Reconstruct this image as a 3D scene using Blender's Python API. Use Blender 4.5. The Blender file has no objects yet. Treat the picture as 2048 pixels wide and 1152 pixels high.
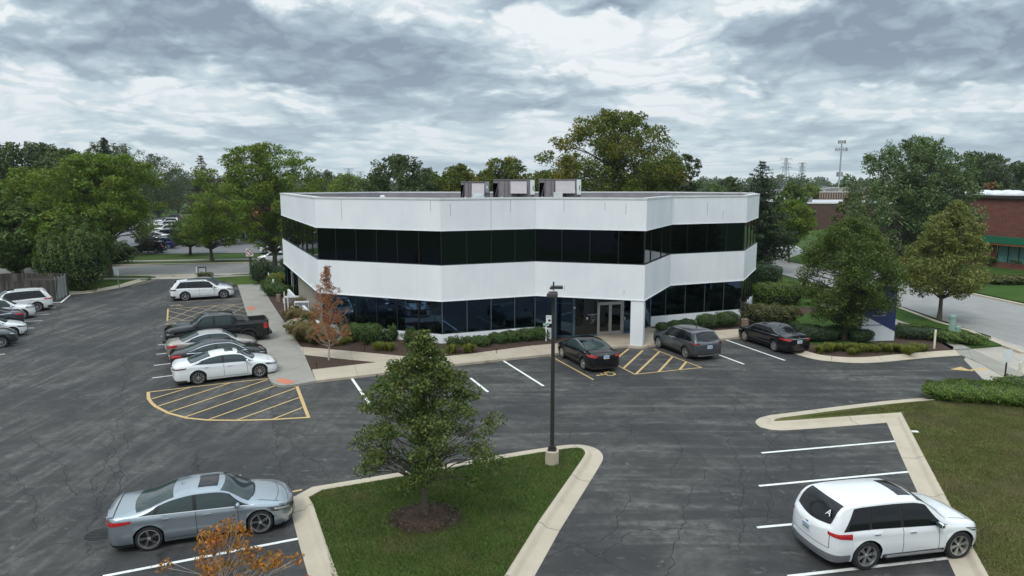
import bpy, math, random
import numpy as np
from mathutils import Vector, Matrix
R=math.radians; PI=math.pi
scene=bpy.context.scene; COL=scene.collection
random.seed(7)
# ---------------------------------------------------------------- camera numbers
CAMH=9.85; FPX=1400.0; TH=R(8.57); _s,_c=math.sin(TH),math.cos(TH)
def G(px,py,z=0.0):
    """Point at height z of the real place, measured off the photograph (2048 px wide)."""
    v=py-576.0; t=(CAMH-z)/(FPX*_s+v*_c)
    return ((px-1024.0)*t,(FPX*_c-v*_s)*t)
def G3(px,py,z=0.0): x,y=G(px,py,z); return (x,y,z)
def XatY(px,py,Y):
    v=py-576.0; d=Y/(FPX*_c-v*_s); return ((px-1024.0)*d, CAMH-(FPX*_s+v*_c)*d)   # X and height at depth Y
# ---------------------------------------------------------------- object helpers
def tag(o,label=None,cat=None,group=None,kind=None):
    if label: o['label']=label
    if cat: o['category']=cat
    if group: o['group']=group
    if kind: o['kind']=kind
    return o
def empty(name,loc=(0,0,0),rz=0,label=None,cat=None,group=None):
    o=bpy.data.objects.new(name,None); COL.objects.link(o); o.empty_display_size=.3
    o.location=loc; o.rotation_euler=(0,0,rz); return tag(o,label,cat,group)
def copy_tree(o,parent=None,loc=None,rz=None):
    c=o.copy(); COL.objects.link(c); c.parent=parent
    if loc is not None: c.location=loc
    if rz is not None: c.rotation_euler=(c.rotation_euler[0],c.rotation_euler[1],rz)
    for ch in list(o.children): copy_tree(ch,c)
    return c
class MB:
    def __init__(s): s.v=[]; s.f=[]; s.m=[]
    def add(s,vs,fs,m=0):
        b=len(s.v); s.v.extend([tuple(p) for p in vs])
        for f in fs: s.f.append(tuple(b+i for i in f)); s.m.append(m)
        return s
    def box(s,x0,x1,y0,y1,z0,z1,m=0):
        return s.add([(x0,y0,z0),(x1,y0,z0),(x1,y1,z0),(x0,y1,z0),(x0,y0,z1),(x1,y0,z1),(x1,y1,z1),(x0,y1,z1)],
          [(0,3,2,1),(4,5,6,7),(0,1,5,4),(1,2,6,5),(2,3,7,6),(3,0,4,7)],m)
    def obox(s,c,ax,half,m=0):
        """box with centre c, axes ax (3 unit vectors), half sizes"""
        c=Vector(c); a=[Vector(q)*h for q,h in zip(ax,half)]
        vs=[c+a[0]*i+a[1]*j+a[2]*k for k in(-1,1) for i,j in((-1,-1),(1,-1),(1,1),(-1,1))]
        return s.add(vs,[(0,3,2,1),(4,5,6,7),(0,1,5,4),(1,2,6,5),(2,3,7,6),(3,0,4,7)],m)
    def wall(s,p,q,z0,z1,t,m=0,off=0.0):
        """box standing on segment p-q (2D), thickness t, shifted off to the left of p->q"""
        p=Vector((p[0],p[1],0)); q=Vector((q[0],q[1],0)); d=(q-p); L=d.length; d/=L; n=Vector((-d.y,d.x,0))
        c=(p+q)/2+n*off; c.z=(z0+z1)/2
        return s.obox(c,(d,n,Vector((0,0,1))),(L/2,t/2,(z1-z0)/2),m)
    def prism(s,poly,z0,z1,m=0,mside=None):
        n=len(poly); a=sum(poly[i][0]*poly[(i+1)%n][1]-poly[(i+1)%n][0]*poly[i][1] for i in range(n))
        if a<0: poly=poly[::-1]
        vs=[(x,y,z0) for x,y in poly]+[(x,y,z1) for x,y in poly]
        s.add(vs,[tuple(range(n,2*n))],m)
        return s.add(vs,[tuple(range(n-1,-1,-1))]+[(i,(i+1)%n,n+(i+1)%n,n+i) for i in range(n)],m if mside is None else mside)
    def tube(s,pts,rad,n=6,m=0,cap=True):
        pts=[Vector(p) for p in pts]
        if not hasattr(rad,'__len__'): rad=[rad]*len(pts)
        b=len(s.v); up=Vector((0,0,1))
        for i,p in enumerate(pts):
            d=(pts[min(i+1,len(pts)-1)]-pts[max(i-1,0)])
            if d.length<1e-9: d=Vector((0,0,1))
            d.normalize(); x=d.cross(up if abs(d.z)<.9 else Vector((0,1,0))); x.normalize(); y=d.cross(x)
            for k in range(n):
                a=2*PI*k/n+PI/n; s.v.append(tuple(p+(x*math.cos(a)+y*math.sin(a))*rad[i]))
        for i in range(len(pts)-1):
            for k in range(n):
                k2=(k+1)%n; s.f.append((b+i*n+k,b+i*n+k2,b+(i+1)*n+k2,b+(i+1)*n+k)); s.m.append(m)
        if cap:
            s.f.append(tuple(b+k for k in range(n-1,-1,-1))); s.m.append(m)
            s.f.append(tuple(b+(len(pts)-1)*n+k for k in range(n))); s.m.append(m)
        return s
    def lathe(s,prof,c=(0,0,0),n=24,m=0,axis='z'):
        b=len(s.v)
        for r,h in prof:
            for k in range(n):
                a=2*PI*k/n; x,y=r*math.cos(a),r*math.sin(a)
                s.v.append((c[0]+x,c[1]+y,c[2]+h) if axis=='z' else (c[0]+x,c[1]+h,c[2]+y))
        for i in range(len(prof)-1):
            for k in range(n):
                k2=(k+1)%n; q=(b+i*n+k,b+i*n+k2,b+(i+1)*n+k2,b+(i+1)*n+k)
                s.f.append(q if axis=='z' else q[::-1]); s.m.append(m)
        return s
    def grid(s,P,m=0,flip=False):
        nr=len(P); nc=len(P[0]); b=len(s.v)
        for r in P: s.v.extend([tuple(p) for p in r])
        for i in range(nr-1):
            for j in range(nc-1):
                q=(b+i*nc+j,b+i*nc+j+1,b+(i+1)*nc+j+1,b+(i+1)*nc+j)
                s.f.append(q[::-1] if flip else q); s.m.append(m)
        return s
    def build(s,name,mats,parent=None,smooth=False,loc=None,bevel=0):
        me=bpy.data.meshes.new(name); me.from_pydata(s.v,[],s.f)
        if not isinstance(mats,(list,tuple)): mats=[mats]
        for q in mats: me.materials.append(q)
        if len(mats)>1: me.polygons.foreach_set('material_index',s.m)
        if smooth:
            me.polygons.foreach_set('use_smooth',[True]*len(me.polygons))
            try: me.set_sharp_from_angle(angle=R(40))
            except Exception: pass
        me.update(); o=bpy.data.objects.new(name,me); COL.objects.link(o)
        if parent: o.parent=parent
        if loc is not None: o.location=loc
        if bevel:
            b=o.modifiers.new('b','BEVEL'); b.width=bevel; b.segments=2; b.limit_method='ANGLE'
        return o
def np_mesh(name,V,nper,mats,parent=None,F=None):
    """mesh of equal polygons of nper corners from an (N*nper,3) array"""
    me=bpy.data.meshes.new(name); nv=len(V); nf=nv//nper
    me.vertices.add(nv); me.vertices.foreach_set('co',np.ascontiguousarray(V,dtype=np.float32).ravel())
    me.loops.add(nv); me.loops.foreach_set('vertex_index',np.arange(nv,dtype=np.int32))
    me.polygons.add(nf); me.polygons.foreach_set('loop_start',np.arange(0,nv,nper,dtype=np.int32))
    try: me.polygons.foreach_set('loop_total',np.full(nf,nper,dtype=np.int32))
    except Exception: pass
    me.update(calc_edges=True); me.materials.append(mats)
    o=bpy.data.objects.new(name,me); COL.objects.link(o)
    if parent: o.parent=parent
    return o
# ---------------------------------------------------------------- materials
class NT:
    def __init__(s,name):
        s.mat=bpy.data.materials.new(name); s.mat.use_nodes=True; s.t=s.mat.node_tree; s.n=s.t.nodes; s.l=s.t.links
        s.b=s.n['Principled BSDF']
    def N(s,ty,**k):
        q=s.n.new(ty)
        for a,v in k.items():
            if a.startswith('i_'):
                key=a[2:].replace('_',' '); q.inputs[int(key) if key.isdigit() else key].default_value=v
            else: setattr(q,a,v)
        return q
    def L(s,a,b): s.l.new(a,b)
    def coord(s,kind='Object',scale=(1,1,1),rot=(0,0,0)):
        tc=s.N('ShaderNodeTexCoord'); mp=s.N('ShaderNodeMapping'); mp.inputs['Scale'].default_value=scale; mp.inputs['Rotation'].default_value=rot
        s.L(tc.outputs[kind],mp.inputs['Vector']); return mp.outputs[0]
    def noise(s,vec,scale,detail=4,rough=.55,dist=0):
        q=s.N('ShaderNodeTexNoise'); q.inputs['Scale'].default_value=scale; q.inputs['Detail'].default_value=detail
        q.inputs['Roughness'].default_value=rough; q.inputs['Distortion'].default_value=dist
        if vec is not None: s.L(vec,q.inputs['Vector'])
        return q.outputs['Fac']
    def ramp(s,fac,stops):
        q=s.N('ShaderNodeValToRGB'); e=q.color_ramp.elements
        while len(e)<len(stops): e.new(.5)
        for i,(p,c) in enumerate(stops):
            e[i].position=p; e[i].color=(c,c,c,1) if not hasattr(c,'__len__') else (c[0],c[1],c[2],1)
        s.L(fac,q.inputs['Fac']); return q.outputs['Color']
    def mix(s,fac,a,b,mode='MIX'):
        q=s.N('ShaderNodeMix',data_type='RGBA',blend_type=mode)
        for sock,v in ((q.inputs[0],fac),(q.inputs[6],a),(q.inputs[7],b)):
            if hasattr(v,'is_linked') or hasattr(v,'links'): s.L(v,sock)
            elif hasattr(v,'__len__'): sock.default_value=(v[0],v[1],v[2],1)
            else: sock.default_value=v if sock==q.inputs[0] else (v,v,v,1)
        return q.outputs[2]
    def math(s,op,a,b=0.0,clamp=False):
        q=s.N('ShaderNodeMath',operation=op,use_clamp=clamp)
        for sock,v in ((q.inputs[0],a),(q.inputs[1],b)):
            if hasattr(v,'links'): s.L(v,sock)
            else: sock.default_value=v
        return q.outputs[0]
    def base(s,v):
        if hasattr(v,'links'): s.L(v,s.b.inputs['Base Color'])
        else: s.b.inputs['Base Color'].default_value=(v[0],v[1],v[2],1)
    def set(s,**k):
        for a,v in k.items():
            sock=s.b.inputs[a.replace('_',' ')]
            if hasattr(v,'links'): s.L(v,sock)
            else: sock.default_value=v
        return s
    def bump(s,h,strength=.3,dist=.02):
        q=s.N('ShaderNodeBump'); q.inputs['Strength'].default_value=strength; q.inputs['Distance'].default_value=dist
        s.L(h,q.inputs['Height']); s.L(q.outputs[0],s.b.inputs['Normal'])
def foliage(*a,**k): return _foliage(*a,**k)
def simple(name,c,rough=.6,metal=0,coat=0,var=.12,vscale=3.0,spec=.5):
    t=NT(name); v=t.coord(); f=t.noise(v,vscale,5)
    lo=[x*(1-var) for x in c]; hi=[min(1,x*(1+var)) for x in c]
    t.base(t.ramp(f,[(.3,lo),(.7,hi)])); t.set(Roughness=rough,Metallic=metal)
    t.b.inputs['Coat Weight'].default_value=coat; t.b.inputs['Coat Roughness'].default_value=.04
    t.b.inputs['Specular IOR Level'].default_value=spec
    return t.mat
def paint(name,c,metal=0.0,rough=.35,flake=.06):
    t=NT(name); v=t.coord(); f=t.noise(v,420,2); d=t.noise(v,2.2,5,.6)
    col=t.ramp(f,[(.35,[x*(1-flake) for x in c]),(.65,[min(1,x*(1+flake)) for x in c])])
    # road dust, heavier on the sills
    sx=t.N('ShaderNodeSeparateXYZ'); t.L(v,sx.inputs[0])
    low=t.math('MULTIPLY',t.math('SUBTRACT',.45,sx.outputs['Z'],True),(.12 if max(c)<.03 else .45),True)
    dust=t.math('MULTIPLY',t.math('ADD',low,.006),d,True)
    t.base(t.mix(dust,col,(.13,.12,.105))); t.b.inputs['Specular IOR Level'].default_value=(.0 if max(c)<.03 else .4); t.set(Metallic=metal,Roughness=t.ramp(dust,[(0,rough),(.4,.6)]))
    t.b.inputs['Coat Weight'].default_value=1; t.b.inputs['Coat Roughness'].default_value=.03
    return t.mat
M={}
def asphalt():
    t=NT('asphalt'); v=t.coord()
    big=t.noise(v,.16,5,.6); mid=t.noise(v,.9,6,.62,.6); fine=t.noise(v,26,3,.7); grit=t.noise(v,110,2,.6)
    c=t.ramp(mid,[(.25,(.028,.027,.026)),(.5,(.047,.0455,.043)),(.76,(.086,.083,.078))])
    c=t.mix(t.math('MULTIPLY',t.ramp(t.noise(t.coord(rot=(0,0,.4)),.55,8,.72,.8),[(.50,0.0),(.66,1.0)]),.55),c,(.135,.130,.122))
    # worn streaks: one set along the front drive, one along the left drive
    s1=t.noise(t.coord(scale=(.16,1.5,1),rot=(0,0,R(-14))),1.0,6,.62,.5)
    s2=t.noise(t.coord(scale=(1.6,.17,1),rot=(0,0,R(24))),1.0,6,.62,.5)
    sx=t.N('ShaderNodeSeparateXYZ'); t.L(v,sx.inputs[0])
    side=t.math('MULTIPLY',t.math('ADD',sx.outputs['X'],13),.12,True)
    st=t.mix(side,t.ramp(s2,[(.47,0.0),(.66,1.0)]),t.ramp(s1,[(.47,0.0),(.64,1.0)]))
    br=t.ramp(t.noise(v,2.6,8,.74),[(.40,0.12),(.60,1.0)])
    c=t.mix(t.math('MULTIPLY',t.math('MULTIPLY',st,br),.78),c,(.185,.180,.170))
    c=t.mix(t.math('MULTIPLY',t.ramp(big,[(.46,0.0),(.58,1.0)]),.65),c,(.027,.028,.031))
    # white salt-like wear
    w=t.ramp(t.noise(t.coord(scale=(.8,1.3,1),rot=(0,0,.5)),1.3,9,.72,1.6),[(.60,0.0),(.68,1.0)])
    c=t.mix(t.math('MULTIPLY',w,.6),c,(.22,.215,.20))
    # fine alligator cracking where the surface is old
    wn=t.N('ShaderNodeTexNoise'); wn.inputs['Scale'].default_value=1.4; wn.inputs['Detail'].default_value=5; t.L(v,wn.inputs['Vector'])
    vv=t.N('ShaderNodeVectorMath',operation='MULTIPLY_ADD'); t.L(wn.outputs['Color'],vv.inputs[0]); vv.inputs[1].default_value=(.9,.9,0); t.L(v,vv.inputs[2])
    def cr(scale,th):
        q=t.N('ShaderNodeTexVoronoi',feature='DISTANCE_TO_EDGE'); q.inputs['Scale'].default_value=scale; t.L(vv.outputs[0],q.inputs['Vector'])
        return t.ramp(q.outputs['Distance'],[(0,1.0),(th,0.0)])
    m1=t.ramp(t.noise(v,.16,3,.5,.4),[(.5,0.0),(.6,1.0)]); m2=t.ramp(t.noise(v,.23,4,.6,1.),[(.56,0.0),(.64,1.0)])
    k=t.math('MAXIMUM',t.math('MULTIPLY',cr(.35,.012),m1),t.math('MULTIPLY',cr(1.7,.03),m2))
    c=t.mix(t.math('MULTIPLY',k,.85),c,(.012,.012,.013))
    c=t.mix(t.ramp(fine,[(.2,.8),(.8,0.0)]),c,t.mix(.55,c,(0.02,.02,.02)))
    c=t.mix(t.math('MULTIPLY',t.ramp(grit,[(.6,0.0),(.72,1.0)]),.22),c,(.25,.245,.23))
    t.base(c); t.set(Roughness=t.ramp(mid,[(.3,.72),(.7,.9)])); t.b.inputs['Specular IOR Level'].default_value=.35
    t.bump(t.math('SUBTRACT',grit,t.math('MULTIPLY',k,2.0)),.35,.01); return t.mat
def concrete(name,c,joint=0,rot=0,stain=.5,grain=60):
    t=NT(name); v=t.coord()
    a=t.noise(v,.8,6,.6,.4); b=t.noise(v,grain,3,.6)
    col=t.ramp(a,[(.3,[x*.80 for x in c]),(.55,c),(.8,[min(1,x*1.12) for x in c])])
    s=t.ramp(t.noise(v,.35,7,.7,1.2),[(.55,0.0),(.75,1.0)])
    col=t.mix(t.math('MULTIPLY',s,stain*.5),col,[x*.55 for x in c])
    col=t.mix(.35,col,t.ramp(b,[(.3,[x*.7 for x in c]),(.7,[min(1,x*1.2) for x in c])]))
    if joint:
        q=t.N('ShaderNodeTexBrick',offset=0); q.inputs['Scale'].default_value=1; q.inputs['Brick Width'].default_value=joint; q.inputs['Row Height'].default_value=joint
        q.inputs['Mortar Size'].default_value=.018; q.inputs['Color1'].default_value=q.inputs['Color2'].default_value=(0,0,0,1); q.inputs['Mortar'].default_value=(1,1,1,1)
        t.L(t.coord(rot=(0,0,rot)),q.inputs['Vector']); col=t.mix(t.math('MULTIPLY',q.outputs['Color'],.5),col,[x*.35 for x in c])
    t.base(col); t.set(Roughness=.88); t.b.inputs['Specular IOR Level'].default_value=.25; t.bump(b,.2,.006); return t.mat
def grass(name,c1,c2,dry,dryamt=.5,mow=0):
    t=NT(name); v=t.coord()
    a=t.noise(v,.5,6,.65,.5); f=t.noise(v,34,4,.75); g=t.noise(v,9,3,.6)
    col=t.mix(t.ramp(a,[(.35,0.0),(.65,1.0)]),c1,c2)
    col=t.mix(t.math('MULTIPLY',t.ramp(t.noise(v,.28,7,.72,1.0),[(.48,0.0),(.7,1.0)]),dryamt),col,dry)
    if mow:
        w=t.N('ShaderNodeTexWave'); w.inputs['Scale'].default_value=.3; w.inputs['Distortion'].default_value=1.2; t.L(t.coord(rot=(0,0,R(mow))),w.inputs['Vector'])
        col=t.mix(t.math('MULTIPLY',w.outputs['Fac'],.4),col,[min(1,x*1.7) for x in c2])
    col=t.mix(t.ramp(f,[(.3,.75),(.62,0.0)]),col,[x*.35 for x in c1])
    col=t.mix(t.math('MULTIPLY',t.ramp(f,[(.58,0.0),(.8,1.0)]),.5),col,[min(1,x*1.9) for x in c2])
    col=t.mix(t.math('MULTIPLY',t.ramp(g,[(.55,0.0),(.75,1.0)]),.3),col,[x*.6 for x in c1])
    t.base(col); t.set(Roughness=.95); t.b.inputs['Specular IOR Level'].default_value=.1; t.bump(f,.8,.05); return t.mat
def mulch():
    t=NT('mulch'); v=t.coord(); f=t.noise(v,22,5,.8); g=t.noise(v,1.1,4)
    c=t.ramp(f,[(.25,(.026,.017,.013)),(.5,(.085,.058,.045)),(.75,(.165,.120,.095))])
    c=t.mix(t.math('MULTIPLY',g,.5),c,(.055,.036,.03)); t.base(c); t.set(Roughness=1); t.b.inputs['Specular IOR Level'].default_value=.1; t.bump(f,1,.05); return t.mat
def _foliage(name,cols,trans=.3,patch=.35,patchcol=None,pscale=.5,dark=.55):
    """leaf material: colour differs leaf by leaf and by branch"""
    k_=1.0 if name in('weathered_wood','hydrangea_petals','bark_chips','turf_green','turf_olive') else 1.22
    cols=[tuple(x*k_ for x in q) for q in cols]; patchcol=None if patchcol is None else tuple(x*k_ for x in patchcol)
    t=NT(name); g=t.N('ShaderNodeNewGeometry'); v=t.coord()
    n=len(cols); c=t.ramp(g.outputs['Random Per Island'],[(i/max(1,n-1),cols[i]) for i in range(n)])
    cl=t.noise(v,pscale,3,.5)
    if patchcol is not None: c=t.mix(t.math('MULTIPLY',t.ramp(cl,[(.5,0.0),(.66,1.0)]),patch),c,patchcol)
    c=t.mix(t.math('MULTIPLY',t.ramp(t.noise(v,pscale*2.3,3,.5),[(.4,1.0),(.6,0.0)]),.35),c,[x*dark for x in cols[0]])
    t.base(c); t.set(Roughness=.55); t.b.inputs['Specular IOR Level'].default_value=.3
    tr=t.N('ShaderNodeBsdfTranslucent'); t.L(t.mix(1.0,c,(1.3,1.35,.6),'MULTIPLY'),tr.inputs[0])
    ms=t.N('ShaderNodeMixShader'); ms.inputs[0].default_value=trans; out=t.n['Material Output']
    t.L(t.b.outputs[0],ms.inputs[1]); t.L(tr.outputs[0],ms.inputs[2]); t.L(ms.outputs[0],out.inputs[0]); return t.mat
def facade():
    t=NT('painted_concrete'); v=t.coord()
    # vertical weather streaks: noise stretched along z; panel joints come as geometry
    s=t.noise(t.coord(scale=(1,1,.12)),2.6,6,.65,.2); a=t.noise(v,.35,5,.6); f=t.noise(v,45,3,.6)
    c=t.ramp(s,[(.3,(.765,.785,.805)),(.5,(.795,.815,.832)),(.72,(.825,.84,.855))])
    c=t.mix(t.math('MULTIPLY',t.ramp(a,[(.4,0.0),(.7,1.0)]),.45),c,(.62,.66,.70))
    d=t.ramp(t.noise(t.coord(scale=(1,1,.10)),7,5,.7),[(.66,0.0),(.76,1.0)])
    c=t.mix(t.math('MULTIPLY',d,.28),c,(.40,.41,.42))
    c=t.mix(t.ramp(f,[(.3,.12),(.6,0.0)]),c,(.5,.52,.54))
    t.base(c); t.set(Roughness=.75); t.bump(f,.12,.01); return t.mat
def glass_dark(name,tint,rough=.015,wob=.012):
    t=NT(name); t.base(tint); t.set(Metallic=1.0,Roughness=rough); v=t.coord(); t.bump(t.noise(v,.55,2,.5),wob,.12); return t.mat
def brick(name,c1,c2,mort,scale=1.0,rot=0):
    t=NT(name); tc=t.N('ShaderNodeTexCoord'); sp=t.N('ShaderNodeSeparateXYZ'); t.L(tc.outputs['Object'],sp.inputs[0])
    cb=t.N('ShaderNodeCombineXYZ'); t.L(t.math('ADD',sp.outputs['X'],sp.outputs['Y']),cb.inputs[0]); t.L(sp.outputs['Z'],cb.inputs[1])
    q=t.N('ShaderNodeTexBrick'); q.inputs['Scale'].default_value=scale; q.inputs['Brick Width'].default_value=.42; q.inputs['Row Height'].default_value=.14
    q.inputs['Mortar Size'].default_value=.012; q.inputs['Color1'].default_value=(*c1,1); q.inputs['Color2'].default_value=(*c2,1); q.inputs['Mortar'].default_value=(*mort,1); q.inputs['Bias'].default_value=-.1
    t.L(cb.outputs[0],q.inputs['Vector']); n=t.noise(tc.outputs['Object'],.4,5,.6)
    t.base(t.mix(t.math('MULTIPLY',n,.4),q.outputs['Color'],[x*.6 for x in c1])); t.set(Roughness=.9); return t.mat
M['asphalt']=asphalt()
M['walk']=concrete('walk_concrete',(.30,.285,.25),1.9,R(27)); M['walktan']=concrete('tan_concrete',(.44,.38,.295),2.6,R(-17),.3)
M['kerb']=concrete('kerb_concrete',(.47,.41,.32),0,0,.8); M['street']=concrete('street_concrete',(.235,.228,.218),4.2,R(8),.5)
M['streetR']=concrete('street_concrete_pale',(.285,.28,.27),4.5,R(2),.45); M['apron']=concrete('apron_concrete',(.40,.37,.32),3.4,R(20),.3)
M['patch']=simple('asphalt_patch',(.07,.07,.072),.9,var=.3)
M['farlot']=concrete('old_asphalt',(.16,.16,.165),0,0,.8)
M['grass']=grass('lawn_grass',(.048,.092,.016),(.082,.132,.028),(.150,.130,.055),.8)
M['grassdry']=grass('lawn_grass_dry',(.086,.108,.028),(.130,.146,.040),(.210,.168,.088),.85,0)
M['grassb']=grass('lawn_grass_bright',(.045,.098,.018),(.07,.13,.028),(.10,.12,.045),.45,0)
M['ground']=grass('ground_grass',(.05,.09,.02),(.07,.12,.03),(.11,.11,.05),.4)
M['mulch']=mulch(); M['red']=concrete('tactile_red',(.50,.19,.12),0,0,.2)
def worn_paint(name,c):
    t=NT(name); v=t.coord(); w=t.ramp(t.noise(v,5.5,8,.75,.8),[(.56,0.0),(.66,1.0)])
    t.base(t.mix(t.math('MULTIPLY',w,.75),c,(.10,.10,.098))); t.set(Roughness=.8); return t.mat
M['white_line']=worn_paint('white_line_paint',(.72,.72,.69)); M['yellow_line']=worn_paint('yellow_line_paint',(.50,.355,.15))
M['faint_line']=worn_paint('faint_line_paint',(.40,.30,.19))
M['crack']=simple('crack_dark',(.017,.017,.018),.95); M['seal']=simple('crack_edge',(.13,.128,.12),.9)
M['facade']=facade(); M['coping']=simple('coping',(.62,.63,.62),.5,var=.1,vscale=1.5); M['white_edge']=simple('white_edge',(.86,.87,.88),.5,var=.05)
M['joint']=simple('panel_joint',(.26,.27,.28),.8); M['soffit']=simple('soffit',(.45,.45,.44),.8)
M['glass']=glass_dark('reflective_glass',(.045,.078,.120)); M['glass_up']=glass_dark('upper_glass',(.022,.029,.038)); M['glass_mid']=glass_dark('upper_glass_reflect',(.040,.050,.080))  # second upper glass: same panes, stronger reflection put into the tint on some facets
M['glass_door']=glass_dark('door_glass',(.05,.055,.06)); M['mull']=simple('mullion_metal',(.12,.15,.17),.4,.6); M['mull_dark']=simple('mullion_dark',(.03,.034,.038),.4,.5)
M['bluemetal']=simple('blue_frame_metal',(.07,.13,.18),.4,.6); M['alu']=simple('aluminium',(.50,.50,.50),.38,.7); M['alud']=simple('aluminium_dark',(.25,.25,.25),.4,.7)
M['tanwall']=simple('tan_wall',(.25,.23,.19),.9); M['roof']=simple('roof_membrane',(.23,.215,.235),.9,var=.2,vscale=.6)
M['hvac']=simple('hvac_taupe',(.225,.205,.215),.55,.2,var=.1); M['hvacl']=simple('hvac_light',(.33,.305,.32),.55,.2,var=.06); M['hvacw']=simple('hvac_white_panel',(.60,.64,.63),.5)
M['hvacb']=simple('grey_blue_box',(.20,.235,.26),.5); M['dish']=simple('dish_grey',(.36,.41,.43),.5); M['black']=simple('black_matt',(.012,.012,.013),.7)
M['bark']=simple('bark',(.085,.070,.055),.95,var=.45,vscale=9); M['barkd']=simple('bark_dark',(.045,.037,.03),.95,var=.4,vscale=9); M['barkl']=simple('bark_pale',(.34,.31,.28),.9,var=.25,vscale=12)
M['bronze']=simple('bronze_pole',(.045,.042,.038),.5,.4); M['ledlens']=simple('lamp_lens',(.45,.45,.43),.4)
M['wood']=foliage('weathered_wood',[(.040,.036,.032),(.062,.055,.048),(.085,.076,.066),(.115,.105,.092)],trans=0,pscale=.3); M['galv']=simple('galvanised_steel',(.40,.42,.42),.45,.7)
M['whitepost']=simple('white_post_paint',(.72,.72,.68),.6,var=.12); M['cream']=simple('cream_post',(.66,.62,.50),.7,var=.25,vscale=8); M['utilgreen']=simple('utility_green',(.22,.33,.28),.7)
M['signwhite']=simple('sign_white',(.66,.70,.71),.6,var=.08,vscale=1.4); M['signblue']=simple('sign_blue',(.012,.030,.125),.5,var=.12); M['letterw']=simple('white_letters',(.75,.77,.80),.5,var=.02); M['letterd']=simple('dark_letters',(.02,.022,.03),.5,var=.02)
M['brickred']=brick('red_brick',(.21,.068,.045),(.12,.036,.026),(.19,.13,.11)); M['brickbrown']=brick('brown_brick',(.105,.058,.046),(.075,.04,.034),(.09,.06,.05))
M['green']=simple('green_fascia',(.015,.15,.085),.5); M['tan_metal']=simple('tan_ribbed_metal',(.36,.28,.22),.7); M['roofw']=simple('white_roof',(.46,.47,.48),.7,var=.12,vscale=.15); M['rooftan']=simple('tan_roof',(.40,.36,.31),.9,var=.15,vscale=.2)
M['eave']=simple('dark_eave',(.035,.03,.028),.7); M['skyl']=simple('skylight_dome',(.62,.64,.66),.3); M['tealglass']=simple('teal_window',(.10,.22,.22),.15); M['terra']=simple('terracotta_roof',(.42,.15,.08),.85)
M['lattice']=simple('pylon_steel',(.26,.27,.29),.6,.4); M['utilbox']=simple('meter_grey',(.42,.44,.44),.6); M['stone']=simple('brown_stone',(.19,.145,.115),.95,var=.3,vscale=7)
M['orange_cone']=simple('autumn_leaf_plain',(.4,.14,.05),.7)
# car materials
M['tyre']=simple('tyre_rubber',(.018,.018,.019),.85,var=.25); M['rim']=simple('rim_alloy',(.62,.62,.63),.28,.9); M['rimd']=simple('rim_dark',(.014,.014,.015),.6,.2); M['rimm']=simple('rim_grey_alloy',(.50,.50,.50),.35,.8)
def carglass(name,c):
    t=NT(name); t.base(c); t.set(Roughness=.03); t.b.inputs['Specular IOR Level'].default_value=.42; return t.mat
M['cglass']=carglass('car_glass',(.036,.054,.054)); M['cglassd']=carglass('car_glass_tinted',(.008,.009,.011)); M['cglassd'].node_tree.nodes['Principled BSDF'].inputs['Roughness'].default_value=.09
M['trim']=simple('black_plastic_trim',(.02,.02,.021),.55,var=.2); M['gloss']=simple('gloss_black',(.01,.01,.011),.15,coat=.5); M['chrome']=simple('chrome_trim',(.75,.76,.78),.14,1.0,var=.02)
M['tail']=simple('tail_lamp_red',(.42,.012,.016),.12,coat=1,var=.2,vscale=14); M['taild']=simple('tail_lamp_dark_red',(.12,.008,.010),.12,coat=1); M['head']=simple('head_lamp',(.10,.105,.11),.10,.3,coat=1,var=.2); M['lens']=simple('lamp_reflector',(.62,.65,.68),.15,.4,coat=1,var=.1)
M['plate']=simple('licence_plate',(.62,.66,.72),.5,var=.05); M['plateb']=simple('plate_blue',(.26,.42,.58),.5); M['amber']=simple('amber_lens',(.6,.22,.03),.2)
M['greycl']=simple('grey_plastic_cladding',(.17,.175,.19),.5); M['well']=simple('wheel_well',(.008,.008,.008),.95)
# ---------------------------------------------------------------- cars
def pchip(pts):
    xs=[p[0] for p in pts]; ys=[p[1] for p in pts]; n=len(xs); h=[xs[i+1]-xs[i] for i in range(n-1)]; d=[(ys[i+1]-ys[i])/h[i] for i in range(n-1)]
    m=[d[0]]+[0 if d[i-1]*d[i]<=0 else 2*d[i-1]*d[i]/(d[i-1]+d[i]) for i in range(1,n-1)]+[d[-1]]
    def f(x):
        if x<=xs[0]: return ys[0]
        if x>=xs[-1]: return ys[-1]
        i=0
        while x>xs[i+1]: i+=1
        t=(x-xs[i])/h[i]; t2=t*t; t3=t2*t
        return (2*t3-3*t2+1)*ys[i]+(t3-2*t2+t)*h[i]*m[i]+(-2*t3+3*t2)*ys[i+1]+(t3-t2)*h[i]*m[i+1]
    return f
PROF=pchip([(0,.925),(.12,.965),(.35,.995),(.55,1.0),(.72,.985),(.80,.992),(.9,.985),(1.0,.945)])
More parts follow.
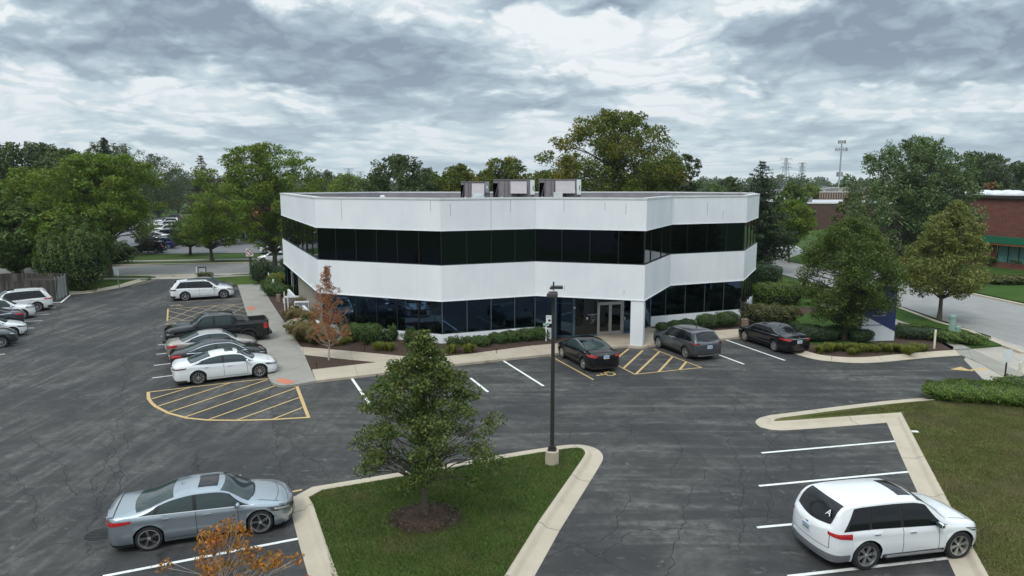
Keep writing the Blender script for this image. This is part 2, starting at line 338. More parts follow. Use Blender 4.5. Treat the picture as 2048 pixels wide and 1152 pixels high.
class Car:
    def __init__(s,L,W,wb,fo,r,top,belt,zb=.2,lean=.36,tuck=.04,fa=.72,ra=.5,fk=.22,rk=.12,Ra=None,bed=None,fp=(4,2.3),rp=(5,2.5)):
        s.L=L; s.W=W/2; s.wb=wb; s.xf=L-fo; s.xr=L-fo-wb; s.r=r; s.zt_=pchip(top); s.zs_=pchip(belt); s.zb=zb; s.lean=lean; s.tuck=tuck
        s.fa=fa; s.ra=ra; s.fk=fk; s.rk=rk; s.Ra=Ra or r+.06; s.bed=bed; s.fp=fp; s.rp=rp; s.cx=(s.xf+s.xr)/2
    def zs(s,x): return s.zs_(x)
    def zt(s,x): return max(s.zt_(x),s.zs_(x)+.025)
    def plan(s,x):
        if x>s.L-s.fa:
            u=min(1,(x-(s.L-s.fa))/s.fa); return s.W*max(0,(1-u**s.fp[0]))**(1/s.fp[1])
        if x<s.ra:
            u=min(1,(s.ra-x)/s.ra); return s.W*max(0,(1-u**s.rp[0]))**(1/s.rp[1])
        return s.W
    def planpt(s,end,q):
        """q: 0 centre of the end, 1 where the side begins, >1 along the side; sign is the side of the car"""
        sg=1 if q>=0 else -1; q=abs(q); p=s.fp if end>0 else s.rp; a=s.fa if end>0 else s.ra
        if q<=1:
            ph=(1-q)*PI/2; u=math.sin(ph)**(2/p[0]); w=math.cos(ph)**(2/p[1])
        else: u=1-q; w=1
        x=(s.L-a+a*u) if end>0 else (a-a*u)
        return x,sg*w*s.W
    def warp(s,x,y,z):
        u=(x-(s.L-.7))/.7
        if u>0: x-=u*u*(s.fk*max(0,z-.48)+.35*max(0,.36-z))
        u=(.5-x)/.5
        if u>0: x+=u*u*(s.rk*max(0,z-.75)+.30*max(0,.42-z))
        return (x-s.cx,y,z)
    def roofedge(s,x):
        zs=s.zs(x); zt=s.zt(x); cr=min(.075,.55*(zt-zs)); zr=zt-cr; hg=max(0,zr-zs)
        w=s.plan(x)/s.W; ys=s.W*PROF(1); yr=ys-s.tuck*min(1,hg/.05)-s.lean*hg**1.08
        return zs,zr,cr,ys*w,yr*w
    def yside(s,x,z):
        zs,zr,cr,ys,yr=s.roofedge(x)
        if z<=zs: return s.plan(x)*PROF(max(0,(z-s.zb)/(zs-s.zb)))
        g=min(1,(z-zs)/max(1e-4,zr-zs)); return ys+(yr-ys)*g+.02*math.sin(PI*g)*min(1,(zr-zs)/.3)*(s.plan(x)/s.W)
    def ztop(s,x,y):
        zs,zr,cr,ys,yr=s.roofedge(x)
        return zr+cr*(1-min(1,abs(y)/max(yr,1e-3))**2.3)
    def stations(s):
        X=set()
        for k in range(13): X.add(round(s.L-s.fa+s.fa*math.sin(k/12*PI/2)**(2/s.fp[0]),4)); X.add(round(s.ra-s.ra*math.sin(k/12*PI/2)**(2/s.rp[0]),4))
        n=int(s.L/.085)
        for k in range(n+1): X.add(round(s.L*k/n,4))
        for xw in (s.xr,s.xf):
            d0=math.sqrt(max(.01,s.Ra**2-(s.r-s.zb)**2))
            X={x for x in X if abs(x-xw)>d0+.02}
            for k in range(17): X.add(round(xw-d0*math.cos(PI*k/16),4))
            X.add(round(xw-d0-.004,4)); X.add(round(xw+d0+.004,4))
        return sorted(X)
    def zbot(s,x):
        for xw in (s.xr,s.xf):
            d0=math.sqrt(max(.01,s.Ra**2-(s.r-s.zb)**2))
            if abs(x-xw)<=d0+.001: return s.r+math.sqrt(max(0,s.Ra**2-(x-xw)**2))
        return s.zb
    def body(s,parent,mat):
        b=MB(); rows=[]; nl,ng,nt=9,5,8
        X=s.stations()
        for x in X:
            zs,zr,cr,ys,yr=s.roofedge(x); zb=s.zbot(x); half=[]
            flare=0
            for xw in (s.xr,s.xf):
                d=math.hypot(x-xw,0); flare=max(flare,max(0,1-abs(d-0)/ (s.Ra*1.25)))
            for i in range(nl+1):
                t=i/nl; z=zb+(zs-zb)*t; y=s.yside(x,min(z,zs-1e-5))
                y+=.018*min(1,flare*2)*(1-t)**1.5*(s.plan(x)/s.W); half.append((y,z))
            for i in range(1,ng+1):
                z=zs+(zr-zs)*i/ng; half.append((s.yside(x,z) if zr-zs>1e-4 else yr,z))
            for i in range(1,nt+1):
                y=yr*(1-i/nt); half.append((y,s.ztop(x,y)))
            row=[s.warp(x,y,z) for y,z in half]+[s.warp(x,-y,z) for y,z in half[:-1][::-1]]
            rows.append(row)
        if s.bed:
            n0=nl+ng; x0,x1=s.bed; m=len(rows[0])
            bb=len(b.v)
            for r in rows: b.v.extend(r)
            for i in range(len(rows)-1):
                inb=(X[i]>=x0-.01 and X[i+1]<=x1+.01)
                for j in range(m-1):
                    if inb and n0+1<=j<m-2-n0: continue
                    b.f.append((bb+i*m+j,bb+i*m+j+1,bb+(i+1)*m+j+1,bb+(i+1)*m+j)); b.m.append(0)
        else: b.grid(rows)
        # end caps
        for r in (rows[0],rows[-1]):
            n=len(r); b.add(r,[tuple(range(n)) if r is rows[0] else tuple(range(n-1,-1,-1))])
        return b.build('body',mat,parent,True)
    def wells(s,parent):
        b=MB()
        for xw in (s.xr,s.xf):
            for sg in (1,-1):
                pts=[]; d0=math.sqrt(max(.01,s.Ra**2-(s.r-s.zb)**2))
                for k in range(15):
                    a=-.35+(PI+.7)*k/14; dx=s.Ra*math.cos(a)*1.01; z=s.r+s.Ra*math.sin(a)*1.01
                    dx=max(-d0,min(d0,dx)); pts.append((xw+dx,z))
                yo=s.W*.945; yi=s.W-.36
                b.grid([[s.warp(x,sg*y,max(z,s.zb)) for x,z in pts] for y in (yo,yi)])
                b.grid([[s.warp(xw,sg*yi,s.r) for x,z in pts],[s.warp(x,sg*yi,max(z,s.zb)) for x,z in pts]])
        b.box(.25-s.cx,s.L-.3-s.cx,-s.W+.1,s.W-.1,s.zb+.01,s.zb+.05)
        b.build('wheel_well',M['well'],parent)
    def sidep(s,name,mat,parent,xb,xt,zlo,zhi,sg,off=.006,n=14,m=4):
        """patch on the side: bottom edge xb=(x0,x1), top edge xt; zlo/zhi numbers or functions of x"""
        fz=lambda q,x:q(x) if callable(q) else q
        P=[]
        for j in range(m+1):
            v=j/m; row=[]
            for i in range(n+1):
                u=i/n; x=(xb[0]+(xb[1]-xb[0])*u)*(1-v)+(xt[0]+(xt[1]-xt[0])*u)*v
                z=fz(zlo,x)*(1-v)+fz(zhi,x)*v; y=s.yside(x,z)+off; row.append(s.warp(x,sg*y,z))
            P.append(row)
        return MB().grid(P,flip=sg>0).build(name,mat,parent,True)
    def topp(s,name,mat,parent,x0,x1,w=.92,curve0=0,curve1=0,off=.007,n=12,m=8,y0=-1,y1=1):
        P=[]
        for j in range(m+1):
            v=j/m; row=[]
            for i in range(n+1):
                q=y0+(y1-y0)*i/n; x=(x0-curve0*q*q)*(1-v)+(x1-curve1*q*q)*v
                yr=s.roofedge(x)[4]; y=q*w*yr; e=.01; sl=(s.ztop(x+e,y)-s.ztop(x-e,y))/(2*e); L=math.hypot(1,sl)
                row.append(s.warp(x-off*sl/L,y,s.ztop(x,y)+off/L))
            P.append(row)
        return MB().grid(P).build(name,mat,parent,True)
    def endp(s,name,mat,parent,end,q0,q1,za,zb_,off=.008,n=10,m=3):
        """patch on the front or rear: q range, za=(z0 at q0,z0 at q1), zb_=(z1 at q0, z1 at q1)"""
        P=[]
        for j in range(m+1):
            v=j/m; row=[]
            for i in range(n+1):
                u=i/n; q=q0+(q1-q0)*u; z=(za[0]+(za[1]-za[0])*u)*(1-v)+(zb_[0]+(zb_[1]-zb_[0])*u)*v
                x,y=s.planpt(end,q); zs=s.zs(x); k=PROF(max(0,min(1,(z-s.zb)/(zs-s.zb))))
                nx=end*(1-min(1,abs(q)))*off; ny=(1 if q>0 else -1)*min(1,abs(q))*off
                if abs(q)<.05: nx=end*off; ny=0
                row.append(s.warp(x+nx*1.2,y*k+ny,z))
            P.append(row)
        return MB().grid(P,flip=(end>0)).build(name,mat,parent,True)
WHEELS={}
def wheel_meshes(style,r,w=.22):
    key=(style,r)
    if key in WHEELS: return WHEELS[key]
    rr=r*(.71 if style!='five' else .77)
    if style=='truck': rr=r*.56
    t=MB().lathe([(rr,-.11),(rr+.01,-.118),(r-.03,-.115),(r-.005,-.09),(r,-.05),(r,.06),(r-.005,.09),(r-.03,.112),(rr+.01,.112),(rr-.005,.09)],n=32,axis='y')
    b=MB()   # outer face towards -y
    b.lathe([(rr+.004,-.112),(rr-.018,-.110),(rr-.03,-.06),(rr-.03,.08)],n=32,axis='y')
    b.lathe([(0.001,-.02),(rr-.03,-.015)],n=24,axis='y',m=1)
    b.lathe([(.001,-.100),(.045,-.098),(.06,-.07),(.06,-.02)],n=12,axis='y')
    n={'multi':10,'five':5,'six':6,'y':5,'dark':5,'truck':6,'steel':7}[style]
    for k in range(n):
        a=2*PI*k/n+.2; ca,sa=math.cos(a),math.sin(a)
        def spoke(da,db,w0,w1):
            p0=(.04*math.cos(a+da),-.085,.04*math.sin(a+da)); p1=((rr-.012)*math.cos(a+db),-.10,(rr-.012)*math.sin(a+db))
            d=Vector(p1)-Vector(p0); L=d.length; d.normalize(); nrm=Vector((0,-1,0)); sd=d.cross(nrm); sd.normalize()
            vs=[]
            for P,ww in ((Vector(p0),w0),(Vector(p1),w1)):
                for e,f in ((-1,0),(1,0),(1,.03),(-1,.03)): vs.append(P+sd*ww*e+Vector((0,f,0)))
            b.add(vs,[(0,1,5,4),(1,2,6,5),(2,3,7,6),(3,0,4,7)],0)
        if style=='multi': spoke(0,0,.012,.016)
        elif style=='five': spoke(0,.34,.020,.022); spoke(0,.34,.02,.03)
        elif style=='six': spoke(-.12,-.12,.012,.020); spoke(.12,.12,.012,.020)
        elif style=='y' or style=='dark': spoke(0,-.2,.018,.014); spoke(0,.2,.018,.014)
        else: spoke(0,0,.035,.04)
    t0=t.build('wheel',M['tyre'],None,True); rim=M['rimm'] if style in('six','steel') else M['rim']
    if style=='dark' : rim=M['rimm']
    r0=b.build('rim',[rim,M['rimd'] if style!='truck' else M['black']],None,True)
    if style=='truck': r0.data.materials[0]=M['rimd']
    WHEELS[key]=(t0.data,r0.data)
    bpy.data.objects.remove(t0); bpy.data.objects.remove(r0); return WHEELS[key]
def make_car(name,spec,P,label,cat,loc,heading,group=None):
    """P: options dict"""
    c=Car(**spec); root=empty(name,loc,heading,label,cat,group)
    bm=P['paint']; gl=P.get('glass',M['cglass']); c.body(root,bm); c.wells(root)
    xc,xwf=P['cowl'],P['wtop']          # windshield foot and head
    c.topp('windshield',gl if P.get('tintfront') else M['cglass'],root,xc,xwf,.93,.16,.10)
    xr0,xr1=P['rwin']; c.topp('rear_window',gl,root,xr0,xr1,P.get('rww',.90),-.10,-.06)
    zlo=lambda x:c.zs(x)+.018; zhi=lambda x:max(c.zs(x)+.019,c.zs(x)+(c.roofedge(x)[1]-c.zs(x))*.93)
    x0,x1=P['dlo']; sl=P.get('slant',(.30,.42))
    for sg in (1,-1):
        c.sidep('window_frame',M['black'],root,(x0,x1),(x0+sl[0],x1-sl[1]),lambda x:c.zs(x)+.004,lambda x:zhi(x)+.006,sg,.004,26,5)
        if P.get('chrome'):
            c.sidep('chrome_strip',M['chrome'],root,(x0,x1),(x0,x1),lambda x:c.zs(x)-.012,lambda x:c.zs(x)+.012,sg,.010,24,1)
            c.sidep('chrome_strip',M['chrome'],root,(x0+.03,x1-.05),(x0+sl[0]*.9,x1-sl[1]*.9),lambda x:zhi(x)-.002,lambda x:zhi(x)+.022,sg,.010,24,1) if P['chrome']>1 else None
        for a,b_,ta,tb in P['panes']:
            c.sidep('side_window',gl,root,(a,b_),(ta,tb),zlo,zhi,sg,.010,14,4)
        for xd in P['doors']:      # shut lines
            c.sidep('door_seam',M['black'],root,(xd[0],xd[0]+.013),(xd[1],xd[1]+.013),c.zb+.10,lambda x:c.zs(x)-.005,sg,.0035,1,8)
        c.sidep('door_seam',M['black'],root,(P['doors'][0][0],P['doors'][-1][0]),(P['doors'][0][0],P['doors'][-1][0]),c.zb+.095,c.zb+.107,sg,.0035,14,1)
        for xh in P['handles']:
            z=c.zs(xh)-.11; y=c.yside(xh,z); q=c.warp(xh,sg*(y+.02),z)
            MB().obox(q,((1,0,0),(0,1,0),(0,0,1)),(.085,.014,.014)).build('door_handle',M['chrome'] if P.get('hchrome') else bm,root,bevel=.006)
        # mirror
        xm=P['mirror']; z=c.zs(xm)+.07; y=c.yside(xm,c.zs(xm)); q=c.warp(xm,sg*(y+.12),z)
        b=MB(); b.lathe([(.001,-.12),(.06,-.11),(.085,-.05),(.09,.02),(.07,.09),(.001,.11)],n=10,axis='y')
        for i,v in enumerate(b.v): b.v[i]=(q[0]+v[0]*.75,q[1]+v[1]*.95,q[2]+v[2]*.85)
        mo=b.build('side_mirror',P.get('mirrorm',bm),root,True)
        MB().obox((q[0]-.055,q[1],q[2]),((1,0,0),(0,1,0),(0,0,1)),(.012,.085,.05)).build('mirror_glass',M['cglass'],mo)
        # lamps
        h=P['head']; hz=lambda k:((h[2]+(h[4]-h[2])*k),(h[3]+(h[5]-h[3])*k)); c.endp('headlight_lens',M['lens'],root,1,sg*(h[0]+.10),sg*(h[1]-.10),hz(.35),hz(.72),.013); c.endp('headlight',h[6] if len(h)>6 else M['head'],root,1,sg*h[0],sg*h[1],(h[2],h[3]),(h[4],h[5]))
        t=P['tail']; c.endp('taillight',t[6] if len(t)>6 else M['tail'],root,-1,sg*t[0],sg*t[1],(t[2],t[3]),(t[4],t[5]),.012)
        if P.get('clad'):
            c.sidep('sill_cladding',P['clad'],root,(c.xr+c.Ra+.02,c.xf-c.Ra-.02),(c.xr+c.Ra+.02,c.xf-c.Ra-.02),c.zb+.002,c.zb+.12,sg,.012,10,2)
            for xw in (() if P.get('noarch') else (c.xr,c.xf)):
                P_=[]
                for k in range(19):
                    a=-.28+(PI+.56)*k/18; row=[]
                    for rad in (c.Ra-.005,c.Ra+P.get('flare',.055)):
                        x=xw+rad*math.cos(a); z=max(c.zb+.01,c.r+rad*math.sin(a)); row.append(c.warp(x,sg*(c.yside(x,z)+.022+P.get('flarey',0)),z))
                    P_.append(row)
                MB().grid(P_,flip=sg<0).build('arch_cladding',P['clad'],root,True)
    for g in P.get('grille',[]):
        c.endp('grille',g[4] if len(g)>4 else M['gloss'],root,1,-g[0],g[0],(g[1],g[1]),(g[2],g[2]),.010 if len(g)<4 else g[3],14)
    for g in P.get('rearband',[]):
        c.endp('rear_valance' if g[3] in (M['trim'],M['greycl']) else 'rear_trim',g[3],root,-1,-g[0],g[0],(g[1],g[1]),(g[2],g[2]),.012,24)
    pz=P.get('plate',(.62,)); x,_=c.planpt(-1,0); q=c.warp(x,0,pz[0]); 
    pl=MB().box(q[0]-.028,q[0]-.008,-.16,.16,pz[0]-.085,pz[0]+.085).build('license_plate',M['plate'],root)
    pb=MB().box(q[0]-.031,q[0]-.0285,-.15,.15,pz[0]+.02,pz[0]+.075)
    for k in range(6): pb.box(q[0]-.031,q[0]-.0285,-.125+k*.043,-.100+k*.043,pz[0]-.05,pz[0]+.005,1)
    pb.build('plate_print',[M['plateb'],M['letterd']],pl)
    pz=P.get('emblem',(.80,)); q=c.warp(x,0,pz[0]); MB().lathe([(.001,-.004),(.045,-.003),(.05,.004)],(0,0,0),16,0,'y')
    e=MB(); e.obox((q[0]-.010,0,pz[0]),((0,1,0),(1,0,0),(0,0,1)),(.055,.005,.018)); e.build('emblem',M['chrome'],root,bevel=.004)
    if P.get('sunroof'):
        a,b_,w=P['sunroof']; c.topp('sunroof',M['cglassd'],root,a,b_,w,.02,.02,.006)
    if P.get('rails'):
        a,b_=P['rails']
        for sg in (1,-1):
            pts=[]
            for k in range(9):
                xx=a+(b_-a)*k/8; zs,zr,cr,ys,yr=c.roofedge(xx); pts.append(c.warp(xx,sg*(yr-.05),c.ztop(xx,yr-.05)+(.035 if 0<k<8 else 0)))
            MB().tube(pts,.014,6).build('roof_rail',P.get('railm',M['trim']),root,True)
    if P.get('fin'):
        xx=P['fin']; z=c.ztop(xx,0); q=c.warp(xx,0,z)
        MB().add([(q[0]-.09,.03,q[2]-.01),(q[0]-.09,-.03,q[2]-.01),(q[0]+.12,0,q[2]-.01),(q[0]-.07,0,q[2]+.06)],[(0,1,3),(1,2,3),(2,0,3),(0,2,1)]).build('antenna_fin',bm,root)
    if P.get('spoiler'):
        a,b_,o=P['spoiler']; c.topp('spoiler',P.get('spoilm',bm),root,a,b_,.98,0,0,o)
    # shut lines of bonnet and boot, wipers
    for sg in (1,-1):
        a_,b_=(.84,.862) if sg>0 else (-.862,-.84)
        c.topp('hood_seam',M['black'],root,xc+.10,c.L-.42,.97,0,0,.003,1,10,a_,b_)
        q_=.56*sg; c.endp('boot_seam',M['black'],root,-1,q_,q_+.016*sg,(P.get('bs',.55),)*2,(c.zs(.1)-.02,)*2,.003,1,5)
    c.topp('hood_seam',M['black'],root,c.L-.43,c.L-.415,.95,.12,.12,.003,12,1,-.86,.86)
    c.endp('boot_seam',M['black'],root,-1,-.57,.57,(P.get('bs',.55),)*2,(P.get('bs',.55)+.012,)*2,.003,12,1)
    for k in (-.62,.02):
        c.topp('wiper',M['black'],root,xc+.015,xc-.015,.93,.16,.16,.028,6,1,k,k+.55)
    if P.get('rails',0)!=0 or P.get('wheels')=='six': c.topp('rear_wiper',M['black'],root,xr0+.04,xr0+.052,.9,-.08,-.08,.02,5,1,-.05,.45)
    tm,rm=wheel_meshes(P.get('wheels','multi'),c.r)
    for xw in (c.xr,c.xf):
        for sg in (1,-1):
            w=bpy.data.objects.new('wheel',tm); COL.objects.link(w); w.parent=root; w.location=(xw-c.cx,sg*(c.W-.125),c.r); w.rotation_euler=(0,0,PI if sg>0 else 0)
            rr=bpy.data.objects.new('rim',rm); COL.objects.link(rr); rr.parent=w
            if P.get('wrot'): rr.rotation_euler=(0,P['wrot']*(1 if xw==c.xf else 1.7),0)
    return root,c
# body shapes ------------------------------------------------------------
def sedan(L=4.9,W=1.86,H=1.45,wb=2.83,fo=.95,r=.34,fast=0.0,**k):
    s=L/4.9
    top=[(0,.93),(.10,.99),(.22,1.05),(.50*s,1.08),(.80*s+fast*.1,1.12+fast*.02),(1.75*s,H-.06),(2.3*s,H),(2.75*s,H-.012),(3.02*s,H-.05),(3.78*s,1.0),(3.95*s,.965),(4.45*s,.86),(4.72*s,.78),(L,.66)]
    belt=[(0,.88),(.25,.985),(.7*s,1.0),(1.6*s,.975),(3.0*s,.93),(3.8*s,.90),(4.4*s,.80),(4.75*s,.70),(L,.60)]
    d=dict(L=L,W=W,wb=wb,fo=fo,r=r,top=top,belt=belt); d.update(k); return d
def sedan_opts(L=4.9,**k):
    s=L/4.9
    d=dict(cowl=3.80*s,wtop=3.02*s,rwin=(.72*s,1.68*s),dlo=(.80*s,3.78*s),slant=(.55*s,.62*s),
      panes=[(2.32*s,3.66*s,2.30*s,3.08*s),(1.30*s,2.22*s,1.42*s,2.21*s),(.95*s,1.21*s,1.30*s,1.33*s)],
      doors=[(1.42*s,1.22*s),(2.30*s,2.27*s),(3.38*s,3.34*s)],handles=[1.50*s,2.55*s],mirror=3.36*s,
      head=(.42,1.0,.60,.66,.66,.76),tail=(.42,1.22,.79,.87,.93,.93),
      grille=[(.34,.42,.62),(.55,.24,.34,.012,M['trim'])],rearband=[(1.25,.21,.29,M['trim'])],plate=(.70,),emblem=(.90,))
    d.update(k); return d
def suv(L=4.84,W=1.95,H=1.70,wb=2.75,fo=.92,r=.37,hood=1.06,beltz=1.06,rake=.55,**k):
    s=L/4.84
    top=[(0,beltz-.10),(.04,beltz-.02),(.12,beltz+.06),(rake*.75,H-.17),(rake+.05,H-.06),(1.1*s,H-.01),(1.9*s,H),(2.55*s,H-.02),(2.85*s,H-.07),(3.62*s,hood+.06),(3.78*s,hood+.02),(4.35*s,hood-.07),(4.62*s,hood-.16),(L,hood-.30)]
    belt=[(0,beltz-.14),(.15,beltz),(1.0*s,beltz),(2.6*s,beltz-.05),(3.6*s,beltz-.09),(4.25*s,hood-.14),(4.6*s,hood-.25),(L,hood-.36)]
    d=dict(L=L,W=W,wb=wb,fo=fo,r=r,top=top,belt=belt,zb=.26,lean=.27,ra=.42,rk=.10,fa=.68,fk=.18); d.update(k); return d
def suv_opts(L=4.84,rake=.55,**k):
    s=L/4.84
    d=dict(cowl=3.66*s,wtop=2.86*s,rwin=(.10,rake*.98),rww=.86,dlo=(.42*s,3.55*s),slant=(.38*s,.60*s),
      panes=[(2.22*s,3.46*s,2.22*s,2.94*s),(1.26*s,2.12*s,1.28*s,2.12*s),(.55*s,1.18*s,.88*s,1.20*s)],
      doors=[(1.30*s,1.16*s),(2.20*s,2.17*s),(3.30*s,3.26*s)],handles=[1.42*s,2.45*s],mirror=3.22*s,
      head=(.45,1.0,.70,.76,.80,.88),tail=(.40,1.26,.86,.92,.99,.98),grille=[(.34,.52,.76),(.5,.28,.40,.012,M['trim'])],
      rearband=[(1.0,.27,.45,M['trim'])],plate=(.78,),emblem=(.95,),rails=(.75*s,2.6*s))
    d.update(k); return d
def pose(r,f,c_L,c_W,z=0.0,inset=.03):
    """near-side wheel contacts (pixels of the photograph) -> centre and heading"""
    a=Vector(G(*r,z)); b=Vector(G(*f,z)); d=(b-a).normalized(); n=Vector((-d.y,d.x)); m=(a+b)/2
    sg=1 if (-m).dot(n)>0 else -1
    c=m-n*sg*(c_W/2-inset); return (c.x,c.y,z),math.atan2(d.y,d.x)
# ---------------------------------------------------------------- plants
M['lf_green']=foliage('leaf_green',[(.032,.064,.014),(.056,.098,.020),(.082,.13,.026),(.12,.165,.04)])
M['lf_island']=foliage('leaf_island',[(.032,.060,.016),(.056,.094,.020),(.095,.130,.030),(.185,.19,.06)],patch=.4,patchcol=(.12,.11,.03),pscale=1.3)
M['lf_locust']=foliage('leaf_locust',[(.052,.100,.012),(.086,.148,.016),(.125,.185,.020),(.18,.225,.03)],patch=.6,patchcol=(.155,.165,.018),pscale=.35)
M['lf_dark']=foliage('leaf_dark',[(.026,.048,.018),(.044,.072,.022),(.066,.096,.028),(.10,.125,.04)],patch=.2,patchcol=(.04,.06,.02),pscale=.3)
M['lf_maple']=foliage('leaf_silver',[(.034,.070,.020),(.060,.106,.028),(.094,.142,.036),(.22,.27,.16)],trans=.2,patch=.25,patchcol=(.09,.13,.05))
M['lf_linden']=foliage('leaf_linden',[(.070,.095,.018),(.11,.138,.028),(.165,.18,.045),(.29,.28,.12)],patch=.4,patchcol=(.17,.16,.05),pscale=.8)
M['lf_pear']=foliage('leaf_pear',[(.036,.068,.016),(.060,.098,.022),(.088,.126,.026),(.14,.16,.035)],patch=.25,patchcol=(.09,.10,.02),pscale=.6)
M['lf_yellow']=foliage('leaf_turning',[(.038,.070,.012),(.062,.10,.014),(.10,.12,.016),(.17,.15,.018)],patch=.6,patchcol=(.26,.19,.015),pscale=.25)
M['lf_orange']=foliage('leaf_orange',[(.18,.060,.028),(.26,.095,.042),(.36,.15,.06),(.32,.17,.08)],trans=.35)
M['lf_amber']=foliage('leaf_amber',[(.15,.055,.012),(.28,.12,.018),(.42,.20,.03),(.50,.15,.05)],trans=.35,patch=.5,patchcol=(.16,.15,.03),pscale=2.0)
M['lf_pine']=foliage('needle_pine',[(.014,.026,.012),(.022,.040,.016),(.034,.055,.022),(.05,.07,.03)],trans=.1)
M['lf_spruce']=foliage('needle_spruce',[(.030,.038,.018),(.055,.062,.030),(.09,.092,.045),(.17,.15,.08)],trans=.1)
M['lf_box']=foliage('leaf_boxwood',[(.026,.056,.012),(.044,.088,.016),(.064,.116,.022),(.09,.145,.035)],trans=.15,pscale=1.5)
M['lf_hedge']=foliage('leaf_hedge_lime',[(.042,.082,.012),(.072,.125,.016),(.11,.17,.022),(.16,.21,.05)],trans=.2,pscale=1.2)
M['lf_yew']=foliage('leaf_yew',[(.015,.036,.012),(.026,.055,.017),(.038,.074,.022),(.055,.09,.03)],trans=.1,pscale=1.5)
M['lf_olive']=foliage('leaf_olive',[(.045,.060,.015),(.075,.090,.02),(.12,.12,.04),(.2,.17,.07)],trans=.2,pscale=1.2)
M['lf_lily']=foliage('blade_yellowgreen',[(.06,.10,.012),(.11,.15,.018),(.18,.19,.03),(.22,.15,.04)],trans=.25,pscale=2)
M['lf_grass']=foliage('blade_ornamental',[(.06,.085,.02),(.13,.13,.04),(.22,.15,.07),(.32,.19,.10)],trans=.25,pscale=1.4)
M['lf_grassbase']=foliage('blade_base',[(.03,.055,.014),(.06,.08,.02),(.09,.10,.03)],trans=.2,pscale=1.4)
M['lf_flower']=foliage('hydrangea_petals',[(.62,.52,.42),(.70,.50,.40),(.78,.72,.60)],trans=.1)
M['lf_twig']=foliage('dry_twig',[(.05,.04,.03),(.10,.08,.06)],trans=0)
M['core']=simple('shrub_dark_core',(.012,.018,.008),1,var=.4)
M['lf_rust']=foliage('leaf_rust',[(.10,.05,.02),(.15,.075,.03),(.20,.11,.04),(.12,.10,.03)],trans=.2)
def leaves(rng,C,Rr,n,size,flat=.8,up=.35,asp=.55,clumpn=None):
    """C centres (k,3), Rr radii (k,), n leaves in total -> quad corner array"""
    k=len(C); w=Rr**2; w=w/w.sum(); idx=rng.choice(k,n,p=w)
    d=rng.normal(size=(n,3)); d/=np.linalg.norm(d,axis=1)[:,None]; rad=Rr[idx]*rng.random(n)**.42
    P=C[idx]+d*rad[:,None]*np.array([1,1,flat])
    nrm=d*.6+rng.normal(size=(n,3))*.7+np.array([0,0,up]); nrm/=np.linalg.norm(nrm,axis=1)[:,None]
    a=np.cross(nrm,rng.normal(size=(n,3))); a/=np.linalg.norm(a,axis=1)[:,None]; b=np.cross(nrm,a)
    s=(size*(.6+.8*rng.random(n)))[:,None]; a=a*s; b=b*s*asp
    V=np.stack([P-a,P+b*.9-a*.1+nrm*s*.12,P+a,P-b*.9-a*.1+nrm*s*.12],axis=1)
    return V.reshape(-1,3)
SH={'oval':lambda h:math.sin(PI*min(1,max(0,h*.92+.06)))**.6,'cone':lambda h:(1-h)**.75*min(1,h*6+.45)*1.0,'vase':lambda h:(.45+.55*min(1,h*1.8))*math.sqrt(max(0,1-max(0,(h-.55)/.5)**2)),
    'pear':lambda h:(min(1,h*3.4+.55))*max(.03,1-h**1.7)**.85,'round':lambda h:math.sqrt(max(.02,1-(2*h-1)**2)),'umb':lambda h:(.65+.35*min(1,h*2.5))*math.sqrt(max(0,1-max(0,(h-.35)/.7)**2)),'col':lambda h:min(1,h*4+.6)*max(.05,1-h**3)}
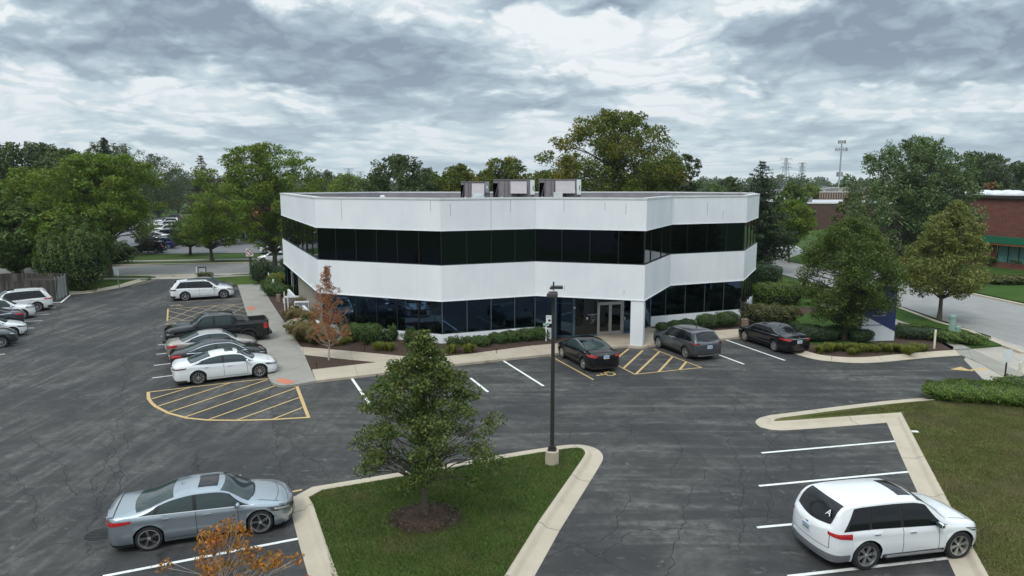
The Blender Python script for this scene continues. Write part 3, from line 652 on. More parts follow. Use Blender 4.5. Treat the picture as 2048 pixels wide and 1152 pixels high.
def tree(name,xyz,h,rad,z0,label,cat='tree',mat='lf_green',shape='oval',tr=.18,nc=60,nl=6000,ls=.2,seed=1,flat=.75,lump=.25,lean=(0,0),bark='bark',group=None,sq=(1,1),gap=.6,fork=None,cr=.26,low=.1,lm=None):
    """tapered trunk, limbs to every leaf clump, crown of leaf-sized faces with gaps"""
    rng=np.random.default_rng(seed); rd=random.Random(seed); root=empty(name,xyz,0,label,cat,group)
    C=[];Rr=[]; f=SH[shape]; ch=h-z0; ph=[rd.uniform(0,6.28) for _ in range(4)]
    for i in range(nc):
        hh=(i+rd.random())/nc; hh=hh**.85; a=i*2.39996+rd.uniform(-.5,.5)
        l=1+lump*(math.sin(2*a+ph[0]+hh*5)*.6+math.sin(3*a+ph[1]-hh*7)*.5)
        r=rad*f(hh)*l*(gap+(1-gap)*rd.random()) if rd.random()<.78 else rad*f(hh)*rd.random()*.6
        cr_=rad*cr*(.65+.6*rd.random())*(.55+.45*f(hh))
        r=max(0,r-cr_*.5); z=z0+ch*hh*(1-cr*.12)
        C.append((r*math.cos(a)*sq[0]+lean[0]*hh,r*math.sin(a)*sq[1]+lean[1]*hh,min(z,h-cr_*flat*.6))); Rr.append(cr_)
    b=MB(); ax=lambda z:(lean[0]*max(0,(z-z0)/ch)*.8+.06*math.sin(z*1.3+ph[2]),lean[1]*max(0,(z-z0)/ch)*.8+.06*math.sin(z*1.1+ph[3]))
    top=h*(.62 if shape in('vase','umb','round') else .88); pts=[];rr=[]
    for i in range(11):
        z=top*i/10; pts.append((ax(z)[0],ax(z)[1],z)); rr.append(tr*(1.35 if i==0 else 1)*(1-.86*(i/10)**.9))
    b.tube(pts,rr,8)
    for j,(c,cr_) in enumerate(zip(C,Rr)):
        dist=math.hypot(c[0],c[1]); zs=max(z0*.75,min(top*.93,c[2]-dist*(.75 if shape in('vase','umb') else .45)-rd.random()*.3)); x,y=ax(zs)
        k=zs/top; r0=tr*(1-.86*k**.9)*.45; mid=((x+c[0])/2+rd.uniform(-.1,.1)*dist,(y+c[1])/2+rd.uniform(-.1,.1)*dist,(zs+c[2])/2+(-.12 if shape=='cone' else .1)*dist)
        b.tube([(x,y,zs),mid,c],[r0,r0*.6,r0*.18+.004],5,cap=False)
        for q in range(2):
            e=(c[0]+rd.uniform(-1,1)*cr_*.8,c[1]+rd.uniform(-1,1)*cr_*.8,c[2]+rd.uniform(-.3,.8)*cr_*.8); b.tube([mid,e],[r0*.35,.004],4,cap=False)
    b.build('trunk',M[bark],root,True)
    C=np.array(C); Rr=np.array(Rr)
    # ragged sprays sticking out of the outline
    ns=int(nc*1.3); j=rng.integers(0,nc,ns); dd=rng.normal(size=(ns,3)); dd[:,2]=np.abs(dd[:,2])*.8; dd/=np.linalg.norm(dd,axis=1)[:,None]
    C2=C[j]+dd*Rr[j][:,None]*np.array([1,1,flat])*rng.uniform(.8,1.25,(ns,1)); C2[:,2]=np.minimum(C2[:,2],h); R2=Rr[j]*.34
    V=leaves(rng,np.vstack([C,C2]),np.concatenate([Rr,R2*1.3]),nl,ls,flat)
    np_mesh('crown',V,4,lm or M[mat],root); return root
def conifer(xyz,h,rad,label,seed=1,mat='lf_pine',z0=.8,nl=7000,ls=.22,group=None,ragged=.3,tr=.2,name='pine_tree',cat='pine tree',droop=.25,step=.45,lean=0):
    rng=np.random.default_rng(seed); rd=random.Random(seed); root=empty(name,xyz,0,label,cat,group)
    b=MB(); b.tube([(0,0,0),(.05,0,h*.4),(lean,0,h*.8),(lean,0,h*.98)],[tr,tr*.7,tr*.3,.02],7); P=[];W=[]
    z=z0; i=0
    while z<h*.985:
        k=(z-z0)/(h-z0); L=rad*(1-k)**.8*(1-ragged*rd.random())*min(1,.55+k*5)+.12; nb=6 if k<.8 else 4; i+=1
        for q in range(nb):
            a=2*PI*q/nb+i*1.1+rd.uniform(-.3,.3); l=L*rd.uniform(.65,1.1); tip=(l*math.cos(a)+lean*k,l*math.sin(a),z-droop*l+.25*l*rd.random())
            b.tube([(lean*k,0,z),tip],[.05*(1-k)+.012,.006],4,cap=False)
            n=max(3,int(l/.28))
            for s in range(n):
                u=(s+1)/n; P.append(((lean*k)+(tip[0]-lean*k)*u,tip[1]*u,z+(tip[2]-z)*u)); W.append(.16+.16*l*(1-u*.5))
        z+=step*(1-.45*k)
    b.build('trunk',M['barkd'],root,True)
    V=leaves(rng,np.array(P),np.array(W),nl,ls,.6,.2,.32); np_mesh('crown',V,4,M[mat],root); return root
def bush(xyz,sx,sy,sz,label,seed=1,mat='lf_box',nl=1600,ls=.05,group=None,rz=0,n=3.0,rough=.08,name='bush',cat='shrub',core=True,lab=None):
    """clipped or loose shrub: shell of small leaves over a solid dark core; sx, sy, sz half sizes"""
    rng=np.random.default_rng(seed); root=empty(name,xyz,rz,label,cat,group)
    N=nl; d=rng.normal(size=(N,3)); d[:,2]=np.abs(d[:,2])*1.0; 
    flip=rng.random(N)<.25; d[flip,2]*=-1
    m=(np.abs(d)**n).sum(1)**(1/n); u=d/m[:,None]
    bumps=1+rough*(np.sin(u[:,0]*5*max(1,sx)+seed)*np.cos(u[:,1]*4*max(1,sy)+seed*2)+np.sin(u[:,2]*6+u[:,0]*7*max(1,sx)+seed))
    r=(bumps*(1-.22*rng.random(N)**2))[:,None]; P=u*r*np.array([sx,sy,sz]); P[:,2]=np.maximum(P[:,2]+sz,.02)
    nr=u+rng.normal(size=(N,3))*.55; nr/=np.linalg.norm(nr,axis=1)[:,None]; a=np.cross(nr,rng.normal(size=(N,3))); a/=np.linalg.norm(a,axis=1)[:,None]; bb=np.cross(nr,a)
    s=(ls*(.6+.8*rng.random(N)))[:,None]; a=a*s; bb=bb*s*.6
    np_mesh('foliage',np.stack([P-a,P+bb,P+a,P-bb],axis=1).reshape(-1,3),4,M[mat],root)
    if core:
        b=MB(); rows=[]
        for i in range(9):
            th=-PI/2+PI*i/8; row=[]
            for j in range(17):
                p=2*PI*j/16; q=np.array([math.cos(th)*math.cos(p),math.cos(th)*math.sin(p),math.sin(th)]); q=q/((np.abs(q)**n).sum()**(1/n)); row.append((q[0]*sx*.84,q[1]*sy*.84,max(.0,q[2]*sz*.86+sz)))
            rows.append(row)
        b.grid(rows); b.build('branches',M['core'],root,True)  # one solid near-black green core filling the inside of the leaf shell
    return root
def blades(xyz,r,h,label,seed=1,mat='lf_lily',n=260,w=.02,group=None,name='daylily',cat='plant',spread=1.0,sq=(1,1),rz=0,base=None,parts=True):
    """clump of arching blades"""
    rng=np.random.default_rng(seed); root=empty(name,xyz,rz,label,cat,group)
    def mk(n,h,r,mat,nm):
        a=rng.random(n)*2*PI; r0=r*.45*np.sqrt(rng.random(n)); hh=h*(.6+.5*rng.random(n)); out=r*spread*(.3+.8*rng.random(n))
        V=[]
        dx,dy=np.cos(a)*sq[0],np.sin(a)*sq[1]; px,py=-np.sin(a),np.cos(a); bx=r0*np.cos(a*3+1)*sq[0]; by=r0*np.sin(a*5+2)*sq[1]
        seg=[(0,0,1),(.35,.62,1),(.72,.98,.7),(1.1,.88,.15)]
        for (u0,z0,w0),(u1,z1,w1) in zip(seg[:-1],seg[1:]):
            q=[np.stack([bx+dx*out*u+px*w*ww*sg,by+dy*out*u+py*w*ww*sg,hh*z],axis=1) for u,z,ww,sg in ((u0,z0,w0,-1),(u0,z0,w0,1),(u1,z1,w1,1),(u1,z1,w1,-1))]
            V.append(np.stack(q,axis=1))
        np_mesh(nm,np.concatenate(V).reshape(-1,3),4,M[mat],root)
    mk(n,h,r,mat,'blades')
    if base: mk(n//2,h*.6,r*.9,base,'leaf_base')
    return root
# ---------------------------------------------------------------- ground, roads, kerbs
def ST(o): o['kind']='structure'; return o
def flat(name,poly,z,mat,thick=.0,kind=True,parent=None):
    b=MB()
    if thick: b.prism(poly,z-thick,z)
    else:
        a=sum(poly[i][0]*poly[(i+1)%len(poly)][1]-poly[(i+1)%len(poly)][0]*poly[i][1] for i in range(len(poly)))
        if a<0: poly=poly[::-1]
        b.add([(x,y,z) for x,y in poly],[tuple(range(len(poly)))])
    o=b.build(name,mat,parent)
    if kind and not parent: ST(o)
    return o
def PP(lst,z=0.0): return [G(x,y,z) for x,y in lst]
# ground sheet with fine rings so far land stays flat to the horizon
b=MB(); rr=[0,60,140,300,700,1600,4000]; b.add([(0,0,-.05)]+[(r*math.cos(k*PI/24),r*math.sin(k*PI/24)+40,-.05) for r in rr[1:] for k in range(48)],
  [(0,1+k,1+(k+1)%48) for k in range(48)]+[(1+48*i+k,1+48*(i+1)+k,1+48*(i+1)+(k+1)%48,1+48*i+(k+1)%48) for i in range(5) for k in range(48)])
ST(b.build('ground',M['ground']))
lot=flat('parking_lot',[(-62,1.0),(-62,58.6),(-40.0,58.6),(-39.3,60.9)]+PP([(180,585.8),(234,575.8),(297,560)])+[G(302,559),G(378,557),G(432,556)]+[(-23.5,66.3),(-14,48),(-8,46),(20,46),(27.5,38.9),(24.6,33),(24.6,26),(24.6,1.0)],0,M['asphalt'])
flat('parking_lot',[(-62,-60),(34,-60),(34,-9),(-62,-9)],0,M['asphalt'])  # unseen slab added behind the camera to keep the window reflections dark and neutral
# two public streets
flat('street',[(-140,56),(-80,67.2),(-44.5,73.4),(-33.3,75.2),(-26.8,76.9),(0,81.5),(26,86),(30,86.5),(44,89),(44,99),(30,97.5),(-28.7,86.2),(-49.7,82.6),(-80,77),(-140,66)],.010,M['street'])
flat('street',[(31.3,30),(31.0,41),(31.0,48),(31.3,55),(30.9,64),(29.6,71),(29.0,78),(27.5,86),(30,98),(34,115),(40,150),(52,150),(46,115),(41.5,97),(40.8,84),(40.7,72),(41.9,56),(42.0,40),(42,30)],.014,M['streetR'])
flat('driveway',[(31.2,40.9),(31.0,44.3)]+PP([(1942,698)],0)+[(25.4,38.3),(23.5,33.5),(21.5,28)]+[(31.3,28)],.006,M['apron'])
flat('driveway',[G(302,559),G(300,552),(-44.5,74.3),(-33.0,75.6),(-26.8,77.2),G(512,549),G(415,551.5),G(432,556.5),G(378,557.5)],.020,M['apron'])
# parking across the street, with the sloping bank before it
flat('far_parking_lot',[(-62,96.3),(-24,99.5),(-14,101),(-14,118),(-36,125),(-50,160),(-70,200),(-112,200),(-90,150),(-66,112)],.02,M['farlot'])
flat('sidewalk',[(-80,82.4),(-49.7,87.0),(-28.7,90.6),(0,95.3),(0,96.5),(-28.7,91.8),(-49.7,88.2),(-80,83.6)],.05,M['walk'],.1)
def slab(name,poly,z,mat): return flat(name,poly,z,mat,.16)
def kerb(name,pts,w=.16,z=.15,gut=.42,side=1,mat=None,closed=False,close_out=False):
    """kerb head along pts (world xy) with a gutter pan on its right (side=1) or left"""
    b=MB(); n=len(pts); P=[Vector((p[0],p[1],0)) for p in pts]
    prof=[(-w,-.05),(-w,z-.01),(-w+.02,z),(-.04,z-.003),(.0,z-.018),(.03,z-.045),(.08,z-.085),(.12,.032),(.15,.024),(.15+gut,.008),(.15+gut,-.05)]
    rows=[]
    for o,h in prof:
        row=[]
        for i,p in enumerate(P):
            if closed: a,c=P[i-1],P[(i+1)%n]
            else: a,c=P[max(0,i-1)],P[min(n-1,i+1)]
            d1=(p-a); d2=(c-p)
            if d1.length<1e-6: d1=d2
            if d2.length<1e-6: d2=d1
            d1=d1.normalized(); d2=d2.normalized(); n1=Vector((d1.y,-d1.x,0))*side; n2=Vector((d2.y,-d2.x,0))*side; nn=(n1+n2); nn.normalize(); k=1/max(.5,nn.dot(n1))
            q=p+nn*o*k; row.append((q.x,q.y,h))
        if closed: row.append(row[0])
        rows.append(row)
    b.grid(rows,flip=(side>0)); o=b.build(name,mat or M['kerb'],None,True); ST(o)
    acc=0; J=MB()
    for i in range(1,n-1):
        acc+=(P[i]-P[i-1]).length
        if acc<2.6: continue
        acc=0; d=(P[i]-P[i-1]).normalized()*.009; q=[Vector(r[i]) for r in rows[1:-1]]
        for a,c in zip(q[:-1],q[1:]):
            u=Vector((0,0,.003)); J.add([a-d+u,c-d+u,c+d+u,a+d+u],[(0,1,2,3)])
    if J.v: J.build('kerb_joint',M['crack'],o)
    return o
def smooth_line(pts,n=4):
    out=[]; N=len(pts)
    for i in range(N-1):
        p0,p1,p2,p3=[Vector(pts[max(0,min(N-1,j))]) for j in (i-1,i,i+1,i+2)]
        for k in range(n):
            t=k/n; out.append(tuple(.5*((2*p1)+(-p0+p2)*t+(2*p0-5*p1+4*p2-p3)*t*t+(-p0+3*p1-3*p2+p3)*t**3)))
    out.append(tuple(pts[-1])); return out
# island with the young tree
isl_top=PP([(602,988),(640,976),(795,950),(1018,911),(1090,899.5),(1140,892.5)],.15); isl_tip=PP([(1158,892),(1172,896),(1178,905),(1173,917)],.15)
isl_r=PP([(1150,951),(1085,1046),(1020,1152)],.15)
isl_bot=[(-1.2,12.4),(-1.9,10.6),(-3.2,12.0)]
isl_l=PP([(664,1152),(636,1071),(617,1010)],.15)
outline=smooth_line(isl_top[1:],3)+smooth_line([isl_top[-1]]+isl_tip+[isl_r[0]],3)[1:-1]+isl_r+isl_bot+isl_l+[PP([(607,994)],.15)[0]]
slab('lawn',outline,.135,M['grass'])
kerb('kerb',outline,.14,.155,.36,-1,closed=True)
# right lawn with the long kerb
rl_up=PP([(1868,797),(1800,802.5),(1700,814),(1600,827),(1560,832)],.15); rl_tip=PP([(1545,836),(1541,841),(1552,844)],.15)
rl_in=PP([(1600,841.5),(1700,834)],.15); rl_c=PP([(1797,827)],.15)
rl_dn=PP([(1840,912),(1880,988),(1925,1075),(1966,1152)],.15)
rout=rl_up+rl_tip+rl_in+rl_c+rl_dn; rpoly=rout+[(14.6,11),(34,11),(31,28),(24,31.5),G(2048,768)]
slab('lawn',[ (p[0],p[1]) for p in rpoly],.13,M['grassdry'])
kerb('kerb',smooth_line(rl_up,2)[:-1]+smooth_line([rl_up[-1]]+rl_tip+[rl_in[0]],4)[:-1]+rl_in+rl_c+rl_dn,.14,.15,.42,1)
# left far lawn
ll=PP([(128,584),(172,582.5),(234,571.5),(262,563.5),(284,557.5)],.12)
slab('lawn',ll+[G(280,555.6,.1),(-52,70.6),(-80,66),(-80,58.8),(-41,58.8)],.12,M['grass'])
kerb('kerb',[(-46,60.9)]+smooth_line(ll,3),.2,.15,.42,1)
flat('sidewalk',[G(300,556.5,.1),G(184,556.6,.1),(-70,66.4),(-70,65.2),G(184,559.6,.1),G(284,559,.1)],.135,M['walk'],.1)
slab('lawn',[G(312,553.4,.1),G(296,551.6,.1),(-48,72.6),(-80,67.0),(-80,65.8),G(184,556.8,.1),G(286,556.2,.1)],.11,M['grass'])
# right of the left driveway
slab('lawn',[G(466,549,.1),(-26.6,76.3),(0,80.6),(24,84.5),(24,83),(0,78.4),G(520,548.5,.1),G(448,552.5,.1)],.11,M['grass'])
flat('sidewalk',[G(415,553.5,.1),G(455,551,.1),(0,78.3),(24,82.5),(24,81),(0,76.9),G(520,550.5,.1),G(425,555.5,.1)],.13,M['walk'],.1)
slab('lawn',[G(427,555.8,.1),(-26.6,74),(-22,74.8),(0,77.0),(24,81),(28,80),(28,69),(20,69),(-24.0,67),G(526,566.5,.1),G(474,570,.1),G(440,562,.1)],.10,M['grass'])
# walkways
wl=PP([(475,569.4),(485,600),(495,631),(512,675),(525,715),(534,746),(538,757),(546,766),(558,770),(573,770.5),(595,768),(632,761.5)],.12)
wr=PP([(601.6,693.8),(580,660),(556,625),(540,600),(522.5,567)],.12)
slab('walkway',wl+wr,.12,M['walk'])
kf=PP([(632,761.2),(709,752.5),(789,743),(925,726.5),(1000,718.5),(1100,708),(1200,696.5),(1256,691),(1300,690.5),(1400,681),(1470,674.8),(1500,673.5)],.12)
kb=PP([(1505,657),(1477,657.5),(1425,661.5),(1360,667),(1299,655),(1290,648),(1262,664.5),(1245,667.4),(1193,671.2),(1150,675),(1128,684),(1112,687),(1060,691.5),(951,706),(880,714),(816,713),(700,702),(599,693.2)],.12)
slab('walkway',kf+kb+PP([(608,709.5),(680,717.4),(753.5,724.4),(690,731.7),(624,739.3)],.12),.124,M['walktan'])
flat('tactile_pad',PP([(549,762.5),(563,755.6),(592,763.6),(575,769)],.12),.128,M['red'])
flat('tactile_pad',PP([(493.7,614),(509,613),(511,618.9),(495,620.8)],.12),.126,M['red'])
# mulch beds and lawn round the building, one raised sheet each
slab('mulch_bed',PP([(608,709.8),(680,717.6),(753.5,724.4),(690,731.5),(624,739.1)],.11),.112,M['mulch'])
slab('mulch_bed',PP([(598,693),(700,702.2),(816,713.2),(880,714.2),(951,706.2),(1060,691.7),(1112,687.2),(1128,684.2),(1148,676)],.11)+[(2.8,46),(-10,46),(-16.0,60)]+PP([(545,578),(524,568),(541,600),(557,625),(581,660)],.11),.116,M['mulch'])
slab('mulch_bed',PP([(1297,655.8),(1360,667.2),(1425,661.7),(1477,657.7),(1503,657.3)],.11)+[(17.6,48.5),(20.2,56),(16,53),(9,48)],.116,M['mulch'])
kr=PP([(1597,694),(1604,700),(1622,706),(1648,711.5),(1700,715.5),(1745,714.5),(1788,710.5),(1850,705),(1903,701.5)],.15)
slab('lawn',[(28.0,41.0),(29.4,44.0),(28.6,56),(27.8,66),(26,76),(21,64),(20.4,56.6)]+PP([(1500,656.5),(1502,672),(1560,684),(1600,694.5)],.11),.105,M['grassb'])
slab('mulch_bed',kr+PP([(1908,694),(1860,672),(1800,652),(1788,650),(1740,690),(1640,690),(1600,684),(1560,676)],.12),.122,M['mulch'])
slab('mulch_bed',PP([(1515,625),(1560,612),(1640,616),(1640,622),(1600,630),(1530,640)],.11),.118,M['mulch'])
kerb('kerb',smooth_line(kr,3)+[G(1912,706,.0)],.15,.15,.42,1)
flat('sidewalk',PP([(1903,699),(1850,669),(1792,651.5),(1720,634),(1640,612)],.1)+PP([(1640,606),(1720,623),(1792,639),(1873,668),(1941,697)],.1),.122,M['walk'],.1)
flat('sidewalk',PP([(1903,699),(1941,697),(1990,720),(2100,772),(2100,800),(2030,766),(1965,729),(1911,705)],.02),.03,M['walk'],.05)
slab('lawn',PP([(1941,695),(2010,689.5),(1940,659),(1873,641.5),(1792,611.5),(1720,592),(1640,577),(1600,572),(1600,588),(1640,600),(1720,620),(1792,636),(1873,666)],.1),.112,M['grassb'])
def strip(name,pts,w,z0,z1,mat):
    b=MB()
    for p,q in zip(pts[:-1],pts[1:]): b.wall(p,q,z0,z1,w)
    return ST(b.build(name,mat))
strip('kerb',PP([(2048,704),(2013,691.5),(1940,661),(1873,642.5),(1792,612),(1720,592),(1660,580),(1602,567)],.12),.34,-.04,.13,M['kerb'])
strip('kerb',PP([(2100,620),(2048,608.5),(1980,594),(1904,578),(1800,556),(1700,540)],.12),.34,-.04,.13,M['kerb'])
slab('lawn',[(42.3,30),(42.2,56.5),(41.0,72),(41.0,84),(43,92),(56,92),(75,70),(75,30)],.1,M['grassb'])
slab('lawn',PP([(1568,519.5),(1613,529),(1680,541),(1690,520),(1640,510),(1600,508)],.1),.1,M['grassb'])
strip('kerb',[(-80,82.2),(-49.7,82.9+.0),(-28.7,86.5),(0,91.5),(24,95.8)],.3,-.04,.14,M['kerb'])
# ---------------------------------------------------------------- painted markings (parts of the parking lot)
def line(pts,w,mat,z=.005,name='stall_line',par=lot,pix=True,hz=0):
    w*=.86 if mat is M['yellow_line'] else 1
    Q=[Vector(G(*p)) if pix else Vector(p) for p in pts]; b=MB()
    for i in range(len(Q)-1):
        d=(Q[i+1]-Q[i]).normalized(); n=Vector((-d.y,d.x))*w/2; a,c=Q[i]-d*(w/2 if i else 0),Q[i+1]
        zz=z+.0012*(i%2)
        b.add([(a+n).to_3d()[:2]+(zz,),(c+n).to_3d()[:2]+(zz,),(c-n).to_3d()[:2]+(zz,),(a-n).to_3d()[:2]+(zz,)],[(0,3,2,1)])
    return b.build(name,mat,par)
WL,YL,FL=M['white_line'],M['yellow_line'],M['faint_line']
for a,c in [((703,756),(745,817)),((941,756),(976,784)),((1005,720.5),(1087,772)),((1445,677.5),(1570,721)),((1385,690),(1488,728.5))]: line([a,c],.13,WL)
for a,c in [((1523,906),(1796,882)),((1518,972),(1824,943)),((1514,1055),(1862,1024)),((1576,1153),(1898,1116))]: line([a,c],.12,WL)
line([(205,1153),(604,1076)],.12,WL); line([(585,983.5),(604,979.5)],.12,YL)
line([(1095,709),(1187,759.5)],.11,YL)
for a,c in [((94,616.8),(40,622)),((97.7,628),(40,633)),((85,641.3),(10,645)),((68,655.8),(-40,661)),((51,671.6),(-60,677)),((32,689),(-60,694)),((10,708),(-60,713)),((112.5,615.5),(60,619))]: line([a,c],.10,WL)
line([(105,605.2),(122,605),(144,587)],.13,WL)
for a,c in [((322,672.5),(520,652)),((315.6,690),(520,667)),((312.5,708.8),(530,684)),((308,731),(535,704)),((304.7,756),(540,727))]: line([a,c],.10,WL)
line([(340,604.7),(484,597.3)],.09,FL); line([(262,573),(325,554)],.10,FL)
# hatched area beside the pickup
line([(334.5,643),(336,618),(488,607.6)],.12,YL); line([(329.7,643),(400,640)],.08,FL)
for a,c in [((337,622),(418,641)),((352,617),(497,642)),((388,614.5),(500,633)),((424,612),(495,624)),((452,610),(492,616)),((333,632),(372,642)),((334,642),(392,614.5)),((360,642),(432,612)),((405,640),(470,609)),((440,640),(489,613))]: line([a,c],.07,FL)
# big hatched corner
line([(297,784.4),(380,774.5),(470,764.5),(538,757)],.13,YL,.0052)
line([(296.5,784),(297,797),(303,806),(312.5,814),(337.5,826.6),(375,836.5),(415.6,840.4),(478,841),(544,839.3),(617,835),(592,768.5)],.17,YL,.009)
for a,c in [((303,798.4),(381,775)),((312.5,814),(462.5,765.6)),((334,826.2),(536,759.4)),((369,834.8),(556,770)),((417,839.5),(591,776.6)),((473.4,840.6),(598.4,795.3)),((545,839),(604.7,815.6))]: line([a,c],.11,YL,.013)
# hatched area by the entrance column
line([(1225,726),(1269.8,748.7),(1402.8,735.2),(1306.4,698)],.10,YL,.0052)
for a,c in [((1257.6,697.6),(1228,721)),((1285.6,701),(1246.6,737)),((1319.3,703),(1272,748)),((1345.5,713.2),(1317.4,743.8)),((1372.3,724.2),(1358.9,740.1))]: line([a,c],.15,YL,.009)
def wheelchair(px,py,ang,s,mat):
    """accessible-parking symbol: wheel arc, seated figure, head"""
    o=Vector(G(px,py)); b=MB(); ca,sa=math.cos(ang),math.sin(ang); T=lambda x,y:(o.x+(x*ca-y*sa)*s,o.y+(x*sa+y*ca)*s)
    def seg(p,q,w):
        p,q=Vector(p),Vector(q); d=(q-p).normalized(); n=Vector((-d.y,d.x))*w/2; b.add([(*T(*(p+n)),.006),(*T(*(q+n)),.006),(*T(*(q-n)),.006),(*T(*(p-n)),.006)],[(0,3,2,1)])
    for k in range(14):
        a0=R(130+k*17); a1=R(130+(k+1)*17); seg((.36*math.cos(a0),.36*math.sin(a0)),(.36*math.cos(a1),.36*math.sin(a1)),.12)
    seg((-.05,.62),(0,.1),.15); seg((0,.14),(.42,.14),.13); seg((.40,.14),(.52,-.32),.13); seg((0,.42),(.3,.42),.10)
    n=12; b.add([(*T(-.06+.12*math.cos(2*PI*k/n),.78+.12*math.sin(2*PI*k/n)),.006) for k in range(n)],[tuple(range(n))])
    b.build('accessible_symbol',mat,lot)
wheelchair(1218,748,R(110),.85,YL); wheelchair(352,610.5,R(-115),.8,FL); wheelchair(343,647,R(-115),.8,FL)
b=MB()
for q in ([(1900,738.8),(1921,733.8),(1948,743)],[(1940,738.8),(1974,736.2),(1977,740),(1942,741)]): b.add([(*G(*p),.008) for p in q],[tuple(range(len(q)))])
b.build('arrow_marking',M['yellow_line'],lot)
b=MB()
for q in ([(318,553.5),(340,550.3),(352,552.5)],[(342,552),(372,550),(378,552.5),(348,554)]): b.add([(*G(*p),.03) for p in q],[tuple(range(len(q)))])
b.build('arrow_marking',M['faint_line'],lot)
# ---------------------------------------------------------------- real cracks (ribbons with jitter) and sealed edges
rc=random.Random(5)
def crack(b,pts,w,amp,z,m=0,pix=True,seg=.16):
    Q=[Vector(G(*p)) if pix else Vector(p) for p in pts]; out=[]
    ow=0
    for a,c in zip(Q[:-1],Q[1:]):
        L=(c-a).length; n=max(2,int(L/seg)); d=(c-a)/L; nn=Vector((-d.y,d.x))
        for k in range(n): ow=.86*ow+rc.gauss(0,1)*amp*.62; out.append(a+d*L*k/n+nn*ow)
    out.append(Q[-1]); 
    for i in range(len(out)-1):
        p,q=out[i],out[i+1]; d=(q-p)
        if d.length<1e-5: continue
        d.normalize(); n=Vector((-d.y,d.x)); w0=w*rc.uniform(.25,1); b.add([(*(p+n*w0),z),(*(q+n*w*.5),z),(*(q-n*w*.5),z),(*(p-n*w0),z)],[(0,3,2,1)],m)
cb=MB()
long_=[[(250,700),(243,780),(234,860),(222,930),(200,1010),(178,1110)],[(262,850),(255,930),(243,1000)],[(214,905),(195,960),(190,1030)],[(538,770),(545,838),(552,900),(575,950),(588,978)],
 [(545,838),(600,900),(655,960)],[(330,560),(318,620),(300,720),(290,760)],[(128,605),(100,660),(60,720),(-20,800)],[(1240,748),(1290,790),(1330,830)],[(1550,870),(1540,905),(1528,960),(1534,1010),(1520,1060)],
 [(1258,842),(1265,870),(1240,885)],[(1320,845),(1350,885),(1360,920),(1345,950)],[(1450,870),(1490,935),(1475,1000),(1475,1090)],[(1410,940),(1370,1010),(1350,1090),(1330,1152)],[(1300,700),(1390,760),(1480,810),(1530,850)],
 [(1440,740),(1500,770),(1560,790),(1590,800)],[(1145,700),(1180,735)],[(700,900),(760,915),(830,905)],[(1000,815),(1090,835),(1180,842),(1262,845)],[(1180,870),(1235,860),(1330,845)],[(1080,925),(1160,840)],
 [(1600,850),(1612,905),(1608,960)],[(1745,935),(1700,960),(1620,966)],[(1690,950),(1700,985)],[(1850,745),(1930,765),(1990,790)],[(1690,745),(1780,740),(1870,735)],[(1478,780),(1470,830),(1500,850),(1590,845)],
 [(60,870),(120,930),(140,1000)],[(400,900),(380,960),(340,1010)],[(10,940),(60,990),(70,1060)],[(960,1152),(1200,1080),(1260,990)],[(1180,1110),(1260,1060),(1420,1050)]]
for p in long_:
    crack(cb,p,.019,.09,.0035); 
    if rc.random()<.5: crack(cb,[(x+rc.uniform(4,12),y+rc.uniform(-3,5)) for x,y in p],.009,.12,.0036,0)
for i in range(45):
    x=rc.choice([rc.uniform(150,300),rc.uniform(1440,1580),rc.uniform(560,700),rc.uniform(0,1500)]); y=rc.uniform(800,1120); a=rc.uniform(0,6.28); P0=Vector(G(x,y)); pts=[P0]
    for k in range(rc.randint(2,4)): a+=rc.uniform(-.9,.9); pts.append(pts[-1]+Vector((math.cos(a),math.sin(a)))*rc.uniform(.3,.8))
    crack(cb,pts,.009,.05,.0037,0,False,.12)
cb.build('pavement_crack',M['crack'],lot)
# storm drain
g=empty('storm_drain',G3(197,1070,.004),.1,'round cast iron storm drain grate sunk in the asphalt behind the silver sedan','drain grate')
d=MB().lathe([(.0,.002),(.36,.002),(.36,.012),(.40,.012),(.42,0)],n=28); 
d.build('frame',M['bronze'],g)
d=MB()
for i in range(-4,5):
    h=math.sqrt(max(0,.34**2-(i*.075)**2)); d.box(i*.075-.014,i*.075+.014,-h,h,.003,.02)
for i in(-.17,0,.17): d.box(-math.sqrt(.34**2-i*i),math.sqrt(.34**2-i*i),i-.014,i+.014,.004,.022)
d.build('grate',M['trim'],g)
flat('mulch_ring',[(-3.95+1.1*math.cos(k*PI/8),9.3+1.1*math.sin(k*PI/8)) for k in range(16)],.13,M['mulch'],.15)
# mulch ring of the island tree and light-pole base etc. later
tx,ty=G(850,1035,.14)
pr=[(tx+(.90+.07*math.sin(k*1.7)+.04*math.sin(k*2.9))*math.cos(2*PI*k/28)*1.08,ty+(.92+.06*math.cos(k*2.3)+.03*math.sin(k*3.7))*math.sin(2*PI*k/28)) for k in range(28)]
mo=MB(); mo.add([(tx,ty,.22)]+[(tx+(x-tx)*.6,ty+(y-ty)*.6,.20) for x,y in pr]+[(x,y,.138) for x,y in pr],[(0,1+k,1+(k+1)%28) for k in range(28)]+[(1+k,29+k,29+(k+1)%28,1+(k+1)%28) for k in range(28)])
ST(mo.build('mulch_ring',M['mulch'],None,True))
o=MB().obox((*G(1830,863,.16),.15),((1,0,0),(0,1,0),(0,0,1)),(.12,.09,.02)).build('takeout_lid',M['whitepost']); tag(o,'small flat white litter lying on the grass beyond the right kerb','litter')
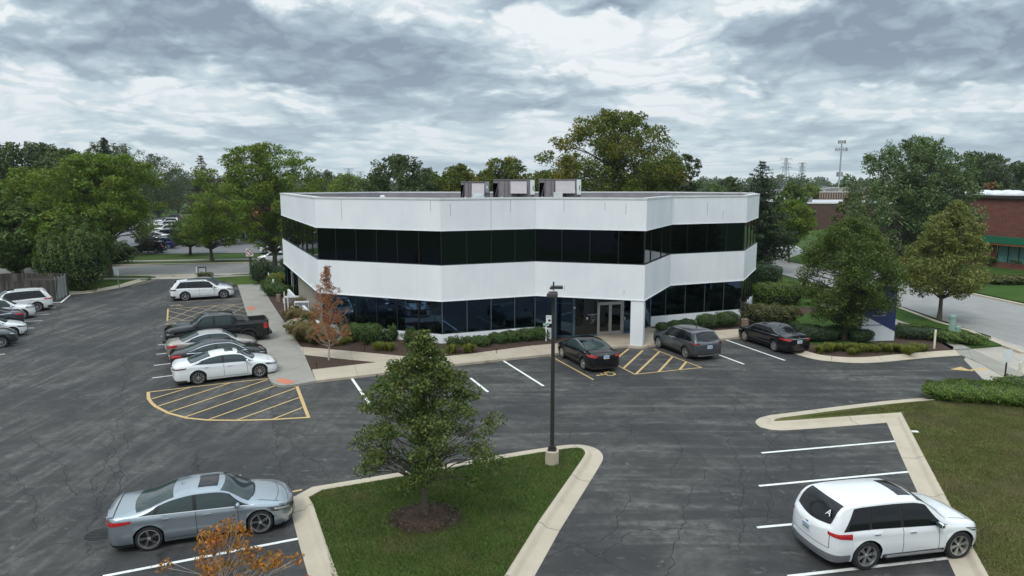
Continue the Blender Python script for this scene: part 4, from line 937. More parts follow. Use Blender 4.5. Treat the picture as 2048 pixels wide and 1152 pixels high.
# ---------------------------------------------------------------- office building
LLc,Lc,Ac,Bc,Cc,Dc,Ec,Fc=(-20.0,60.9),(-12.3,44.0),(-4.15,40.75),(1.45,42.95),(7.85,41.0),(10.8,47.3),(16.6,49.75),(19.85,56.6)
LOOP=[LLc,Lc,Ac,Bc,Cc,Dc,Ec,Fc,(21.0,64),(14,69.5),(-13,68.5)]
def inset(loop,d):
    n=len(loop); out=[]
    for i in range(n):
        a,p,c=[Vector(loop[j%n]) for j in (i-1,i,i+1)]; d1=(p-a).normalized(); d2=(c-p).normalized()
        n1=Vector((-d1.y,d1.x)); n2=Vector((-d2.y,d2.x)); m=(n1+n2).normalized(); out.append(tuple(p+m*d/max(.4,m.dot(n1))))
    return out
OFF=empty('office_building',(0,0,0),0,'two storey white banded office building with dark ribbon windows and zigzag front','office building')
def ring(b,lo,li,z0,z1,m=0):
    n=len(lo)
    for i in range(n):
        j=(i+1)%n; vs=[(*lo[i],z0),(*lo[j],z0),(*li[j],z0),(*li[i],z0),(*lo[i],z1),(*lo[j],z1),(*li[j],z1),(*li[i],z1)]
        b.add(vs,[(0,1,5,4),(2,3,7,6),(4,5,6,7),(3,2,1,0)],m)
    return b
MB().prism(LOOP,2.93,5.03).build('wall_band',M['facade'],OFF)
b=MB(); b.prism(inset(LOOP,.3),7.10,8.25,1); ring(b,LOOP,inset(LOOP,.3),7.08,8.86,0); b.build('wall_band',[M['facade'],M['roof']],OFF)
ring(MB(),inset(LOOP,.302),inset(LOOP,.36),8.252,8.85).build('parapet_lining',M['roof'],OFF)
ring(MB(),inset(LOOP,-.035),inset(LOOP,.38),8.862,8.965).build('coping',M['coping'],OFF)
ring(MB(),inset(LOOP,-.03),inset(LOOP,.04),2.885,2.935).build('band_edge',M['white_edge'],OFF)
ring(MB(),inset(LOOP,-.02),inset(LOOP,.04),7.045,7.085).build('band_edge',M['white_edge'],OFF)
ring(MB(),inset(LOOP,.012),inset(LOOP,.1),5.032,5.075).build('window_sill',M['mull_dark'],OFF)
def tpx(p,q,px,z):
    """parameter along p-q of the point seen at column px"""
    k=(px-1024)/FPX; f=lambda P:P[0]-k*(P[1]*_c-(z-CAMH)*_s); a,c=f(p),f(q); return a/(a-c)
def lerp2(p,q,t): return (p[0]+(q[0]-p[0])*t,p[1]+(q[1]-p[1])*t)
GL=inset(LOOP,.10)
def glaze(p,q,ts,z0,z1,mat,mull,mw=.05,trans=None):
    ts=[0]+ts+[1]
    for a,c in zip(ts[:-1],ts[1:]):
        pa,pc=lerp2(p,q,a),lerp2(p,q,c)
        # each pane sits a hair off true, as real panes do
        b=MB(); d=Vector(pc)-Vector(pa); n=Vector((-d.y,d.x)).normalized(); e=[random.uniform(-.004,.004) for _ in range(4)]
        vs=[(*(Vector(pa)+n*e[0]),z0),(*(Vector(pc)+n*e[1]),z0),(*(Vector(pc)+n*e[2]),z1),(*(Vector(pa)+n*e[3]),z1)]
        b.add(vs,[(0,1,2,3)]); b.add([(v[0]+n.x*.05,v[1]+n.y*.05,v[2]) for v in vs],[(0,3,2,1)]); b.build('window_pane',mat,OFF)
    d=(Vector(q)-Vector(p)).normalized(); n=Vector((-d.y,d.x))
    for t in ts[:-1]:
        c=lerp2(p,q,t); MB().obox((c[0]-n.x*.012,c[1]-n.y*.012,(z0+z1)/2),((d.x,d.y,0),(n.x,n.y,0),(0,0,1)),(mw/2,.03,(z1-z0)/2-.002)).build('mullion',mull,OFF)
def seg(i): return GL[i],GL[i+1]
eq=lambda n:[k/n for k in range(1,n)]
Z=6.0
up=[eq(8),[tpx(*seg(1),x,Z) for x in (672,713,754,795,838)],[tpx(*seg(2),x,Z) for x in (933,982,1029)],[tpx(*seg(3),x,Z) for x in (1124,1180,1237)],[.22,.62],[tpx(*seg(5),x,Z) for x in (1374,1413,1452)],eq(4),eq(4),eq(5),eq(14),eq(6)]
for i,t in enumerate(up):
    p=GL[i]; q=GL[(i+1)%len(GL)]; glaze(p,q,t,5.06,7.07,M['glass_up'] if i in(1,3,4) else M['glass_mid'],M['mull_dark'],.034)
# ground floor, front left: flush white base wall with glass over it
G1=inset(LOOP,.10)
PE=lerp2(Bc,Cc,tpx(Bc,Cc,1111,2.0)); PEg=lerp2(G1[3],G1[4],tpx(G1[3],G1[4],1110,2.0))
def basewall(p,q,z1=.90):
    d=(Vector(q)-Vector(p)).normalized(); n=Vector((-d.y,d.x)); MB().add([(*p,-.05),(*q,-.05),(*(Vector(q)+n*.25),-.05),(*(Vector(p)+n*.25),-.05),(*p,z1),(*q,z1),(*(Vector(q)+n*.25),z1),(*(Vector(p)+n*.25),z1)],[(0,1,5,4),(1,2,6,5),(3,0,4,7),(4,5,6,7)]).build('base_wall',M['facade'],OFF)
basewall(Lc,Ac); basewall(Ac,Bc); basewall(Bc,PE)
Lg=G1[1]
glaze(Lg,G1[2],[tpx(Lg,G1[2],x,2.) for x in (672,713,754,795,838)],.94,2.92,M['glass'],M['mull_dark'],.045)
glaze(G1[2],G1[3],[tpx(G1[2],G1[3],x,2.) for x in (933.8,982,1029)],.94,2.92,M['glass'],M['mull'],.045)
glaze(G1[3],PEg,[],.94,2.92,M['glass'],M['mull'],.045)
for p,q in((Lg,G1[2]),(G1[2],G1[3]),(G1[3],PEg)): MB().wall(p,q,.905,.945,.10).build('window_sill',M['mull_dark'],OFF)
# entrance: storefront set back under the band
e0=(2.84,43.72); e1=(3.90,43.5); e2=(5.45,44.06); e3=(7.20,44.58); e4=(7.95,44.95); e5=(9.42,46.9)
MB().wall(PE,e0,.1,2.92,.10).build('side_wall',M['bluemetal'],OFF)
glaze(e0,e1,[],.22,2.9,M['glass'],M['bluemetal'],.06); glaze(e1,e2,[],.22,2.9,M['glass_door'],M['bluemetal'],.16); glaze(e3,e4,[],.22,2.9,M['glass'],M['alud'],.06); glaze(e4,e5,[.5],.22,2.9,M['glass'],M['bluemetal'],.10)
for p,q in ((e0,e1),(e1,e2),(e3,e4),(e4,e5)):
    MB().wall(p,q,.10,.24,.07).build('door_sill',M['bluemetal'],OFF)
MB().wall(e0,e1,2.28,2.33,.06).build('transom',M['bluemetal'],OFF)
glaze(e2,e3,[],2.30,2.9,M['glass_door'],M['alud'],.05)
dv=(Vector(e3)-Vector(e2)); dl=dv.length; dd=dv.normalized(); dn=Vector((-dd.y,dd.x))
fr=MB()
for t0,t1,z0,z1 in ((0,.07,.12,2.28),(dl-.07,dl,.12,2.28),(.07,dl-.07,2.20,2.28),(.07,dl-.07,.121,.15)):
    a=Vector(e2)+dd*t0; c=Vector(e2)+dd*t1; fr.wall(a,c,z0,z1,.10)
fr.build('door_frame',M['alu'],OFF)
for k in range(2):
    a=.08+k*(dl-.16)/2; c=a+(dl-.16)/2-.012; D=MB(); w=.095
    for t0,t1,z0,z1 in ((a,a+w,.155,2.19),(c-w,c,.155,2.19),(a+w,c-w,2.09,2.19),(a+w,c-w,.155,.36)): D.wall(Vector(e2)+dd*t0,Vector(e2)+dd*t1,z0,z1,.05)
    do=D.build('door',M['alu'],OFF); MB().wall(Vector(e2)+dd*(a+w),Vector(e2)+dd*(c-w),.36,2.09,.012).build('door_glass',M['glass_door'],do)
    hx=c-w/2 if k==0 else a+w/2; p=Vector(e2)+dd*hx-dn*.085; MB().tube([(p.x+dn.x*.05,p.y+dn.y*.05,1.0),(p.x,p.y,1.02),(p.x,p.y,1.30),(p.x+dn.x*.05,p.y+dn.y*.05,1.32)],.014,6).build('door_handle',M['chrome'],do,True)
MB().obox((e3[0]+.1,e3[1]-.06,1.15),((1,0,0),(0,1,0),(0,0,1)),(.035,.03,.09)).build('door_opener_button',M['alu'],OFF)
def text(name,s,size,mat,parent,loc,rot,depth=.004,align='CENTER',sx=1.0):
    cu=bpy.data.curves.new(name,'FONT'); cu.body=s; cu.size=size; cu.extrude=depth; cu.align_x=align; cu.align_y='CENTER'
    t=bpy.data.objects.new(name,cu); COL.objects.link(t); dg=bpy.context.evaluated_depsgraph_get(); dg.update(); me=bpy.data.meshes.new_from_object(t.evaluated_get(dg)); bpy.data.objects.remove(t)
    me.name=name; me.materials.clear(); me.materials.append(mat); o=bpy.data.objects.new(name,me); COL.objects.link(o); o.parent=parent; o.location=loc; o.rotation_euler=rot; o.scale=(sx,1,1); return o
# white lettering on the glass beside the doors
ang=math.atan2(e2[1]-e1[1],e2[0]-e1[0]); q=Vector(lerp2(e1,e2,.80)); nn=Vector((math.sin(ang),-math.cos(ang)))*.02; q=q+nn
text('window_lettering','SUITE DIRECTORY',.085,M['letterw'],OFF,(q.x,q.y,1.52),(PI/2,0,ang),.002)
text('window_lettering','OFFICE HOURS',.05,M['letterw'],OFF,(q.x+.02,q.y,1.43),(PI/2,0,ang),.002)
text('window_lettering','MEDICAL GROUP',.07,M['alu'],OFF,(q.x+.1,q.y+.03,1.30),(PI/2,0,ang),.002)
MB().obox((q.x-.36,q.y-.12,1.29),((math.cos(ang),math.sin(ang),0),(nn.x*50,nn.y*50,0),(0,0,1)),(.055,.004,.07)).build('window_logo',M['letterw'],OFF,bevel=.02)
text('window_lettering','MON-FRI\nSAT',.075,M['letterw'],OFF,(q.x+.05,q.y+.03,1.12),(PI/2,0,ang),.002)
text('window_lettering','WELCOME',.05,M['letterw'],OFF,(q.x-.02,q.y+.01,.98),(PI/2,0,ang),.002)
# column under the corner
dC=(Vector(Bc)-Vector(Cc)).normalized(); nC=Vector((dC.y,-dC.x)); nC=nC if nC.y>0 else -nC
cc=Vector(Cc)+dC*.40+nC*.42
MB().obox((cc.x,cc.y,1.50),((dC.x,dC.y,0),(nC.x,nC.y,0),(0,0,1)),(.385,.40,1.382)).build('column',M['facade'],OFF,bevel=.015)
pad=MB().lathe([(.0,.158),(.62,.158),(.68,.13),(.70,-.02)],(cc.x,cc.y+.02,0),28); 
for i,v in enumerate(pad.v): pad.v[i]=(cc.x+(v[0]-cc.x)*1.05,cc.y+(v[1]-cc.y)*.82,v[2])
pad.build('column_plinth',M['walktan'],OFF,True)
# ground floor right
r0=(9.42,46.86); r0g=(9.40,46.98)
basewall(r0,Ec,.80); basewall(Ec,Fc,.80); basewall(Fc,LOOP[8],.80); basewall(LOOP[8],LOOP[9],.8); basewall(LOOP[9],LOOP[10],.8); basewall(LOOP[10],LOOP[0],.8)
glaze(r0g,G1[6],[tpx(r0g,G1[6],x,2.) for x in (1331,1370,1409,1447)],.84,2.92,M['glass'],M['mull'],.04)
for i in (6,7,8,9,10): glaze(G1[i],G1[(i+1)%11],eq(5),.84,2.92,M['glass'],M['mull_dark'],.045)
MB().wall(r0g,G1[6],.803,.84,.10).build('window_sill',M['mull_dark'],OFF)
MB().wall(e5,r0,.1,2.92,.08).build('side_wall',M['bluemetal'],OFF)
# ground floor left: wall set back, white low wall in the face line
def off(p,q,d): 
    u=(Vector(q)-Vector(p)).normalized(); n=Vector((-u.y,u.x)); return tuple(Vector(p)+n*d),tuple(Vector(q)+n*d)
b0,b1=off(LLc,Lc,.6)
tw=lerp2(b0,b1,.27); MB().wall(tw,b1,.05,2.93,.15).build('side_wall',M['tanwall'],OFF)
MB().wall(b1,Lc,.05,2.93,.12).build('side_wall',M['tanwall'],OFF)
glaze(lerp2(b0,b1,.085),tw,eq(2),.15,2.9,M['glass'],M['mull_dark'],.05)
dA,dB=lerp2(b0,b1,.012),lerp2(b0,b1,.080); dr=MB()
for z0,z1,t0,t1 in ((.12,2.9,0,.09),(.12,2.9,.91,1),(2.1,2.2,.09,.91),(2.82,2.9,.09,.91),(.12,.3,.09,.91)): dr.wall(lerp2(dA,dB,t0),lerp2(dA,dB,t1),z0,z1,.08)
do=dr.build('side_door',M['coping'],OFF); MB().wall(lerp2(dA,dB,.09),lerp2(dA,dB,.91),.3,2.82,.02).build('door_glass',M['glass_door'],do)
MB().wall(lerp2(LLc,Lc,.02),lerp2(LLc,Lc,.985),-.03,.80,.18,0,.10).build('low_wall',M['facade'],OFF)
# thin panel joints on the top band
for px,z0,z1 in ((683,7.5,8.84),(861,8.2,8.84),(901,7.9,8.6),(982,7.1,8.84),(1021,8.1,8.84),(1128,8.1,8.84),(1210,8.2,8.7),(1252,8.0,8.6),(1342.5,7.9,8.84),(1415,7.6,8.5),(1446,7.3,7.9),(1129,3.3,3.6),(1248,3.2,3.5)):
    for i in range(1,6):
        p,q=LOOP[i],LOOP[i+1]; t=tpx(p,q,px,(z0+z1)/2)
        if 0<=t<=1:
            c=lerp2(p,q,t); d=(Vector(q)-Vector(p)).normalized(); n=Vector((-d.y,d.x)); MB().obox((c[0]-n.x*.001,c[1]-n.y*.001,(z0+z1)/2),((d.x,d.y,0),(n.x,n.y,0),(0,0,1)),(.011,.003,(z1-z0)/2)).build('panel_joint',M['joint'],OFF); break
MB().obox((*lerp2(LLc,Lc,.86),3.05),((0,0,1),(1,0,0),(0,1,0)),(.09,.06,.06)).build('security_camera',M['white_edge'],OFF)
o=MB().lathe([(0,.07),(.05,.05),(.07,0),(.05,-.05),(0,-.06)],(e1[0]+.03,e1[1]-.12,2.05),10).build('door_camera',M['white_edge'],OFF,True)
# mulch berm rising to the wall
W_=[lerp2(LLc,Lc,.7),Lc,lerp2(Lc,Ac,.5),Ac,lerp2(Ac,Bc,.5),Bc,lerp2(Bc,Cc,.18)]
K_=PP([(575,655),(603,692.5),(720,703),(870,712.6),(955,704.5),(1040,693.8),(1105,688.2)],.118)
rows=[]
for k in range(5):
    t=k/4; rows.append([(w[0]+(c[0]-w[0])*t,w[1]+(c[1]-w[1])*t,.119+.24*(1-t)**.8*(1 if 0<i<6 else .2)) for i,(w,c) in enumerate(zip(W_,K_))])
ST(MB().grid(rows,flip=True).build('mulch_bed',M['mulch'],None,True))
# ---------------------------------------------------------------- roof equipment
def hvac(px0,px1,ytop,Y,label,box='white',hood=(.42,.80)):
    x0,zt=XatY(px0,ytop,Y); x1,_=XatY(px1,ytop,Y); w=x1-x0; zb=8.40; g=empty('rooftop_unit',((x0+x1)/2,Y+1.0,zb),0,label,'rooftop unit','air handling units on the roof'); h=zt-zb
    X=lambda f:(-w/2+w*f)
    b=MB(); b.box(X(0)+.02,X(1)-.02,-.95,.95,.0,h-.05); b.build('cabinet',M['hvac'],g,bevel=.02)
    MB().box(X(0),X(1),-1.0,1.0,h-.048,h).build('lid',M['hvac'],g)
    MB().box(X(0)+.06,X(1)-.06,-.85,.85,-.14,-.003).build('curb',M['trim'],g)
    p=MB()
    for f in (.14,.28,.36): p.box(X(f)-.012,X(f)+.012,-.965,-.951,.1,h-.1)
    p.build('panel_seam',M['black'],g)
    a,c=X(hood[0]),X(hood[1]); z1=h-.12; z0=h*.42
    MB().add([(a,-.952,z1),(c,-.952,z1),(c,-1.5,z0),(a,-1.5,z0),(a,-.952,z0+.02),(c,-.952,z0+.02)],[(0,3,2,1),(0,4,3),(1,2,5),(3,4,5,2)]).build('intake_hood',M['hvacl'],g)
    MB().add([(a+.05,-.952,z0-.04),(c-.05,-.952,z0-.04),(c-.05,-1.2,z0*.42),(a+.05,-1.2,z0*.42)],[(0,3,2,1)]).build('relief_hood',M['hvac'],g)
    MB().box((a+c)/2-.03,(a+c)/2+.03,-1.3,-.95,.1,z0-.02).build('hood_brace',M['black'],g)
    MB().add([(X(.03),-.953,.05),(X(.12),-.953,.05),(X(.12),-.953,h*.75)],[(0,1,2)]).build('vent_opening',M['black'],g)
    MB().add([(X(.0),-.96,.05),(X(.03),-1.25,.05),(X(.12),-.96,h*.85),(X(.0),-.96,h*.85)],[(0,1,2,3),(0,3,2,1)]).build('side_hood',M['hvacl'],g)
    if box=='white': MB().box(X(.885),X(.99),-1.10,-.952,h*.36,h-.06).build('control_panel',M['hvacw'],g,bevel=.02); MB().box(X(.95),X(.965),-1.108,-1.101,h*.55,h*.75).build('panel_latch',M['black'],g)
    else: MB().box(X(.86),X(1.0),-1.10,-.952,h*.48,h-.06).build('control_panel',M['hvacb'],g,bevel=.02); MB().box(X(.91),X(.96),-1.108,-1.101,h*.68,h*.8).build('panel_label',M['hvacw'],g)
    return g
hvac(921,978,363,49,'smallest grey rooftop unit, leftmost of three, behind the satellite dish','grey',(.40,.84))
hvac(986,1070,359,49.5,'middle large grey rooftop unit with sloped hood and white end panel','white')
hvac(1079,1163,358,49.5,'large grey rooftop unit, rightmost of three, next to the low white roof box','white',(.38,.84))
g=empty('satellite_dish',(*XatY(956,388,45)[:1],45,8.25),0,'round grey satellite dish standing on the roof before the smallest rooftop unit','satellite dish')
d=MB(); rows=[]
for i in range(7):
    r=.42*i/6; rows.append([(r*math.cos(2*PI*k/24),.10*(r/.42)**2-.1+.35*r*math.sin(2*PI*k/24)*.5,.68+r*math.sin(2*PI*k/24)*.62) for k in range(25)])
d.grid(rows); d.build('reflector',M['dish'],g,True)
MB().tube([(0,.05,.02),(0,.02,.60)],.03,8).build('mast',M['utilbox'],g); MB().tube([(.03,-.02,.32),(0,-.38,.60),(.12,-.42,.66)],.018,6).build('feed_arm',M['utilbox'],g)
x,z=XatY(1116,388,46); b=MB().box(-.28,.28,-.2,.2,0,z-8.25+.12,0); o=b.build('roof_box',M['coping'],None,loc=(x,46,8.252)); tag(o,'low white box on the roof edge in front of the rightmost rooftop unit','roof box')
x,z=XatY(765,392,55); g=MB().lathe([(.0,.62),(.10,.62),(.2,.55),(.22,.45),(.32,.42),(.36,.25),(.20,.22),(.18,0)],n=14).build('roof_vent',M['coping'],None,True,loc=(x,55,8.252)); tag(g,'small white cone vent on the left part of the flat roof','roof vent')
for px,py in ((928,391),(1001,390),(1082,392),(1100,391)):
    x,z=XatY(px,py,45.5); o=MB().tube([(0,0,0),(0,0,.62),(.10,0,.68),(.16,0,.55)],.035,8).build('roof_pipe',M['coping'],None,True,loc=(x,45.5,8.252)); tag(o,{928:'short bent white vent pipe below the left rooftop unit',1001:'short bent white vent pipe before the middle rooftop unit',1082:'short bent white vent pipe at the left foot of the right rooftop unit',1100:'short bent white vent pipe just left of the low white roof box'}[px],'vent pipe',group='vent pipes on the roof')
# ---------------------------------------------------------------- brick building on the right and the far ones
BR=empty('brick_building',(0,0,0),0,'red brick one storey building with green fascia band at the right edge','brick building')
pL,pR=(58.9,84.6),(47.5,66.9)   # wall corners seen: lower part; wall goes towards the camera on the right
# upper wall hangs over the recessed window strip
a0=Vector((46.2,86.5)); a1=Vector((56.0,70.0)); 
u0=Vector(XatY(1905,400,86)[:1]+(86,)); 
q0=(u0.x,86.0); X1,_=XatY(2048,407,78.0); q1=(X1,78.0); q2=(q1[0]+ (q1[0]-q0[0])*.9,q1[1]-8*.9)
dq=(Vector(q1)-Vector(q0)).normalized(); nq=Vector((-dq.y,dq.x))
def bk(p,d): return (p[0]+nq.x*d,p[1]+nq.y*d)
H1=8.1
b=MB(); b.add([(*q0,3.55),(*q2,3.55),(*bk(q2,30),3.55),(*bk(q0,30),3.55),(*q0,H1),(*q2,H1),(*bk(q2,30),H1),(*bk(q0,30),H1)],[(0,1,5,4),(1,2,6,5),(2,3,7,6),(3,0,4,7),(4,5,6,7)]); b.build('wall',M['brickred'],BR)
b=MB(); w0,w2=bk(q0,.8),bk(q2,.8); wc=lerp2(w0,w2,.34); b.add([(*w0,-.05),(*wc,-.05),(*wc,3.55),(*w0,3.55)],[(0,1,2,3)]); 
for t in (0.34,): pass
b.add([(*wc,-.05),(*w2,-.05),(*w2,.75),(*wc,.75)],[(0,1,2,3)]); b.build('wall',M['brickred'],BR)
MB().wall(lerp2(w0,w2,.345),w2,.76,2.95,.05,0,.05).build('window',M['tealglass'],BR)
for k in range(9): MB().wall(lerp2(w0,w2,.345+k*.075),lerp2(w0,w2,.350+k*.075),.76,2.95,.10,0,.0).build('window_frame',M['black'],BR)
MB().wall(bk(q0,-.05),bk(q2,-.05),2.96,3.75,.12).build('fascia_band',M['green'],BR); MB().wall(bk(q0,.12),bk(q2,.12),2.75,2.955,.3).build('soffit_trim',M['terra'],BR)
MB().wall(bk(q0,-.10),bk(q2,-.10),H1-.05,H1+.30,.35).build('eave',M['eave'],BR)
b=MB(); b.add([(*bk(q0,.2),H1+.05),(*bk(q2,.2),H1+.05),(*bk(q2,30),H1+.05),(*bk(q0,30),H1+.05)],[(0,1,2,3)]); b.build('roof',M['rooftan'],BR)
def dome(b,x,y,z,rx,ry,h):
    rows=[]
    for i in range(6):
        t=i/5; rows.append([(x+rx*math.cos(t*PI/2)*math.cos(2*PI*k/20),y+ry*math.cos(t*PI/2)*math.sin(2*PI*k/20),z+h*math.sin(t*PI/2)) for k in range(21)])
    b.grid(rows)
for px,py,Y,lab in ((1972,396,92,'a'),(1992,400,89,'b'),(2015,395,93,'c'),(2030,400,89,'d'),(1918,399,95,'e')):
    x,z=XatY(px,py,Y); b=MB(); b.box(x-1.2,x+1.2,Y-1,Y+1,H1+.06,H1+.30); dome(b,x,Y,H1+.30,1.2,1.0,.5); b.build('skylight',M['skyl'],BR,True)
def block(name,px0,px1,ytop,Y,depth,wall,roof,label,zb=0,yb=None,parts=(),cat='warehouse',group='low industrial buildings in the distance'):
    x0,z=XatY(px0,ytop,Y); x1,_=XatY(px1,ytop,Y); g=empty(name,(0,0,0),0,label,cat,group)
    b=MB(); b.add([(x0,Y,0),(x1,Y,0),(x1+depth*.3,Y+depth,0),(x0+depth*.3,Y+depth,0),(x0,Y,z),(x1,Y,z),(x1+depth*.3,Y+depth,z),(x0+depth*.3,Y+depth,z)],[(0,1,5,4),(1,2,6,5),(2,3,7,6),(3,0,4,7)]); b.build('wall',wall,g)
    b=MB(); b.add([(x0,Y+.2,z-.25),(x1,Y+.2,z-.25),(x1+depth*.3,Y+depth-.2,z-.25),(x0+depth*.3,Y+depth-.2,z-.25)],[(0,1,2,3)]); b.build('roof',roof,g)
    MB().box(x0-.1,x1+.1,Y-.15,Y+.25,z-.05,z+.22).build('parapet',M['coping'] if wall is not M['brickred'] else M['eave'],g)
    rd=random.Random(int(px0)); 
    for k in range(int(max(2,(x1-x0)/14))):
        x=rd.uniform(x0+2,x1-2)+depth*.15; yy=Y+rd.uniform(.3,.8)*depth; s=rd.uniform(.8,1.8); MB().box(x-s,x+s,yy-s,yy+s,z-.24,z+rd.uniform(.4,1.1)).build('roof_unit',M['coping'] if rd.random()<.6 else M['hvac'],g)
    return g,x0,x1,z
block('warehouse',1535,1800,407,150,45,M['brickbrown'],M['roofw'],'long brown brick warehouse behind the green street trees on the right')
block('warehouse',1500,1592,386,200,22,M['brickbrown'],M['roofw'],'brown brick warehouse just right of the office roof, with white roof boxes')
gg,x0,x1,z=block('warehouse',1640,1700,384.5,225,40,M['tan_metal'],M['roofw'],'warehouse with tan ribbed wall below the cell tower')
for k in range(12): MB().box(x0+(x1-x0)*(k+.5)/12-.12,x0+(x1-x0)*(k+.5)/12+.12,224.8,224.99,0,z-.1).build('wall_rib',M['brickbrown'],gg)
block('warehouse',1590,1660,378,300,60,M['roofw'],M['roofw'],'white walled warehouse between the brown one and the tan ribbed one')
block('warehouse',1660,1860,376,380,70,M['rooftan'],M['roofw'],'distant pale flat roof building behind the big silver maple')
block('warehouse',1925,2140,385,190,50,M['tan_metal'],M['roofw'],'tan building with white skylights behind the red brick building')
block('warehouse',1900,2150,379,280,50,M['rooftan'],M['roofw'],'pale long building in front of the far right wood')
block('warehouse',1415,1470,377,420,50,M['rooftan'],M['roofw'],'distant white roofed building seen over the right end of the office roof')
block('warehouse',640,760,381,300,40,M['rooftan'],M['roofw'],'distant white roofed building seen over the left end of the office roof')
block('warehouse',405,470,385,230,30,M['rooftan'],M['roofw'],'pale building glimpsed between the conifers on the left')
# shop across the street, mostly behind the trees
SH_=empty('shop_building',(0,0,0),0,'low shop with terracotta roof gables behind the trees across the left street','shop','')
x0,z=XatY(478,446,118); x1,_=XatY(640,446,118)
MB().box(x0,x1,118,132,0,3.6).build('wall',M['tanwall'],SH_); MB().box(x0-.4,x1+.4,117.6,132.4,3.602,3.95).build('roof',M['eave'],SH_)
for f in (.12,.45,.78):
    c=x0+(x1-x0)*f; MB().add([(c-2.6,117.3,3.96),(c+2.6,117.3,3.96),(c,117.3,6.4),(c-2.6,124,3.96),(c+2.6,124,3.96),(c,124,6.4)],[(0,1,2),(0,2,5,3),(1,4,5,2),(3,5,4)]).build('gable',M['terra'],SH_)
for k in range(7):
    c=x0+(x1-x0)*(k+.5)/7; w=MB().box(c-.9,c+.9,117.9,117.99,.6,2.8).build('window',M['glass'],SH_); MB().box(c-.04,c+.04,117.86,117.899,.6,2.8).build('window_frame',M['whitepost'],w)
# towers
def mono():
    x,zt=XatY(1684,281,400); g=empty('cell_tower',(x,400,0),0,'tall slim cell tower with antenna rings, rising right of the steel pylons','cell tower')
    MB().tube([(0,0,0),(0,0,zt)],[.55,.32],10).build('mast',M['galv'],g,True)
    for zz,rw in ((zt-.8,1.9),(zt-5.0,3.0)):
        b=MB()
        for k in range(3):
            a=2*PI*k/3+.4; p=(rw*math.cos(a),rw*math.sin(a)); q=(rw*math.cos(a+2*PI/3),rw*math.sin(a+2*PI/3)); b.tube([(0,0,zz),(*p,zz)],.14,5); b.tube([(*p,zz),(*q,zz)],.14,5)
        pl=b.build('antenna_platform',M['galv'],g)
        for k in range(9):
            a=2*PI*(k//3)/3+.4+(k%3)*2*PI/9; MB().box(rw*math.cos(a)-.15,rw*math.cos(a)+.15,rw*math.sin(a)-.15,rw*math.sin(a)+.15,zz-.9,zz+1.0).build('antenna',M['lattice'],pl)
    for k in range(5):
        a=2*PI*k/5; MB().box(1.4*math.cos(a)-.3,1.4*math.cos(a)+.3,1.4*math.sin(a)-.25,1.4*math.sin(a)+.25,zt-20,zt-17.4).build('antenna',M['lattice'],g)
mono()
def pylon(px,ytop,Y,label,k=1.0,base=0):
    x,h=XatY(px,ytop,Y); g=empty('transmission_tower',(x,Y,0),R(12),label,'power pylon','steel power pylons on the horizon'); b=MB(); r=.125*Y/700*1.5
    W=lambda z:(4.2*(1-z/h)**1.3+.9)*k; lv=[h*t for t in (0,.2,.38,.52,.64,.74,.82,.9,1.0)]
    for z0,z1 in zip(lv[:-1],lv[1:]):
        for sx,sy in((1,1),(1,-1),(-1,1),(-1,-1)): b.tube([(W(z0)*sx,W(z0)*sy,z0),(W(z1)*sx,W(z1)*sy,z1)],r,4)
        for s in(1,-1):
            b.tube([(-W(z0),s*W(z0),z0),(W(z1),s*W(z1),z1)],r*.7,3); b.tube([(W(z0),s*W(z0),z0),(-W(z1),s*W(z1),z1)],r*.7,3); b.tube([(-W(z1),s*W(z1),z1),(W(z1),s*W(z1),z1)],r*.7,3)
    b.build('lattice_mast',M['lattice'],g)
    for zz,w in((.98,6.2),(.86,4.6),(.74,5.6)):
        for s in(1,-1): MB().tube([(0,0,h*zz),(s*w*k,0,h*(zz+(.02 if zz>.9 else 0)))],r,3).tube([(0,0,h*(zz-.05)),(s*w*k,0,h*zz)],r*.7,3).tube([(s*w*k,0,h*zz),(s*w*k,0,h*zz-2.4)],r*.8,3).build('crossarm',M['lattice'],g)
    return x,h
p1=pylon(1573,316,700,'nearer and larger steel pylon left of the cell tower'); p2=pylon(1605,325,820,'smaller steel pylon between the larger pylon and the cell tower',.8)
pylon(697,337,900,'steel pylon standing over the trees left of the office roof',.9); pylon(721,343,1050,'smaller steel pylon just right of the one over the trees at left',.9); pylon(979,329,800,'steel pylon glimpsed between trees above the leftmost rooftop unit',.9)
def wire(p,q,sag,label,r=.07):
    pts=[]
    for k in range(21):
        t=k/20; pts.append((p[0]+(q[0]-p[0])*t,p[1]+(q[1]-p[1])*t,p[2]+(q[2]-p[2])*t-4*sag*t*(1-t)))
    o=MB().tube(pts,r,4).build('power_line',M['lattice'],None); tag(o,label,'power line',group='overhead power lines')
for zz,lab in((.95,'upper'),(.72,'lower')):
    wire((p1[0],700,p1[1]*zz),(460,620,p1[1]*(zz+.04)),3,'%s overhead power line running right from the larger pylon'%lab); wire((p1[0],700,p1[1]*zz),(120,760,p1[1]*zz),5,'%s overhead power line running left from the larger pylon'%lab)
# ---------------------------------------------------------------- the parked cars
WHT=paint('paint_white',(.74,.76,.77)); WHT2=paint('paint_pearl_white',(.70,.71,.70)); SIL=paint('paint_silver_blue',(.36,.41,.45),.75,.32); BLK=paint('paint_black',(.008,.008,.010),0,.25); BLK2=paint('paint_black_brown',(.014,.012,.013),0,.28)
BEI=paint('paint_beige',(.36,.32,.28),.6,.35); GRY=paint('paint_grey',(.062,.070,.076),.4,.32); DGR=paint('paint_dark_grey',(.045,.050,.060),.5,.32); BLU=paint('paint_blue',(.015,.03,.16),.4,.3); SLV=paint('paint_silver',(.42,.43,.44),.7,.35); RED=paint('paint_red',(.30,.02,.02),.2,.3)
TL,TD=M['tail'],M['taild']; GP='cars parked in the office lot'
